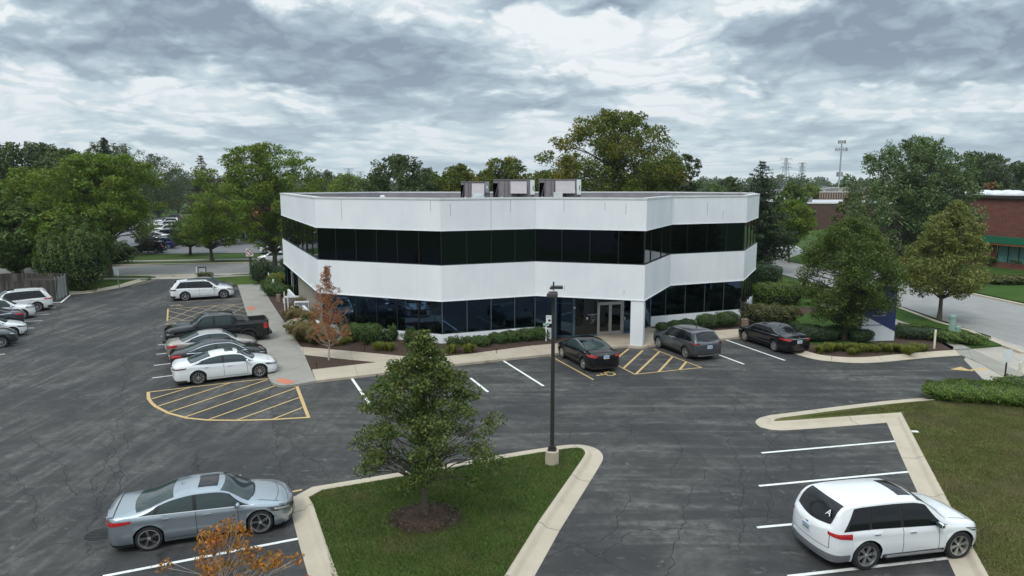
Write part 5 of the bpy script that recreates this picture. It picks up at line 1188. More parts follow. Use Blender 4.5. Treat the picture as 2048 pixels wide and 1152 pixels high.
# silver sedan, front left
sp=sedan(4.88,1.86,1.45,2.83,.95,.345,1.0,zb=.19,rp=(3.6,2.2),fp=(3.2,2.1),ra=.55)
loc,hd=pose((300,1102),(522,1068),4.9,1.86)
make_car('parked_car',sp,sedan_opts(4.9,paint=SIL,wheels='five',chrome=1,tail=(.40,1.26,.77,.87,.92,.93),head=(.38,1.04,.57,.65,.68,.79),sunroof=(2.35,2.86,.60),fin=1.95,spoiler=(.05,.26,.03),handles=[1.55,2.58],
   rearband=[(1.3,.20,.27,M['trim'])],mirrorm=SIL),'silver blue sedan with sunroof, parked at the kerb of the tree island','car',loc,hd,GP)
# white SUV, front right
sp=suv(4.74,1.98,1.74,2.75,.87,.385,1.09,1.08,.54,fp=(3.0,2.1),rp=(3.4,2.2),ra=.5)
loc,hd=pose((1732,1140),(1915,1118),4.84,1.98)
mdx,mc=make_car('parked_suv',sp,suv_opts(4.74,.54,paint=WHT,wheels='six',glass=M['cglassd'],sunroof=(2.32,2.72,.64),chrome=0,hchrome=True,mirrorm=M['chrome'],clad=M['trim'],noarch=True,rearband=[(1.25,.27,.48,M['greycl'])],
   tail=(.52,1.30,.97,.88,1.05,1.03),bs=.62,rails=None,plate=(.86,),emblem=(1.00,),handles=[1.36,2.42],head=(.55,1.08,.74,.80,.80,.90)),'white SUV with letter sticker on its rear window, nose over the right kerb','suv',loc,hd,GP)
# running board, sticker
for sg in (1,-1):
    MB().box(-.86,.86,sg*.93-.10,sg*.93+.10,.30,.34).build('running_board',M['alud'],mdx,bevel=.01)
    MB().box(-.80,.80,sg*.94-.07,sg*.94+.07,.343,.349).build('step_tread',M['alu'],mdx)
xx=.30; zz=mc.ztop(xx,-.52)
e=.02; sl=math.atan2(mc.ztop(xx+e,-.5)-mc.ztop(xx-e,-.5),2*e)
q=mc.warp(xx,-.50,mc.ztop(xx,-.50)); mt=Matrix.Translation((q[0]-.03,q[1],q[2]+.02))
st=text('window_sticker','A',.24,M['letterw'],mdx,(q[0]-.035,q[1],q[2]+.015),(sl,0,-PI/2),.003,sx=1.15)
st2=text('sticker_outline','A',.29,M['black'],mdx,(q[0]-.032,q[1],q[2]+.012),(sl,0,-PI/2),.002,sx=1.12)
# row by the walkway ----------------------------------------------------
loc,hd=pose((397,770),(521,755),4.97,1.86)
es=sedan(4.97,1.86,1.44,2.87,.97,.35,.6)
LX=dict(wheels='multi',chrome=2,tail=(.42,1.24,.79,.88,.93,.94),sunroof=(2.45,2.85,.5),glass=M['cglass'],grille=[(.40,.30,.66)])
make_car('parked_car',es,sedan_opts(4.97,paint=WHT,**{**LX,'tail':(.30,1.22,.80,.86,.87,.91,TD)}),'white sedan with open sunroof, nearest of the row beside the yellow hatched corner','car',loc,hd,GP)
row_n=Vector((-math.sin(hd),math.cos(hd))); row_d=Vector((math.cos(hd),math.sin(hd)))
def rowpos(n,along): p=Vector(loc[:2])+row_n*n+row_d*along; return (p.x,p.y,0)
make_car('parked_car',sedan(4.9,1.85,1.46,2.78,.98,.34),sedan_opts(4.9,paint=BLK2,wheels='multi',chrome=2,tail=(.42,1.10,.78,.84,.93,.95)),'black sedan with chrome window trim between the white sedan and the beige one','car',rowpos(2.75,-.05),hd-R(.6),GP)
make_car('parked_car',sedan(4.87,1.83,1.48,2.80,.92,.335),sedan_opts(4.87,paint=BEI,wheels='multi',chrome=2,tail=(.50,1.10,.76,.84,.92,.95)),'beige sedan parked between the black sedan and the black pickup truck','car',rowpos(5.45,-.15),hd+R(.8),GP)
# pickup, backed in: nose to the left
tp=dict(L=5.89,W=2.05,wb=3.69,fo=.94,r=.42,zb=.42,lean=.20,tuck=.03,fa=.5,ra=.3,fk=.04,rk=.0,fp=(5,3.2),rp=(6,4),Ra=.50,
 top=[(0,1.36),(.1,1.40),(1.90,1.40),(1.94,1.41),(2.02,1.86),(2.15,1.93),(2.8,1.965),(3.5,1.95),(3.72,1.90),(4.42,1.42),(4.52,1.40),(5.2,1.34),(5.7,1.27),(5.89,1.16)],
 belt=[(0,1.33),(1.9,1.33),(2.0,1.33),(4.3,1.28),(4.6,1.26),(5.6,1.20),(5.89,1.08)],bed=(.12,1.86))
pk,pc=make_car('pickup_truck',tp,dict(paint=BLK,cowl=4.44,wtop=3.74,rwin=(1.955,2.0),rww=.8,dlo=(2.06,4.36),slant=(.06,.62),panes=[(3.22,4.22,3.22,3.76),(2.20,3.10,2.22,3.10)],doors=[(2.10,2.08),(3.16,3.16),(4.22,4.18)],handles=[2.34,3.40],mirror=4.12,mirrorm=BLK,
   head=(.55,1.0,.92,.92,1.08,1.08),tail=(.78,1.18,.92,.92,1.26,1.26),grille=[(.50,.80,1.12,.02),(.85,.46,.66,.03,M['trim'])],rearband=[(.95,.46,.64,M['trim'])],plate=(.56,),emblem=(1.1,),wheels='truck',clad=M['trim'],flare=.11,flarey=.035,sunroof=(2.9,3.4,.5)),
   'black crew cab pickup truck backed into its bay with its tail over the walkway','pickup truck',(*G(421,672),0)[:2]+(0,),0,GP)
# truck pose: tail at right
rx,ry=G(508,690); pk.rotation_euler=(0,0,hd+PI-R(1)); P5=rowpos(8.35,.10); pk.location=P5
X0,X1=.12-pc.cx,1.86-pc.cx; bw=.80
b=MB(); b.box(X0,X1,-bw,bw,.86,.88)
for y0,y1 in((-bw-.03,-bw),(bw,bw+.03)): b.box(X0,X1,y0,y1,.861,1.395)
b.box(X0-.03,X0-.001,-bw-.03,bw+.03,.862,1.394); b.box(X1+.001,X1+.03,-bw-.03,bw+.03,.862,1.394); b.build('cargo_bed',M['trim'],pk)
b=MB(); b.box(X0-.05,X1+.03,bw+.031,pc.W*.93,1.36,1.408).box(X0-.05,X1+.03,-pc.W*.93,-bw-.031,1.36,1.408).box(X0-.11,X0-.031,-bw-.03,bw+.03,1.34,1.40); b.build('bed_rail',M['trim'],pk,bevel=.012)
MB().box(X1-.72,X1+.02,-.84,.84,1.40,1.45).build('bed_cover_fold',M['trim'],pk,bevel=.015)
MB().box(X1-.46,X1-.02,-.80,.80,1.455,1.52).build('tool_box_lid',M['black'],pk,bevel=.02)
MB().box(5.65-pc.cx,6.02-pc.cx,-.92,.92,.46,.66).build('front_bumper',M['trim'],pk,bevel=.04); MB().box(-.14-pc.cx,.06-pc.cx,-.94,.94,.50,.70).build('rear_bumper',M['trim'],pk,bevel=.03)
# dark car and big white SUV at the far end of the row
l7,h7=pose((370,602),(449,597),5.05,1.97)
q7=suv(5.06,1.97,1.70,3.0,.90,.39,1.08,1.06,.55)
Q7O=suv_opts(5.06,.55,paint=WHT,wheels='dark',glass=M['cglassd'],chrome=0,tail=(.40,1.20,.90,.90,1.0,1.0,TD),railm=M['trim'],sunroof=(1.4,3.0,.6))
make_car('parked_suv',q7,Q7O,'long white SUV with black wheels at the far end of the walkway row','suv',l7,h7,GP)
n7=Vector((-math.sin(h7),math.cos(h7))); p=Vector(l7[:2])+n7*2.8+Vector((math.cos(h7),math.sin(h7)))*.25
make_car('parked_car',sedan(4.8,1.85,1.52,2.8,.95,.34),sedan_opts(4.8,paint=DGR,wheels='multi',chrome=1),'dark grey car almost hidden behind the long white SUV with black wheels','car',(p.x,p.y,0),h7,GP)
# cars in front of the entrance
loc,hd2=pose((1167,740),(1123,715.6),4.6,1.79)
make_car('parked_car',sedan(4.60,1.79,1.46,2.70,.93,.33,-.3),sedan_opts(4.60,paint=BLK,wheels='multi',chrome=2,tail=(.36,1.22,.82,.88,.95,.95),rearband=[(1.2,.21,.30,M['trim'])],fin=1.7,emblem=(.98,),plate=(.84,)),'small black sedan parked before the entrance doors beside the lamp post','car',loc,hd2,GP)
loc,hd3=pose((1372,717.7),(1315,695.5),4.6,1.88)
make_car('parked_suv',suv(4.60,1.88,1.66,2.71,.90,.35,1.02,1.04,.60,lean=.30),suv_opts(4.60,.60,paint=GRY,wheels='multi',glass=M['cglassd'],chrome=2,clad=M['trim'],flare=.04,tail=(.45,1.20,.92,.92,1.04,1.02,TD),rearband=[(1.1,.26,.42,M['trim']),(.55,.30,.36,M['alu'])],rails=None,fin=1.3,spoiler=(.52,.66,.035),plate=(.80,),emblem=(.98,)),'dark grey SUV parked right of the white entrance column','suv',loc,hd3,GP)
loc,hd4=pose((1550,703.8),(1486,681.5),4.9,1.82)
make_car('parked_car',sedan(4.90,1.82,1.45,2.82,.97,.335,.0),sedan_opts(4.90,paint=BLK,wheels='multi',chrome=2,glass=M['cglassd'],tail=(.38,1.24,.80,.88,.93,.94),rearband=[(.42,.90,.94,M['chrome'])],fin=1.8,plate=(.76,),emblem=(1.0,)),'long black sedan with chrome boot strip, rightmost car before the building','car',loc,hd4,GP)
# left row, cut by the left edge of the photograph
hl=R(186)  # nose direction of the rear-out ones
def leftcar(px,py,heading,fr,Lc):   # px,py: ground point under the end that faces the drive
    x,y=G(px,py); return (x-fr*math.cos(heading)*0,y,0)
dl_=(Vector(G(94,616.8))-Vector(G(40,622))).normalized(); hL=math.atan2(dl_.y,dl_.x)
def bay(px,py,L,back=0.0):  # point on the lot under the end nearest the drive, car centre behind it
    e=Vector(G(px,py)); c=e-dl_*(L/2+back); return (c.x,c.y,0)
LG='cars parked along the left edge of the lot'
make_car('parked_suv',suv(5.0,1.98,1.76,2.9,.98,.38,1.08,1.06,.62,lean=.24),suv_opts(5.0,.62,paint=WHT2,wheels='multi',glass=M['cglassd'],chrome=0,tail=(.55,1.5,.92,.94,1.03,1.02),sunroof=(2.4,2.9,.6),spoiler=(.40,.68,.05),rww=.84),'white SUV with its tail to the drive, parked against the wooden enclosure','suv',bay(104,617,5.0),hL+PI,LG)
make_car('parked_suv',suv(4.70,1.90,1.66,2.8,.95,.36,1.06,1.03,.6),suv_opts(4.70,.6,paint=WHT,wheels='multi',chrome=1,grille=[(.42,.46,.84),(.6,.28,.40,.012,M['trim'])],head=(.50,1.02,.78,.82,.88,.92)),'white SUV facing the drive, between the tail-out white SUV and a dark sedan','suv',bay(73,632,4.7),hL,LG)
make_car('parked_car',sedan(4.7,1.83,1.44,2.8,.95,.34,.6),sedan_opts(4.7,paint=DGR,wheels='multi',chrome=1,tail=(.35,1.2,.80,.84,.95,.95),glass=M['cglassd']),'dark grey sedan with red tail lamp, its tail to the drive, between two white cars','car',bay(50,648,4.7),hL+PI,LG)
make_car('parked_car',sedan(4.6,1.83,1.43,2.75,.90,.34),sedan_opts(4.6,paint=WHT,wheels='multi',chrome=1,grille=[(.36,.28,.62),(.7,.23,.33,.012,M['trim'])]),'white sedan with black grille facing the drive, beside the nearest left grey SUV','car',bay(57,667,4.6,.0),hL,LG)
make_car('parked_suv',suv(4.57,1.82,1.66,2.63,.92,.35,1.05,1.02,.6),suv_opts(4.57,.6,paint=DGR,wheels='multi',chrome=1,clad=M['trim'],flare=.05,grille=[(.42,.62,.80,.010,M['chrome']),(.42,.42,.60),(.6,.28,.40,.012,M['trim'])]),'dark grey SUV facing the drive, nearest car of the left row','suv',bay(39,686,4.57),hL,LG)
# street and far lot: one sedan and one SUV built, then copied
FG='cars parked across the street'
base_s,_=make_car('parked_car',sedan(4.57,1.80,1.45,2.70,.90,.33),sedan_opts(4.57,paint=WHT,wheels='dark',chrome=1),'white sedan parked on the street at the corner of the building','car',(0,0,0),0,FG)
a_=Vector(G(527,527)); sd=Vector((28.7,5.0)).normalized(); c_=a_+sd*1.35+Vector((-sd.y,sd.x))*.85; base_s.location=(c_.x,c_.y,.012); base_s.rotation_euler=(0,0,math.atan2(sd.y,sd.x)+PI)
def recolour(o,mat):
    for c in [o]+list(o.children_recursive):
        if c.type=='MESH' and c.name.startswith(('body','side_mirror','door_handle','antenna','spoiler')):
            c.material_slots[0].link='OBJECT'; c.material_slots[0].material=mat
c=copy_tree(base_s,None,(*Vector(G(552,506)),.03),math.atan2(sd.y,sd.x)+PI); c['label']='white sedan in the shop lot behind the one parked on the street'
base_v,_=make_car('parked_suv',suv(4.7,1.90,1.70,2.8,.93,.36),suv_opts(4.7,.55,paint=BLK,wheels='multi',glass=M['cglassd']),'black SUV side-on at the near edge of the lot across the street','suv',(0,0,0),0,FG)
a_=(Vector(G(268,507))+Vector(G(313,507)))/2+Vector((0,.9)); base_v.location=(a_.x,a_.y+.1,.03); base_v.rotation_euler=(0,0,PI+R(4))
far=[(322,497,base_v,BLU,'blue SUV just behind the black one in the lot across the street'),(300,487,base_s,DGR,'dark sedan, second behind the blue SUV across the street'),(312,481,base_s,SLV,'silver sedan in the middle of the line of cars across the street'),
 (330,478,base_v,BLK2,'black brown SUV half hidden by the leafless shrub across the street'),(318,471,base_s,WHT,'white sedan under the honey locust branches across the street'),(338,466,base_v,SLV,'silver SUV toward the back of the lot across the street'),
 (320,461,base_s,DGR,'charcoal sedan near the back of the lot across the street'),(335,457,base_v,WHT,'white SUV near the back of the lot across the street'),(318,453,base_s,WHT2,'pearl white sedan, second last in the lot across the street'),(340,450,base_v,WHT2,'pearl white SUV by the grassy bank across the street'),(346,442,base_v,BLK,'small black SUV at the very end of the lot across the street')]
for px,py,bse,mat,lab in far:
    x,y=G(px,py); c=copy_tree(bse,None,(x,y,.03),R(188)); c['label']=lab; recolour(c,mat)
# the row just under the viewpoint, seen only in the upper windows
for i,(x,b_,m_,hd_,lab) in enumerate(((-6.4,base_v,WHT,90,'white SUV in the row under the viewpoint, left end'),(.6,base_s,WHT2,-90,'white sedan in the row under the viewpoint, second from left'),(3.3,base_s,SLV,90,'silver sedan in the row under the viewpoint, middle'),(6.0,base_v,DGR,-90,'dark SUV in the row under the viewpoint, fourth from left'),(8.8,base_s,BLU,90,'blue sedan in the row under the viewpoint, right end'))):
    c=copy_tree(b_,None,(x,4.6,0),R(hd_)); c['label']=lab; c['group']='cars in the row under the viewpoint'; recolour(c,m_)
# ---------------------------------------------------------------- street furniture and signs
lx,ly=G(1104,926,.14); _,lz=XatY(1107,590,ly)
g=empty('street_lamp',(lx,ly,0),R(-8),'tall dark bronze lamp post with square heads on the tree island','street lamp')
MB().lathe([(0,.62),(.20,.62),(.235,.59),(.24,.0)],n=20).build('concrete_base',M['kerb'],g,True)
for i in (0,): pass
MB().box(-.15,.15,-.15,.15,.62,.67).box(-.12,.12,-.12,.12,.67,.80).build('base_cover',M['bronze'],g,bevel=.01)
b=MB(); b.add([(s*(.068),t*(.068),.8) for s,t in((-1,-1),(1,-1),(1,1),(-1,1))]+[(s*(.055),t*(.055),lz) for s,t in((-1,-1),(1,-1),(1,1),(-1,1))],[(0,1,5,4),(1,2,6,5),(2,3,7,6),(3,0,4,7),(4,5,6,7)]); b.build('pole',M['bronze'],g)
h1=MB().add([(-.21,-.42,lz-.02),(.17,-.42,lz-.02),(.15,.05,lz-.02),(-.17,.05,lz-.02),(-.19,-.40,lz+.10),(.16,-.40,lz+.10),(.13,.04,lz+.12),(-.15,.04,lz+.12)],[(0,3,2,1),(4,5,6,7),(0,1,5,4),(1,2,6,5),(2,3,7,6),(3,0,4,7)]).build('lamp_head',M['bronze'],g,bevel=.012)
MB().box(-.15,.12,-.38,-.05,lz-.028,lz-.021).build('lens',M['ledlens'],h1)
h2=MB().obox((.10,.18,lz+.24),((1,.1,0),(-.1,1,0),(0,0,1)),(.20,.15,.045)).build('lamp_head',M['bronze'],g,bevel=.015)
MB().tube([(0,0,lz),(0,.02,lz+.22)],.035,8).build('neck',M['utilbox'],g); MB().tube([(0,0,lz+.2),(0,0,lz+.34)],[.03,.02],6).tube([(0,0,lz+.34),(0,0,lz+.45)],.028,8).build('photocell',M['bronze'],g)
MB().obox((-.08,.02,lz+.23),((1,0,0),(0,1,0),(0,0,1)),(.05,.06,.035)).build('bracket',M['bronze'],g,bevel=.01)
def signpost(px,py,h,label,plates,post='galv',name='sign_post',cat='sign post',z=.12,lean=0,r=.025,group=None):
    """plates: (x offset, z, half width, half height, material, [text,size,material])"""
    x,y=G(px,py,z); g=empty(name,(x,y,z),0,label,cat,group); MB().box(-r,r,-r,r,-.1,h).build('post',M[post],g)
    for dx,zc,w,hh,mt,tx in plates:
        p=MB().box(dx-w,dx+w,-r-.014,-r-.002,zc-hh,zc+hh).build('sign_plate',M[mt],g,bevel=.004)
        for t,sz,mm,dz in tx: text('sign_text',t,sz,M[mm],p,(dx,-r-.016,zc+dz),(PI/2,0,0),.001)
    if lean: g.rotation_euler=(0,lean,0)
    return g
g=signpost(1092,684,1.12,'white reserved parking sign with blue wheelchair square and green lower plate, left of the entrance',[(.17,1.42,.18,.26,'signwhite',[('RESERVED',.06,'green',.18),('PARKING',.06,'green',.11)]),(.20,1.36,.08,.07,'signblue',[]),(0,1.10,.19,.09,'utilgreen',[('VAN ACCESSIBLE',.035,'letterw',0)])],'whitepost',r=.04)
for c in g.children:
    if c.name.startswith('post'): c.scale=(1,1,1.1)
signpost(2008,772,1.75,'white blank-backed sign on a black post beside the right driveway',[(0,1.50,.20,.32,'signwhite',[])],'black')
x,y=G(1660+915/4.43,540+690/4.43,.12)
def bollard(px,py,h,label,mat='cream'):
    x,y=G(px,py,.12); g=empty('marker_post',(x,y,.12),0,label,'marker post','pale marker posts by the sidewalk'); MB().box(-.055,.055,-.03,.03,-.1,h).build('post',M[mat],g,bevel=.01); MB().box(-.058,.058,-.033,.033,h-.08,h+.01).build('cap',M['whitepost'],g,bevel=.01)
bollard(1868,697,1.12,'weathered cream marker post in the hedge at the bend of the planting bed'); bollard(2036,770,1.15,'cream marker post by the right driveway near the photo edge')
for px,py,h,r,lab in ((1903,664,1.10,.20,'tall pale green utility pedestal on the grass verge of the right street'),(1914.5,669.5,.55,.17,'short pale green utility pedestal beside the taller one')):
    x,y=G(px,py,.12); g=empty('utility_pedestal',(x,y,.11),0,lab,'utility pedestal','green utility pedestals on the verge'); MB().lathe([(r*1.08,0),(r,.04),(r*.96,h-.1)],n=18).build('body',M['utilgreen'],g,True); MB().lathe([(r*1.04,h-.12),(r*1.04,h-.02),(r*.9,h+.03),(0,h+.05)],n=18).build('lid',M['utilgreen'],g,True)
# left side: sign by the drive, no-turn sign, A-frame sign, small white posts
g=signpost(239,575.5,1.75,'leaning grey sign post with white plates at the left lot corner, by the locust trunk',[(-.12,1.55,.14,.30,'signwhite',[]),(.10,1.50,.10,.33,'signwhite',[])],'galv',lean=-.10,r=.03)
x,y=G(502,544,.1); g=empty('traffic_sign',(x,y,.1),0,'brown wooden post with round no-left-turn sign by the street','traffic sign'); MB().box(-.10,.10,-.10,.10,-.1,2.6).build('post',M['barkd'],g)
p=MB().box(-.40,.40,-.13,-.105,1.75,2.6).build('sign_plate',M['signwhite'],g,bevel=.02)
b=MB(); rows=[[(rr*math.cos(2*PI*k/24),-.137,2.18+rr*math.sin(2*PI*k/24)) for k in range(25)] for rr in(.26,.34)]; b.grid(rows); b.obox((0,-.138,2.18),((.7,0,-.7),(0,1,0),(.7,0,.7)),(.30,.002,.035)); b.build('sign_ring',M['tail'],p)
MB().tube([(.10,-.136,2.02),(.10,-.136,2.22),(-.10,-.136,2.22)],.03,4).build('arrow',M['letterd'],p)
x,y=G(405,556,.1); g=empty('yard_sign',(x,y,.1),R(12),'square dark framed yard sign with pale back on two posts by the left driveway','yard sign'); b=MB()
for a,c,z0,z1 in((-.42,-.34,0,1.15),(.34,.42,0,1.15),(-.34,.34,1.07,1.15),(-.34,.34,.42,.48)): b.box(a,c,-.05,.05,z0,z1)
b.build('frame',M['black'],g,bevel=.008); MB().box(-.34,.34,-.02,.02,.48,1.07).build('panel',M['utilbox'],g); MB().box(-.58,-.44,.02,.10,.35,1.15).build('side_board',M['signwhite'],g)
signpost(538.5,572,.85,'upper white marker post among the shrubs at the left corner of the building',[(0,.95,.06,.32,'signwhite',[])],'whitepost',r=.025); signpost(547.5,583,1.05,'lower white marker post among the shrubs left of the building',[(0,.95,.07,.20,'signwhite',[])],'whitepost',r=.028)
for i,(px,py,lab) in enumerate(((592,607,'grey reading lectern box on white legs before the left side door'),(613,618,'grey box stand with white cover against the left wall of the building'))):
    x,y=G(px-8,py+5,.3); g=empty('planter_stand',(x,y,.12),R(8),lab,'box stand'); MB().box(-.55,.55,-.25,.25,.85,.95).build('top',M['coping'],g,bevel=.02); MB().box(-.5,.5,-.22,.22,.45,.848).build('box',M['hvacb'] if i else M['hvac'],g)
    for sx in(-.5,.5): MB().box(sx-.03,sx+.03,-.26,-.2,0,.848).build('leg',M['whitepost'],g)
    if not i: MB().box(-.62,-.57,-.2,.2,.45,.80).build('side_plate',M['whitepost'],g)
for px,py,lab in ((570,622,'left white post in the flower bed by the side walk'),(577,627,'right white post in the flower bed by the side walk')):
    x,y=G(px,py,.12); tag(MB().box(-.035,.035,-.035,.035,0,1.5).build('white_post',M['whitepost'],None,loc=(x,y,.11),bevel=.008),lab,'post',group='white posts in the side bed')
x,y=G(557.5,603,.12); tag(MB().box(-.17,.17,-.15,.15,-.05,.62).build('stone_block',M['stone'],None,loc=(x,y,.12),bevel=.03),'squat brown stone block at the edge of the side walk','stone block')
x,y=G(1488,652,.12); tag(MB().box(-.25,.25,-.18,.18,-.05,.50).build('stone_block',M['stone'],None,loc=(x,y,.12),bevel=.02),'pinkish brown stone block at the nose of the rightmost black sedan','stone block')
for px,py,lab in ((729,703,'small black path light in the mulch by the boxwood shrubs'),(633,735,'small black path light in the mulch triangle under the orange tree'),(993,707,'small black path light in the mulch before the low hedge')):
    x,y=G(px,py,.12); g=MB().tube([(0,0,0),(0,0,.22)],.018,6).lathe([(0,.28),(.05,.26),(.055,.20),(0,.20)],n=10).build('path_light',M['black'],None,loc=(x,y,.115)); tag(g,lab,'path light',group='path lights in the mulch')
# monument sign
sx0,sy0=G(1723,683,.12); sx1,sy1=G(1786,681,.12); g=empty('monument_sign',(0,0,0),0,'tall blue and white monument sign with a slanted colour line behind the clipped shrubs','monument sign')
_,zt=XatY(1745,572,sy0); d=(Vector((sx1,sy1))-Vector((sx0,sy0))); Ls=d.length+.12; d.normalize(); n=Vector((-d.y,d.x)); an=math.atan2(d.y,d.x)
S=lambda u,z,w=0.0:(sx0-.06+d.x*u+n.x*w,sy0+d.y*u+n.y*w,z)
_,zd0=XatY(1728,629,sy0); _,zd1=XatY(1787,663,sy1)
def sl(b,pts,w0,w1):
    m=len(pts); b.add([S(u,z,w0) for u,z in pts]+[S(u,z,w1) for u,z in pts],[tuple(range(m)),tuple(range(2*m-1,m-1,-1))]+[(i,m+i,m+(i+1)%m,(i+1)%m) for i in range(m)])
b=MB(); sl(b,[(0,.0),(Ls,.0),(Ls,zd1-.01),(0,zd0-.01)],-.005,.45); b.build('base_panel',M['signwhite'],g); b=MB(); sl(b,[(0,zd0),(Ls,zd1),(Ls,zt),(0,zt-.15)],0,.445); b.build('upper_panel',M['signblue'],g)
text('sign_text','959 LEXINGTON DRIVE',.135,M['letterd'],g,S(.62,1.12,-.012),(PI/2,0,an),.004)
text('sign_text','SUITE 100',.13,M['letterw'],g,S(1.22,1.92,-.01),(PI/2,0,an),.004); text('sign_text','MEDICAL OFFICE',.12,M['letterw'],g,S(1.10,1.72,-.01),(PI/2,0,an),.004)
text('sign_text','SUITE 200',.13,M['letterw'],g,S(.75,2.2,-.01),(PI/2,0,an),.004)
# wooden enclosure at the left
g=empty('wooden_enclosure',(0,0,0),0,'weathered grey board enclosure with chain-link gate behind the left white SUVs','fence')
e0_,e1_,e2_=(-50,56.6),(-38.35,57.9),(-39.35,61.4); e3_=(-50.5,60.6)
def boards(p,q,h,parent,name='board_panel'):
    L=(Vector(q)-Vector(p)).length; n=int(L/.16); b=MB(); rd=random.Random(3)
    for k in range(n):
        b.wall(lerp2(p,q,(k+.04)/n),lerp2(p,q,(k+.96)/n),-.02,h+rd.uniform(-.03,.02),.025,0,rd.uniform(-.006,.006))
    o=b.build(name,M['wood'],parent); r=MB()
    for z in(.4,h-.35): r.wall(p,q,z,z+.09,.05,0,.04)
    r.build('rail',M['wood'],o)
boards(e0_,e1_,1.75,g); boards(e3_,e2_,1.95,g); boards(e1_,lerp2(e1_,e2_,.10),1.8,g); boards(lerp2(e1_,e2_,.86),e2_,1.95,g)
for t in(.12,.36,.60,.84): p=lerp2(e1_,e2_,t); MB().tube([(*p,0),(*p,1.95)],.035,8).build('gate_post',M['galv'],g,True)
b=MB()
for k in range(22):
    for t0,t1,z0,z1 in((.12+k*.033,min(.84,.12+k*.033+.25),.1,1.8),): 
        if t0<.84: u=(t1-t0)/.25; b.tube([(*lerp2(e1_,e2_,t0),z0),(*lerp2(e1_,e2_,t1),z0+(z1-z0)*u)],.008,3); b.tube([(*lerp2(e1_,e2_,t0),z1),(*lerp2(e1_,e2_,t1),z1-(z1-z0)*u)],.008,3)
b.build('gate_mesh',M['galv'],g)
b=MB()
for k in range(16): q_=lerp2(e1_,e2_,.15+k*.045); b.tube([(*q_,1.72),(q_[0]-2.6,q_[1]-.3,1.72)],.02,4)
b.build('cover_slat',M['wood'],g)
# ---------------------------------------------------------------- trees
def T(px,py,z=.1): x,y=G(px,py,z); return (x,y,z)
LOW='trees along the right street'
tree('shade_tree',T(850,1030,.14),5.55,2.72,1.3,'leafy young tree with cone shaped crown in the mulch ring of the front island','tree','lf_island','pear',.085,150,24000,.050,3,.58,.20,bark='bark',gap=.60,cr=.165)
tree('autumn_tree',T(660,720,.12),5.3,1.62,1.0,'slim young tree with thin orange red leaves by the left front corner','autumn tree','lf_orange','cone',.045,120,6200,.042,5,.8,.3,bark='barkl',gap=.5,cr=.16)
tree('autumn_tree',(-4.15,9.3,.14),4.92,1.25,1.6,'top of a sparse amber leaved tree rising in front of the silver sedan','autumn tree','lf_amber','oval',.045,90,6500,.030,12,.8,.45,bark='barkl',gap=.5,cr=.15)
tree('street_tree',T(1690,680),7.6,2.95,1.0,'dense dark green oval tree in front of the blue and white sign','tree','lf_pear','oval',.17,170,46000,.065,21,.8,.16,gap=.78,cr=.22,group=LOW)
tree('street_tree',T(1878,640),8.5,3.5,2.0,'pale yellow green tree on the verge of the right street','tree','lf_linden','pear',.15,130,34000,.08,22,.75,.2,gap=.75,cr=.21,group=LOW,lean=(.5,0))
tree('maple_tree',(42.2,74,0),14.4,6.2,1.4,'large silvery maple with wind turned leaves behind the pale street tree','maple','lf_maple','round',.42,170,44000,.125,23,.9,.42,gap=.6,cr=.17)
conifer((47.6,80,0),13.6,4.4,'dark pine with ragged top behind the right side of the silvery maple',31,'lf_pine',6,9000,.2,None,.45,.28,droop=-.1,step=.7)
conifer(( 27.0,76.5,0),12.2,5.0,'dark pine rising just beyond the right end of the office building',32,'lf_pine',1.2,24000,.17,None,.30,.26,droop=.0,step=.5)
conifer(( 25.0,80,0),10.6,2.6,'smaller thin-topped pine between the office roof end and the dark pine',33,'lf_dark',3,3500,.22,None,.6,.2,droop=-.2,step=.8)
tree('street_tree',T(1577,525),7.6,3.0,2.2,'bright green small tree on the grass corner beyond the dark pine','tree','lf_locust','oval',.12,70,9000,.14,24,.7,.25,gap=.7,group=LOW)
tree('street_tree',(38.0,96,0),9.8,3.0,2.5,'bushy green tree before the brown brick warehouse','tree','lf_green','oval',.15,60,7000,.17,25,.8,.2,gap=.75,group=LOW)
LL_='trees around the left street'
tree('locust_tree',T(218,550),12.6,6.9,4.3,'broad spreading honey locust with straight trunk left of the driveway','honey locust','lf_locust','umb',.36,170,44000,.125,41,.55,.22,lean=(.3,0),gap=.6,cr=.17,group=LL_,sq=(1.0,.85))
tree('locust_tree',T(551,541),14.0,6.6,2.6,'tall honey locust at the left back corner of the office building','honey locust','lf_locust','umb',.30,150,36000,.125,48,.5,.3,lean=(-1.2,0),gap=.62,cr=.18,group=LL_,sq=(1.0,.8))
tree('locust_tree',T(423,522),8.8,4.3,1.9,'light green low branched tree across the street between the crabapple and the traffic sign','tree','lf_locust','umb',.24,80,16000,.125,43,.6,.3,lean=(1.2,0),gap=.6,group=LL_)
tree('crabapple_tree',T(381,509),4.6,2.9,1.3,'small round crabapple with forked trunk at the edge of the far lot','crabapple','lf_green','umb',.22,60,8000,.12,44,.6,.2,bark='barkd',gap=.75,group=LL_)
tree('bare_shrub',T(296,507),3.6,2.0,.9,'leafless twiggy little tree in front of the black SUV across the street','bare tree','lf_twig','umb',.13,120,1600,.09,45,.6,.2,bark='barkd',gap=.6,group=LL_)
conifer((-49.0,112,0),14.2,5.4,'taller brownish spruce of the pair behind the crabapple',34,'lf_spruce',1.5,22000,.2,'twin spruces across the street',.2,.25,'spruce_tree','spruce',.3,.6)
conifer((-45.0,113,0),12.3,4.4,'shorter brownish spruce, right of the taller one',35,'lf_spruce',1.5,15000,.2,'twin spruces across the street',.25,.22,'spruce_tree','spruce',.3,.6)
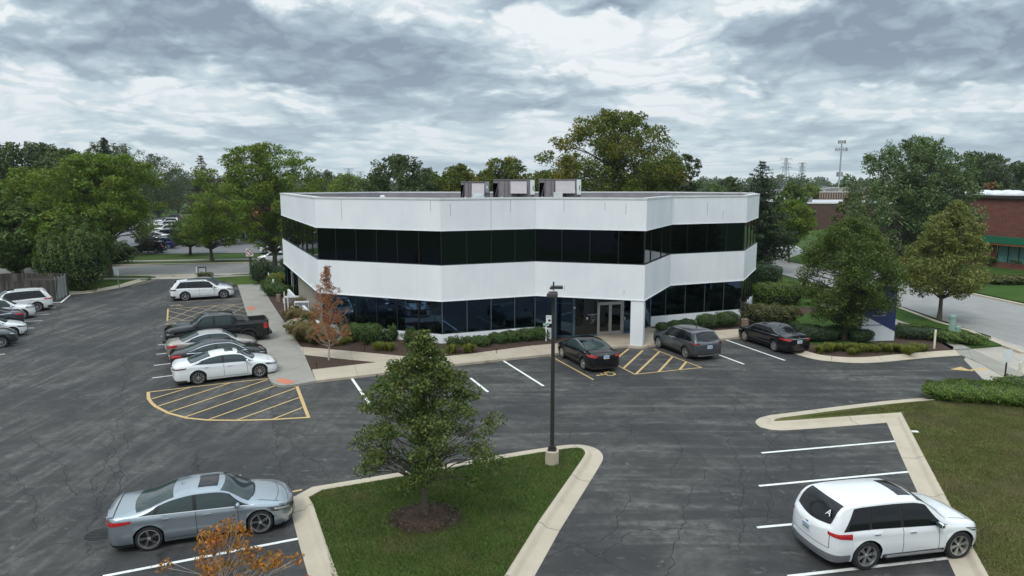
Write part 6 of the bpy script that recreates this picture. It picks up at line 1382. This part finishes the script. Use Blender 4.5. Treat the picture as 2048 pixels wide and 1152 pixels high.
conifer((-64.0,112,0),17.2,2.6,'dark narrow spruce tip above the left honey locust',36,'lf_pine',6,4500,.28,None,.2,.3,'spruce_tree','spruce',.35,.6)
LM='tree belt at the left edge'
for (px,py,Y,h,r,mt,shp,sd,lab) in [(20,0,66,7.2,3.6,'lf_green','oval',51,'mid green tree above the enclosure at the left photo edge'),(100,0,67.5,7.0,3.4,'lf_locust','oval',52,'round light green tree behind the arborvitae'),(-30,0,72,9.5,4.5,'lf_green','oval',53,'tall green tree cut by the left photo edge'),
   (70,0,80,11.5,5.0,'lf_locust','umb',54,'yellow green wide tree left of the honey locust'),(150,0,92,14.0,6.0,'lf_dark','vase',55,'tall dark ash behind the left tree belt'),(40,0,98,15.2,6.5,'lf_dark','vase',56,'dark ash with open feathery top, second from the left edge'),(-20,0,96,14.5,6.0,'lf_dark','vase',57,'dark ash touching the left photo edge'),(105,0,100,15.0,5.5,'lf_dark','vase',58,'dark feathery ash between its two neighbours on the left skyline'),
   (255,0,190,19.8,9.0,'lf_dark','oval',59,'dense dark tree right of the spruce tip on the left skyline'),(315,0,200,17.4,9.5,'lf_dark','oval',60,'lower dark tree sloping down right of the dense dark one'),(215,0,180,20.5,7.0,'lf_dark','oval',61,'dark tree directly under the narrow spruce tip'),(355,0,230,14.5,8,'lf_dark','oval',62,'blue green tree left of the twin spruces')]:
    x,_=XatY(px,400,Y); tree('background_tree',(x,Y,0),h,r,1.6 if Y<75 else (2.6 if Y<120 else .8),lab,'tree',mt,shp,.3,80,12000 if Y<90 else 9000,.17 if Y<90 else .22,sd,.75,.25,gap=.65,group=LM,cr=.22)
tree('background_tree',(-41.5,66.5,0),6.6,3.2,.3,'low shrubby tree behind the wooden enclosure','tree','lf_green','oval',.2,60,9000,.13,63,.9,.2,gap=.8,group=LM)
BK='trees behind the office roof'
for (px,Y,h,r,z0,mt,shp,sd,nl,lab) in [(800,100,13.6,5.6,3,'lf_dark','vase',71,9000,'green tree with open top left of the satellite dish'),(918,104,12.4,5.2,3,'lf_yellow','oval',72,9000,'lighter green tree just left of the first rooftop unit'),(860,112,11.6,5.0,3,'lf_green','oval',77,6000,'green tree filling the gap left of the lighter green one'),(1015,108,13.6,4.8,3,'lf_yellow','vase',73,8000,'yellowing tree above the middle rooftop unit'),
   (1348,92,13.6,3.9,3,'lf_dark','vase',75,7000,'dark open tree right of the biggest tree'),(1290,88,12.2,4.4,3,'lf_locust','oval',76,8000,'yellow green lower tree at the right foot of the biggest tree'),(700,150,11.6,6,3,'lf_locust','oval',78,6000,'green tree below the left pylons'),(1090,100,11.5,4.5,3,'lf_yellow','oval',79,7000,'yellow edged tree left below the biggest tree'),(655,170,12.6,6,3,'lf_dark','oval',80,5000,'dark tree right behind the tall honey locust'),(750,135,11.0,5,3,'lf_green','oval',81,6000,'green tree between the left pylons and the open topped tree'),(975,118,11.8,4.5,3,'lf_yellow','oval',82,6000,'yellow green tree behind the leftmost rooftop unit')]:
    x,_=XatY(px,400,Y); tree('background_tree',(x,Y,0),h,r,z0,lab,'tree',mt,shp,.3,75,nl,.22,sd,.75,.28,gap=.6,group=BK,cr=.22)
tree('big_tree',(12.6,88,0),18.4,8.8,4,'biggest tree, rounded with yellow turning left side, rising over the office roof','tree','lf_yellow','oval',.5,200,42000,.16,74,.7,.25,gap=.68,cr=.17,group=BK,lm=None)
# far things on the right
tree('autumn_tree',(76,112,0),10.2,2.2,2,'small rusty orange tree beside the skylights of the brick building','autumn tree','lf_rust','oval',.2,30,3000,.2,91,gap=.7)
tree('autumn_tree',(62,128,0),7.6,3.0,2,'reddish tree before the tan ribbed warehouse','autumn tree','lf_rust','oval',.2,30,2500,.24,92,gap=.7)
tree('background_tree',(57,118,0),8.0,3.2,1,'olive tree top in front of the brown warehouse right end','tree','lf_olive','oval',.2,35,3500,.22,93,gap=.7)
for px,Y,h,r,sd,lab in ((1945,170,17,8,94,'dark round tree over the far right roofs, left of three'),(1975,230,19,8,95,'dark round tree on the far right skyline, middle of three'),(2030,170,14.5,9,96,'wide low dark tree at the right photo edge')):
    x,_=XatY(px,400,Y); tree('background_tree',(x,Y,0),h,r,3,lab,'tree','lf_dark','oval',.35,50,6000,.36,sd,.7,.25,gap=.7,group='far trees on the right')
for px,Y,h,r,sd,mt,lab in ((1425,190,9.5,5,97,'lf_green','low green tree at the right end of the office roof'),(1455,260,12,6,98,'lf_dark','dark tree left of the nearer pylon base'),(1620,230,9,4.5,99,'lf_locust','yellow green tree between the pylons and the cell tower'),(575,240,11,6,100,'lf_locust','yellow green tree left of the distant white roof')):
    x,_=XatY(px,400,Y); tree('background_tree',(x,Y,0),h,r,2,lab,'tree',mt,'oval',.3,40,4000,.33,sd,.7,.25,gap=.7,group='far trees beyond the office roof')
# far woods: nobody could count these
def woodland(Y0,Y1,x0,x1,n,h,label,seed,ls=.9,mat='lf_dark'):
    rng=np.random.default_rng(seed); C=[];Rr=[]
    for i in range(n):
        x=rng.uniform(x0,x1); y=rng.uniform(Y0,Y1); hh=h*rng.uniform(.72,1.12)
        for k in range(7):
            r=hh*rng.uniform(.20,.32); a=rng.uniform(0,6.28); C.append((x+math.cos(a)*hh*.28,y+math.sin(a)*hh*.28,max(r*.8,hh*rng.uniform(.3,1)-r))); Rr.append(r)
    V=leaves(rng,np.array(C),np.array(Rr),n*260,ls,.8); o=np_mesh('woodland',V,4,M[mat]); tag(o,label,'woodland',None,'stuff')
woodland(420,640,-420,420,260,15,'far green wood along the horizon',201,1.0,'lf_dark'); woodland(330,400,170,330,45,12,'wood beyond the right warehouses',202,.8,'lf_dark'); woodland(230,300,-190,-60,50,13,'dense wood behind the left street trees',203,.7,'lf_dark')
woodland(750,1200,-900,900,240,19.5,'most distant tree line on the horizon',204,2.0,'lf_dark')
# ---------------------------------------------------------------- hedges, shrubs and planting
bush((-39.0,63.2,.1),1.75,1.6,2.85,'tall dense arborvitae at the corner of the far left lawn',301,'lf_green',9000,.10,None,0,2.4,.10,'arborvitae','shrub')
bush((-41.8,63.6,.1),1.6,1.6,2.3,'lower dark shrub left of the tall arborvitae',302,'lf_green',6000,.10,None,0,2.3,.12)
HG='clipped low hedge under the front windows'
hedge=[(1077,679,.62,.50,.42),(1050,681.5,.62,.50,.40),(1022,684,.62,.48,.38),(995,687,.60,.46,.36),(963,692,.55,.45,.33)]
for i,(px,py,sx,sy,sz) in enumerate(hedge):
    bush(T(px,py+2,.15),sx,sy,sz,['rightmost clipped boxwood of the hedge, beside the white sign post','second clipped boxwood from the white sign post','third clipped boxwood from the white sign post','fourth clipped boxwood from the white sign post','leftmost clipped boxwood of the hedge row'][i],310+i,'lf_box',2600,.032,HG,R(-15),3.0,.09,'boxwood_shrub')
for i,(px,py,s,lab) in enumerate(((906,696,.42,'small loose boxwood right behind the top of the island tree'),(930,693.5,.36,'smallest loose boxwood between two others in the front bed'),(947,692,.36,'small loose boxwood next to the clipped hedge row'))):
    bush(T(px,py,.2),s,s,s*.8,lab,320+i,'lf_box',1300,.035,'loose boxwoods in the front bed',0,2.2,.22,'boxwood_shrub')
bush(T(712,680,.3),.62,.55,.52,'dark clipped shrub, left of the pair in the front bed',330,'lf_box',3200,.04,None,0,3.0,.08); bush(T(743,686,.3),.66,.6,.60,'bigger clipped shrub with a bronze tinge, right of the pair in the front bed',331,'lf_box',3800,.04,None,0,3.0,.08)
bush(T(775,686,.25),.38,.38,.42,'thin two-lobed small shrub right of the clipped pair',332,'lf_box',1200,.04,None,0,2.2,.3); bush(T(787,682,.25),.34,.34,.50,'upright part-bare shrub next to the thin small one',335,'lf_box',1200,.04,None,0,2.2,.2)
bush(T(820,692,.2),.42,.4,.50,'dark twiggy shrub left of the front tan grass',333,'lf_green',1300,.045,None,0,2.0,.25); bush(T(690,672,.3),.45,.4,.55,'grey twiggy shrub behind the trunk of the orange tree',334,'lf_twig',1500,.05,None,0,2.0,.3)
SG='clipped shrubs right of the entrance'
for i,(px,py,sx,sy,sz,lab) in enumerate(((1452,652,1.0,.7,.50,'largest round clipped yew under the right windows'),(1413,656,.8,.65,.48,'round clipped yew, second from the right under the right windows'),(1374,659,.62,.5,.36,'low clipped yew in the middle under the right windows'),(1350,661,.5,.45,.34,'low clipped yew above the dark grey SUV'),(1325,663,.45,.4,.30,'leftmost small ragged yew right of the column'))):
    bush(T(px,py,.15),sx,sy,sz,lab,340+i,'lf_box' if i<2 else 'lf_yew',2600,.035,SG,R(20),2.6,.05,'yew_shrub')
bush((22.2,64.0,.1),2.6,1.0,1.15,'dark clipped hedge beyond the right corner of the building',350,'lf_yew',7000,.06,None,R(-4),5,.03,'hedge','hedge')
bush((21.4,55.8,.1),2.15,1.1,.88,'tall lime green hedge beside the right corner of the building',351,'lf_hedge',8000,.055,None,R(-3),4.5,.05,'hedge','hedge')
bush((17.9,47.6,.1),1.9,.9,.72,'loose olive green shrub mass behind the rightmost black sedan',352,'lf_olive',6000,.05,None,R(-18),2.6,.12)
bush((16.2,47.9,.1),.35,.35,.8,'thin pale twiggy shrub at the corner of the base wall',353,'lf_twig',900,.045,None,0,2.0,.3)
MG='clipped yews around the sign'
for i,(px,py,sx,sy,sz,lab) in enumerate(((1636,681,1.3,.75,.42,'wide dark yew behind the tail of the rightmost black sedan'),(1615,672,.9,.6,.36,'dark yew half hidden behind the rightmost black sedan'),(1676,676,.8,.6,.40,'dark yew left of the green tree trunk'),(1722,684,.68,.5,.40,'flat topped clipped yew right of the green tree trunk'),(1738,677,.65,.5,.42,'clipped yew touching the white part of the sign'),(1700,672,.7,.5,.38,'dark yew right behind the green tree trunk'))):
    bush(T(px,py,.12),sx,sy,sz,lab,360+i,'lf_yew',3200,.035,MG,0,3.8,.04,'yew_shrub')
bush((25.8,43.2,.1),1.5,.75,.36,'dark clipped hedge right of the sign',370,'lf_yew',4500,.035,None,R(-12),4,.05,'hedge','hedge'); bush((27.3,42.0,.1),1.5,.7,.34,'lighter green hedge running to the sidewalk bend',371,'lf_hedge',4500,.04,None,R(-28),3,.12,'hedge','hedge'); bush((26.3,44.9,.1),1.4,.7,.28,'loose low green shrubs behind the dark hedge at the sign',372,'lf_green',3500,.045,None,R(-20),2.6,.15,'hedge','hedge')
LG_='yellow green daylilies along the right kerb'
lil=[(1640,706),(1657,703),(1675,701),(1692,702),(1710,704),(1728,703),(1748,704),(1765,701),(1780,704),(1797,701),(1815,704),(1830,703),(1845,702),(1705,709),(1812,708)]
base_l=None
names_=['at the left end by the black sedan tail','second from the left end','third from the left end','fourth from the left end, under the green tree','below the green tree trunk','right of the green tree trunk','below the flat topped yew','below the sign left edge','below the middle of the sign','below the sign right edge','just right of the sign','before the dark hedge','at the right end by the cream post','small one close to the kerb below the tree','small one close to the kerb right of the sign']
for i,(px,py) in enumerate(lil):
    l_='daylily clump %s'%names_[i]
    if base_l is None or i==7: base_l=blades(T(px,py,.12),.42,.42,l_,400+i,'lf_lily',420,.012,LG_)
    else:
        c=copy_tree(base_l,None,T(px,py,.12),i*1.3); c['label']=l_; s=.8+.5*((i*37)%10)/10; c.scale=(s*1.15,s,s*.95)
for i,(px,py,lab) in enumerate(((676,690,'yellow green daylily left of the clipped shrub pair'),(697,687,'smaller yellow green daylily at the foot of the clipped shrub pair'),(757,699,'left yellow daylily in the middle of the front mulch'),(778,700,'right yellow daylily in the middle of the front mulch'),(905,704,'daylily behind the top of the island tree, left one'),(938,703,'daylily before the small loose boxwoods, right one'))):
    c=copy_tree(base_l,None,T(px,py,.2),i*.9); c['label']=lab; c['group']='daylilies in the front bed'; c.scale=(1.5 if i==0 else 1.05,1,1.0)
OG='ornamental grasses at the left corner'
for i,(px,py,r,h,lab) in enumerate(((640,686,1.2,1.05,'big tan plumed grass clump behind the orange tree trunk'),(612,680,1.1,1.0,'big tan and green grass clump left of the orange tree'),(618,655,.9,1.0,'rusty grass clump against the low white wall'),(592,644,.95,.85,'tawny green grass clump above the pale hydrangea'),(600,620,.6,.9,'rust coloured tall grass before the side door'),(640,640,.6,.9,'brown grass tuft under the tan side wall'))):
    blades(T(px,py,.15),r,h,lab,420+i,'lf_grass',1700 if r>.8 else 700,.012,OG,'ornamental_grass','ornamental grass',1.0,base='lf_grassbase')
blades(T(842,697,.2),.6,.95,'tan plumed grass clump at the outer corner of the front wall',430,'lf_grass',900,.012,None,'ornamental_grass','ornamental grass',base='lf_grassbase')
for i,(px,py,s,lab) in enumerate(((598,664,.95,'large hydrangea with many pale pink flower heads by the side walk'),(590,633,.5,'small hydrangea with few white flower heads beside the white posts'))):
    g=bush(T(px,py,.12),s,s*.8,.42*(.8+.2*s),lab,440+i,'lf_box',2600,.05,None,R(50),2.4,.12,'hydrangea','flowering shrub')
    rng=np.random.default_rng(500+i); k=46 if i==0 else 9; a=rng.random(k)*6.28; u=rng.random(k)**.5; C=np.stack([s*u*np.cos(a),s*.8*u*np.sin(a),.42*(1.05+.95*np.sqrt(np.maximum(0,1-u*u*.9)))],axis=1)
    for q in range(k): 
        V=leaves(rng,C[q:q+1],np.array([.11]),46,.028,.8); np_mesh('flower_head',V,4,M['lf_flower'],g)
for i,(px,py,sx,sz,mt,lab) in enumerate(((524,568,.95,.95,'lf_yew','round dark clipped shrub at the end of the grey walkway'),(562,560,1.0,.55,'lf_yew','dark shrub behind the yellow green ones by the left back corner'),(555,575,.8,.55,'lf_lily','yellow green mound shrub left of the side door'),(574,574,.6,.5,'lf_olive','olive shrub beside the side door'),(550,590,.95,.45,'lf_box','low spreading juniper by the white marker posts'),(566,592,.8,.4,'lf_box','low juniper left of the low white wall'),(543,580,.8,.42,'lf_green','low juniper nearest the grey walkway'),(583,550,1.0,.8,'lf_yew','tall dark shrub at the back left corner of the building'))):
    bush(T(px,py,.12),sx*1.15,sx,sz*1.25,lab,450+i,mt,3200,.055,'shrubs on the left side of the building',0,2.5,.1)
for i,(px,py,lab) in enumerate(((405,557,'weedy shrub under the dark framed yard sign'),)): bush(T(px+4,py,.1),.8,.4,.32,lab,470,'lf_olive',1200,.05,None,0,2.0,.3)
# hedge at the lower right
hb=[(1890,798,1.2),(1935,797,1.25),(1985,800,1.25),(2035,806,1.3),(2085,812,1.3)]
g=None
for i,(px,py,s) in enumerate(hb):
    bush(T(px+5,py-2,.13),1.0,1.25 if i else .9,.32,['spreading green juniper at the left tip of the lower right hedge','second juniper from the left tip of the lower right hedge','middle juniper of the lower right hedge below the sign post','fourth juniper of the lower right hedge','juniper of the lower right hedge cut by the photo edge'][i],480+i,'lf_hedge',6500,.034,'low spreading junipers at the right driveway',R(-25),3.6,.07,'juniper_shrub')
bush(T(2050,778,.13),1.6,.8,.28,'yellow green juniper behind the others by the right driveway',490,'lf_hedge',4200,.036,'low spreading junipers at the right driveway',0,2.6,.12,'juniper_shrub')
for i,(px,py,sx,lab) in enumerate(((2010,533,2.2,'dark shrubs under the teal window of the brick building'),(2060,538,2.0,'dark shrub under the brick building window at the photo edge'),(2020,568,2.6,'rough weedy mound in the lawn before the brick building'),(1965,566,2.0,'small weedy mound in the lawn right of the pale street tree'))):
    bush(T(px,py,.1),sx,1.0,.7 if i<2 else .42,lab,495+i,'lf_green' if i<2 else 'lf_olive',3500,.08,None,0,2.4,.15)
for px,py,sd in ((150,560,1),):
    pass
bush(T(232,527,.1),2.2,1.4,1.3,'brown dark shrub mass beyond the street, left of the black SUV',499,'lf_dark',4000,.11,None,0,2.2,.2)
for i,(px,py,s) in enumerate(((85,533,2.6),(125,528,2.4),(175,532,2.2))): bush(T(px,py,.1),s*1.3,1.6,1.35,['undergrowth beyond the street behind the left tree belt','undergrowth beyond the street behind the round light green tree','undergrowth beyond the street left of the honey locust trunk'][i],510+i,'lf_dark',4000,.12,'undergrowth on the far side of the left street',0,2.2,.2)
# turf blades and bark chips: far too many to count
def scatter_in(poly,n,rng):
    P=np.array(poly); lo=P.min(0); hi=P.max(0); out=[]; m=len(P)
    while sum(len(o) for o in out)<n:
        q=rng.uniform(lo,hi,(n*2,2)); ins=np.zeros(len(q),bool); j=m-1
        for i in range(m):
            xi,yi=P[i]; xj,yj=P[j]; c=((yi>q[:,1])!=(yj>q[:,1]))&(q[:,0]<(xj-xi)*(q[:,1]-yi)/((yj-yi) or 1e-9)+xi); ins^=c; j=i
        out.append(q[ins])
    return np.concatenate(out)[:n]
def turf(poly,n,z,mat,seed,label,h=.05,w=.011):
    rng=np.random.default_rng(seed); q=scatter_in(poly,n,rng); a=rng.random(n)*6.28; d=np.stack([np.cos(a),np.sin(a)],1)*w; hh=h*(.5+rng.random(n)); l=rng.normal(size=(n,2))*h*.55
    V=np.stack([np.column_stack([q-d,np.full(n,z)]),np.column_stack([q+d,np.full(n,z)]),np.column_stack([q+l,z+hh])],1).reshape(-1,3)
    tag(np_mesh('grass',V,3,M[mat]),label,'grass',None,'stuff')
M['lf_turf']=foliage('turf_green',[(.040,.080,.014),(.068,.120,.022),(.102,.155,.032),(.19,.18,.07)],trans=.2,patch=.7,patchcol=(.13,.11,.05),pscale=.55)
M['lf_turfd']=foliage('turf_olive',[(.076,.096,.024),(.112,.134,.034),(.156,.172,.050),(.26,.215,.11)],trans=.2,patch=.7,patchcol=(.18,.145,.08),pscale=.45)
ccw=lambda q:q if sum(q[i][0]*q[(i+1)%len(q)][1]-q[(i+1)%len(q)][0]*q[i][1] for i in range(len(q)))>0 else q[::-1]
turf(inset(ccw([p for i,p in enumerate(outline) if i%2==0]),.17),70000,.134,'lf_turf',701,'short patchy turf of the front island')
turf(ccw([G(1600,834.5,.13),G(1700,822,.13),G(1800,808,.13),G(1868,801,.13),G(1868,815,.13),G(1800,823,.13),G(1700,830,.13)]),6500,.129,'lf_turfd',704,'thin grass strip on the kerb nose of the right lawn')
turf(inset(ccw([G(1800,818,.13),G(1868,799,.13),G(2100,798,.13),G(2100,1160,.13),G(1970,1160,.13),G(1881,994,.13),G(1802,834,.13)]),.14),90000,.129,'lf_turfd',702,'dry olive turf of the right lawn')
rng=np.random.default_rng(703); n=5000; r_=.95*np.sqrt(rng.random(n))*(1+.14*np.abs(rng.normal(size=n))*(rng.random(n)<.35)); a_=rng.random(n)*6.28; C=np.column_stack([tx+r_*np.cos(a_)*1.1,ty+r_*np.sin(a_),.17+.05*np.maximum(0,1-r_)]); V=leaves(rng,C,np.full(n,.03),n,.028,.3,.8,.35)
M['chips']=foliage('bark_chips',[(.025,.016,.012),(.06,.04,.03),(.11,.08,.06),(.20,.16,.13)],trans=0,pscale=2); tag(np_mesh('mulch_chips',V,4,M['chips']),'brown bark chips round the island tree','bark mulch',None,'stuff')
# trees behind the camera that the glass reflects
for i,(x,y,h) in enumerate(((-14,-4,10),(4,-5,11),(20,-4,10))): tree('background_tree',(x,y,0),h,4.2,2.5,['shade tree on the lawn behind the viewpoint, left','shade tree on the lawn behind the viewpoint, middle','shade tree on the lawn behind the viewpoint, right'][i],'tree','lf_green','oval',.3,50,5000,.2,600+i)
# ---------------------------------------------------------------- sky, sun, air, camera
w=bpy.data.worlds.new('World'); scene.world=w; w.use_nodes=True; w.cycles.sampling_method='MANUAL'; w.cycles.sample_map_resolution=256; nt=w.node_tree; N=nt.nodes; Lk=nt.links; bg=N['Background']
def nn(ty,**k):
    q=N.new(ty)
    for a,v in k.items(): setattr(q,a,v)
    return q
def mth(op,a,b=0.0,cl=False):
    q=nn('ShaderNodeMath',operation=op,use_clamp=cl)
    for s_,v in ((q.inputs[0],a),(q.inputs[1],b)):
        if hasattr(v,'links'): Lk.new(v,s_)
        else: s_.default_value=v
    return q.outputs[0]
def rmp(f,st,interp='EASE'):
    q=nn('ShaderNodeValToRGB'); e=q.color_ramp.elements; q.color_ramp.interpolation=interp
    while len(e)<len(st): e.new(.5)
    for i,(p,c) in enumerate(st): e[i].position=p; e[i].color=(c,c,c,1) if not hasattr(c,'__len__') else (*c,1)
    Lk.new(f,q.inputs[0]); return q.outputs[0]
def mx(f,a,b,mode='MIX'):
    q=nn('ShaderNodeMix',data_type='RGBA',blend_type=mode)
    for s_,v in ((q.inputs[0],f),(q.inputs[6],a),(q.inputs[7],b)):
        if hasattr(v,'links'): Lk.new(v,s_)
        elif hasattr(v,'__len__'): s_.default_value=(*v,1)
        else: s_.default_value=v
    return q.outputs[2]
SKO=(8.2,5.1)
SUN_EL,SUN_AZ=R(52),R(205)
sky=nn('ShaderNodeTexSky',sky_type='NISHITA'); sky.sun_disc=False; sky.sun_elevation=SUN_EL; sky.sun_rotation=SUN_AZ; sky.air_density=1.0; sky.dust_density=2.0
tc=nn('ShaderNodeTexCoord'); sp=nn('ShaderNodeSeparateXYZ'); Lk.new(tc.outputs['Generated'],sp.inputs[0])
zc=mth('MAXIMUM',sp.outputs['Z'],0.0)
yy=mth('ADD',mth('MAXIMUM',mth('ABSOLUTE',sp.outputs['Y']),.25),0.0); a0_=mth('DIVIDE',sp.outputs['X'],yy)
hyp=mth('SQRT',mth('ADD',mth('MULTIPLY',sp.outputs['X'],sp.outputs['X']),mth('MULTIPLY',sp.outputs['Y'],sp.outputs['Y'])),0); e0_s=mth('DIVIDE',zc,mth('MAXIMUM',hyp,.05))
# clouds as world directions: a = tangent of the bearing, e = tangent of the elevation
BL=[(-.46,.205,.32,.085,.26),(-.14,.180,.22,.065,.20),(.04,.262,.18,.045,.32),(-.30,.145,.34,.022,.12),(.58,.190,.34,.062,.36),(.10,.115,.10,.020,.12),(.28,.150,.16,.030,.08),(.62,.130,.14,.025,.10),(-.30,.245,.05,.030,-.26),(.16,.200,.14,.030,-.13),(.02,.225,.05,.020,-.12),(.34,.245,.10,.03,-.16),(-.12,.262,.10,.015,-.14),(.50,.110,.22,.022,-.03),(-.20,.060,.25,.03,-.08),(.2,.045,.3,.02,-.06)]
def warpn(vec,scale,amp):
    q=nn('ShaderNodeTexNoise'); q.inputs['Scale'].default_value=scale; q.inputs['Detail'].default_value=5; q.inputs['Roughness'].default_value=.55; Lk.new(vec,q.inputs['Vector'])
    s=nn('ShaderNodeVectorMath',operation='SUBTRACT'); Lk.new(q.outputs['Color'],s.inputs[0]); s.inputs[1].default_value=(.5,.5,.5)
    m=nn('ShaderNodeVectorMath',operation='MULTIPLY_ADD'); Lk.new(s.outputs[0],m.inputs[0]); m.inputs[1].default_value=amp; Lk.new(vec,m.inputs[2]); return m.outputs[0]
def dens(de):
    e=mth('ADD',e0_s,de); c=nn('ShaderNodeCombineXYZ'); Lk.new(a0_,c.inputs[0]); Lk.new(e,c.inputs[1])
    # cloud rows get flatter and tighter toward the horizon, as a real deck does
    k=mth('ADD',e,.085); c2=nn('ShaderNodeCombineXYZ'); Lk.new(mth('MULTIPLY',a0_,5.2),c2.inputs[0]); Lk.new(mth('MULTIPLY',mth('LOGARITHM',k,2.718),-3.6),c2.inputs[1]); c2.inputs[2].default_value=SKO[0]
    wv=warpn(c2.outputs[0],1.6,(.55,.42,0))
    def ns(s,det,r,off,sc=(1,1,1)):
        mp=nn('ShaderNodeMapping'); mp.inputs['Location'].default_value=off; mp.inputs['Scale'].default_value=sc; Lk.new(wv,mp.inputs[0]); q=nn('ShaderNodeTexNoise'); q.inputs['Scale'].default_value=s; q.inputs['Detail'].default_value=det; q.inputs['Roughness'].default_value=r; Lk.new(mp.outputs[0],q.inputs['Vector']); return q.outputs['Fac']
    bil=lambda n:mth('ABSOLUTE',mth('SUBTRACT',n,.5))
    puff=mth('SUBTRACT',.075,mth('ADD',mth('MULTIPLY',bil(ns(1.5,1.5,.5,(7,SKO[1],1))),.75),mth('MULTIPLY',bil(ns(3.4,2,.5,(2,SKO[1],5))),.38)))
    d=mth('ADD',mth('ADD',mth('MULTIPLY',ns(.62,7,.52,(SKO[1],0,0),(.8,1,1)),1.05),puff),mth('ADD',mth('MULTIPLY',ns(5.0,5,.6,(4,SKO[1],2)),.20),-.07))
    wb=warpn(c.outputs[0],7,(.16,.07,0)); s2=nn('ShaderNodeSeparateXYZ'); Lk.new(wb,s2.inputs[0])
    for ba,be,ra,re,am in BL:
        x=mth('DIVIDE',mth('SUBTRACT',s2.outputs[0],ba),ra); y=mth('DIVIDE',mth('SUBTRACT',s2.outputs[1],be),re)
        q=mth('SUBTRACT',1.0,mth('ADD',mth('MULTIPLY',x,x),mth('MULTIPLY',y,y)),True); d=mth('ADD',d,mth('MULTIPLY',mth('POWER',q,1.4),am))
    return d
d_=dens(0.0); up_=dens(.013)
grad=mth('MULTIPLY',mth('SUBTRACT',up_,d_),1.6)
thick=rmp(d_,[(.44,0.0),(.60,1.0)])
sh=mth('ADD',d_,mth('MULTIPLY',grad,thick))
cloud=rmp(sh,[(.42,(.82,.865,.89)),(.475,(.675,.755,.80)),(.54,(.55,.655,.725)),(.66,(.40,.495,.575)),(.90,(.26,.325,.41))],'LINEAR')
hz=rmp(e0_s,[(0.0,1.0),(.05,.6),(.16,0.0)],'LINEAR')
cloud=mx(mth('MULTIPLY',hz,.55),cloud,(.54,.66,.71))
clear=mx(1.0,sky.outputs[0],(.10,.10,.10),'MULTIPLY'); cover=rmp(d_,[(.24,.85),(.34,1.0)])
col=mx(cover,clear,cloud)
zen=rmp(zc,[(.0,1.0),(.40,1.0),(.62,1.8),(1.0,2.4)],'LINEAR'); col=mx(1.0,col,zen,'MULTIPLY')
Lk.new(col,bg.inputs[0]); bg.inputs[1].default_value=1.0
sl_=bpy.data.lights.new('Sun','SUN'); sl_.energy=1.45; sl_.angle=R(18); sl_.color=(1,.95,.88); so=bpy.data.objects.new('Sun',sl_); COL.objects.link(so)
# sun_rotation is measured from +Y clockwise seen from above
az=SUN_AZ; dirv=Vector((math.sin(az)*math.cos(SUN_EL),math.cos(az)*math.cos(SUN_EL),math.sin(SUN_EL))); so.rotation_euler=dirv.to_track_quat('Z','Y').to_euler()
hm=bpy.data.materials.new('haze_air'); hm.use_nodes=True; hn=hm.node_tree; hn.nodes.remove(hn.nodes['Principled BSDF']); pv=hn.nodes.new('ShaderNodeVolumePrincipled'); pv.inputs['Color'].default_value=(.80,.87,.92,1); pv.inputs['Density'].default_value=.00014; pv.inputs['Anisotropy'].default_value=.2; hn.links.new(pv.outputs[0],hn.nodes['Material Output'].inputs['Volume'])
ho=MB().box(-1000,1000,-70,1250,-1.05,48).build('haze',hm); tag(ho,None,None,None,'stuff')
cam=bpy.data.cameras.new('Camera'); co=bpy.data.objects.new('Camera',cam); COL.objects.link(co); co.location=(0,0,CAMH); co.rotation_euler=(PI/2-TH,0,0); cam.sensor_width=36; cam.lens=36*FPX/2048; cam.clip_end=6000; cam.clip_start=.2; scene.camera=co
vs=scene.view_settings; vs.view_transform='Standard'; vs.look='None'; vs.exposure=.06; vs.gamma=1
scene.cycles.max_bounces=6; scene.cycles.diffuse_bounces=3; scene.cycles.glossy_bounces=3; scene.cycles.transmission_bounces=2; scene.cycles.volume_bounces=0; scene.cycles.use_denoising=True
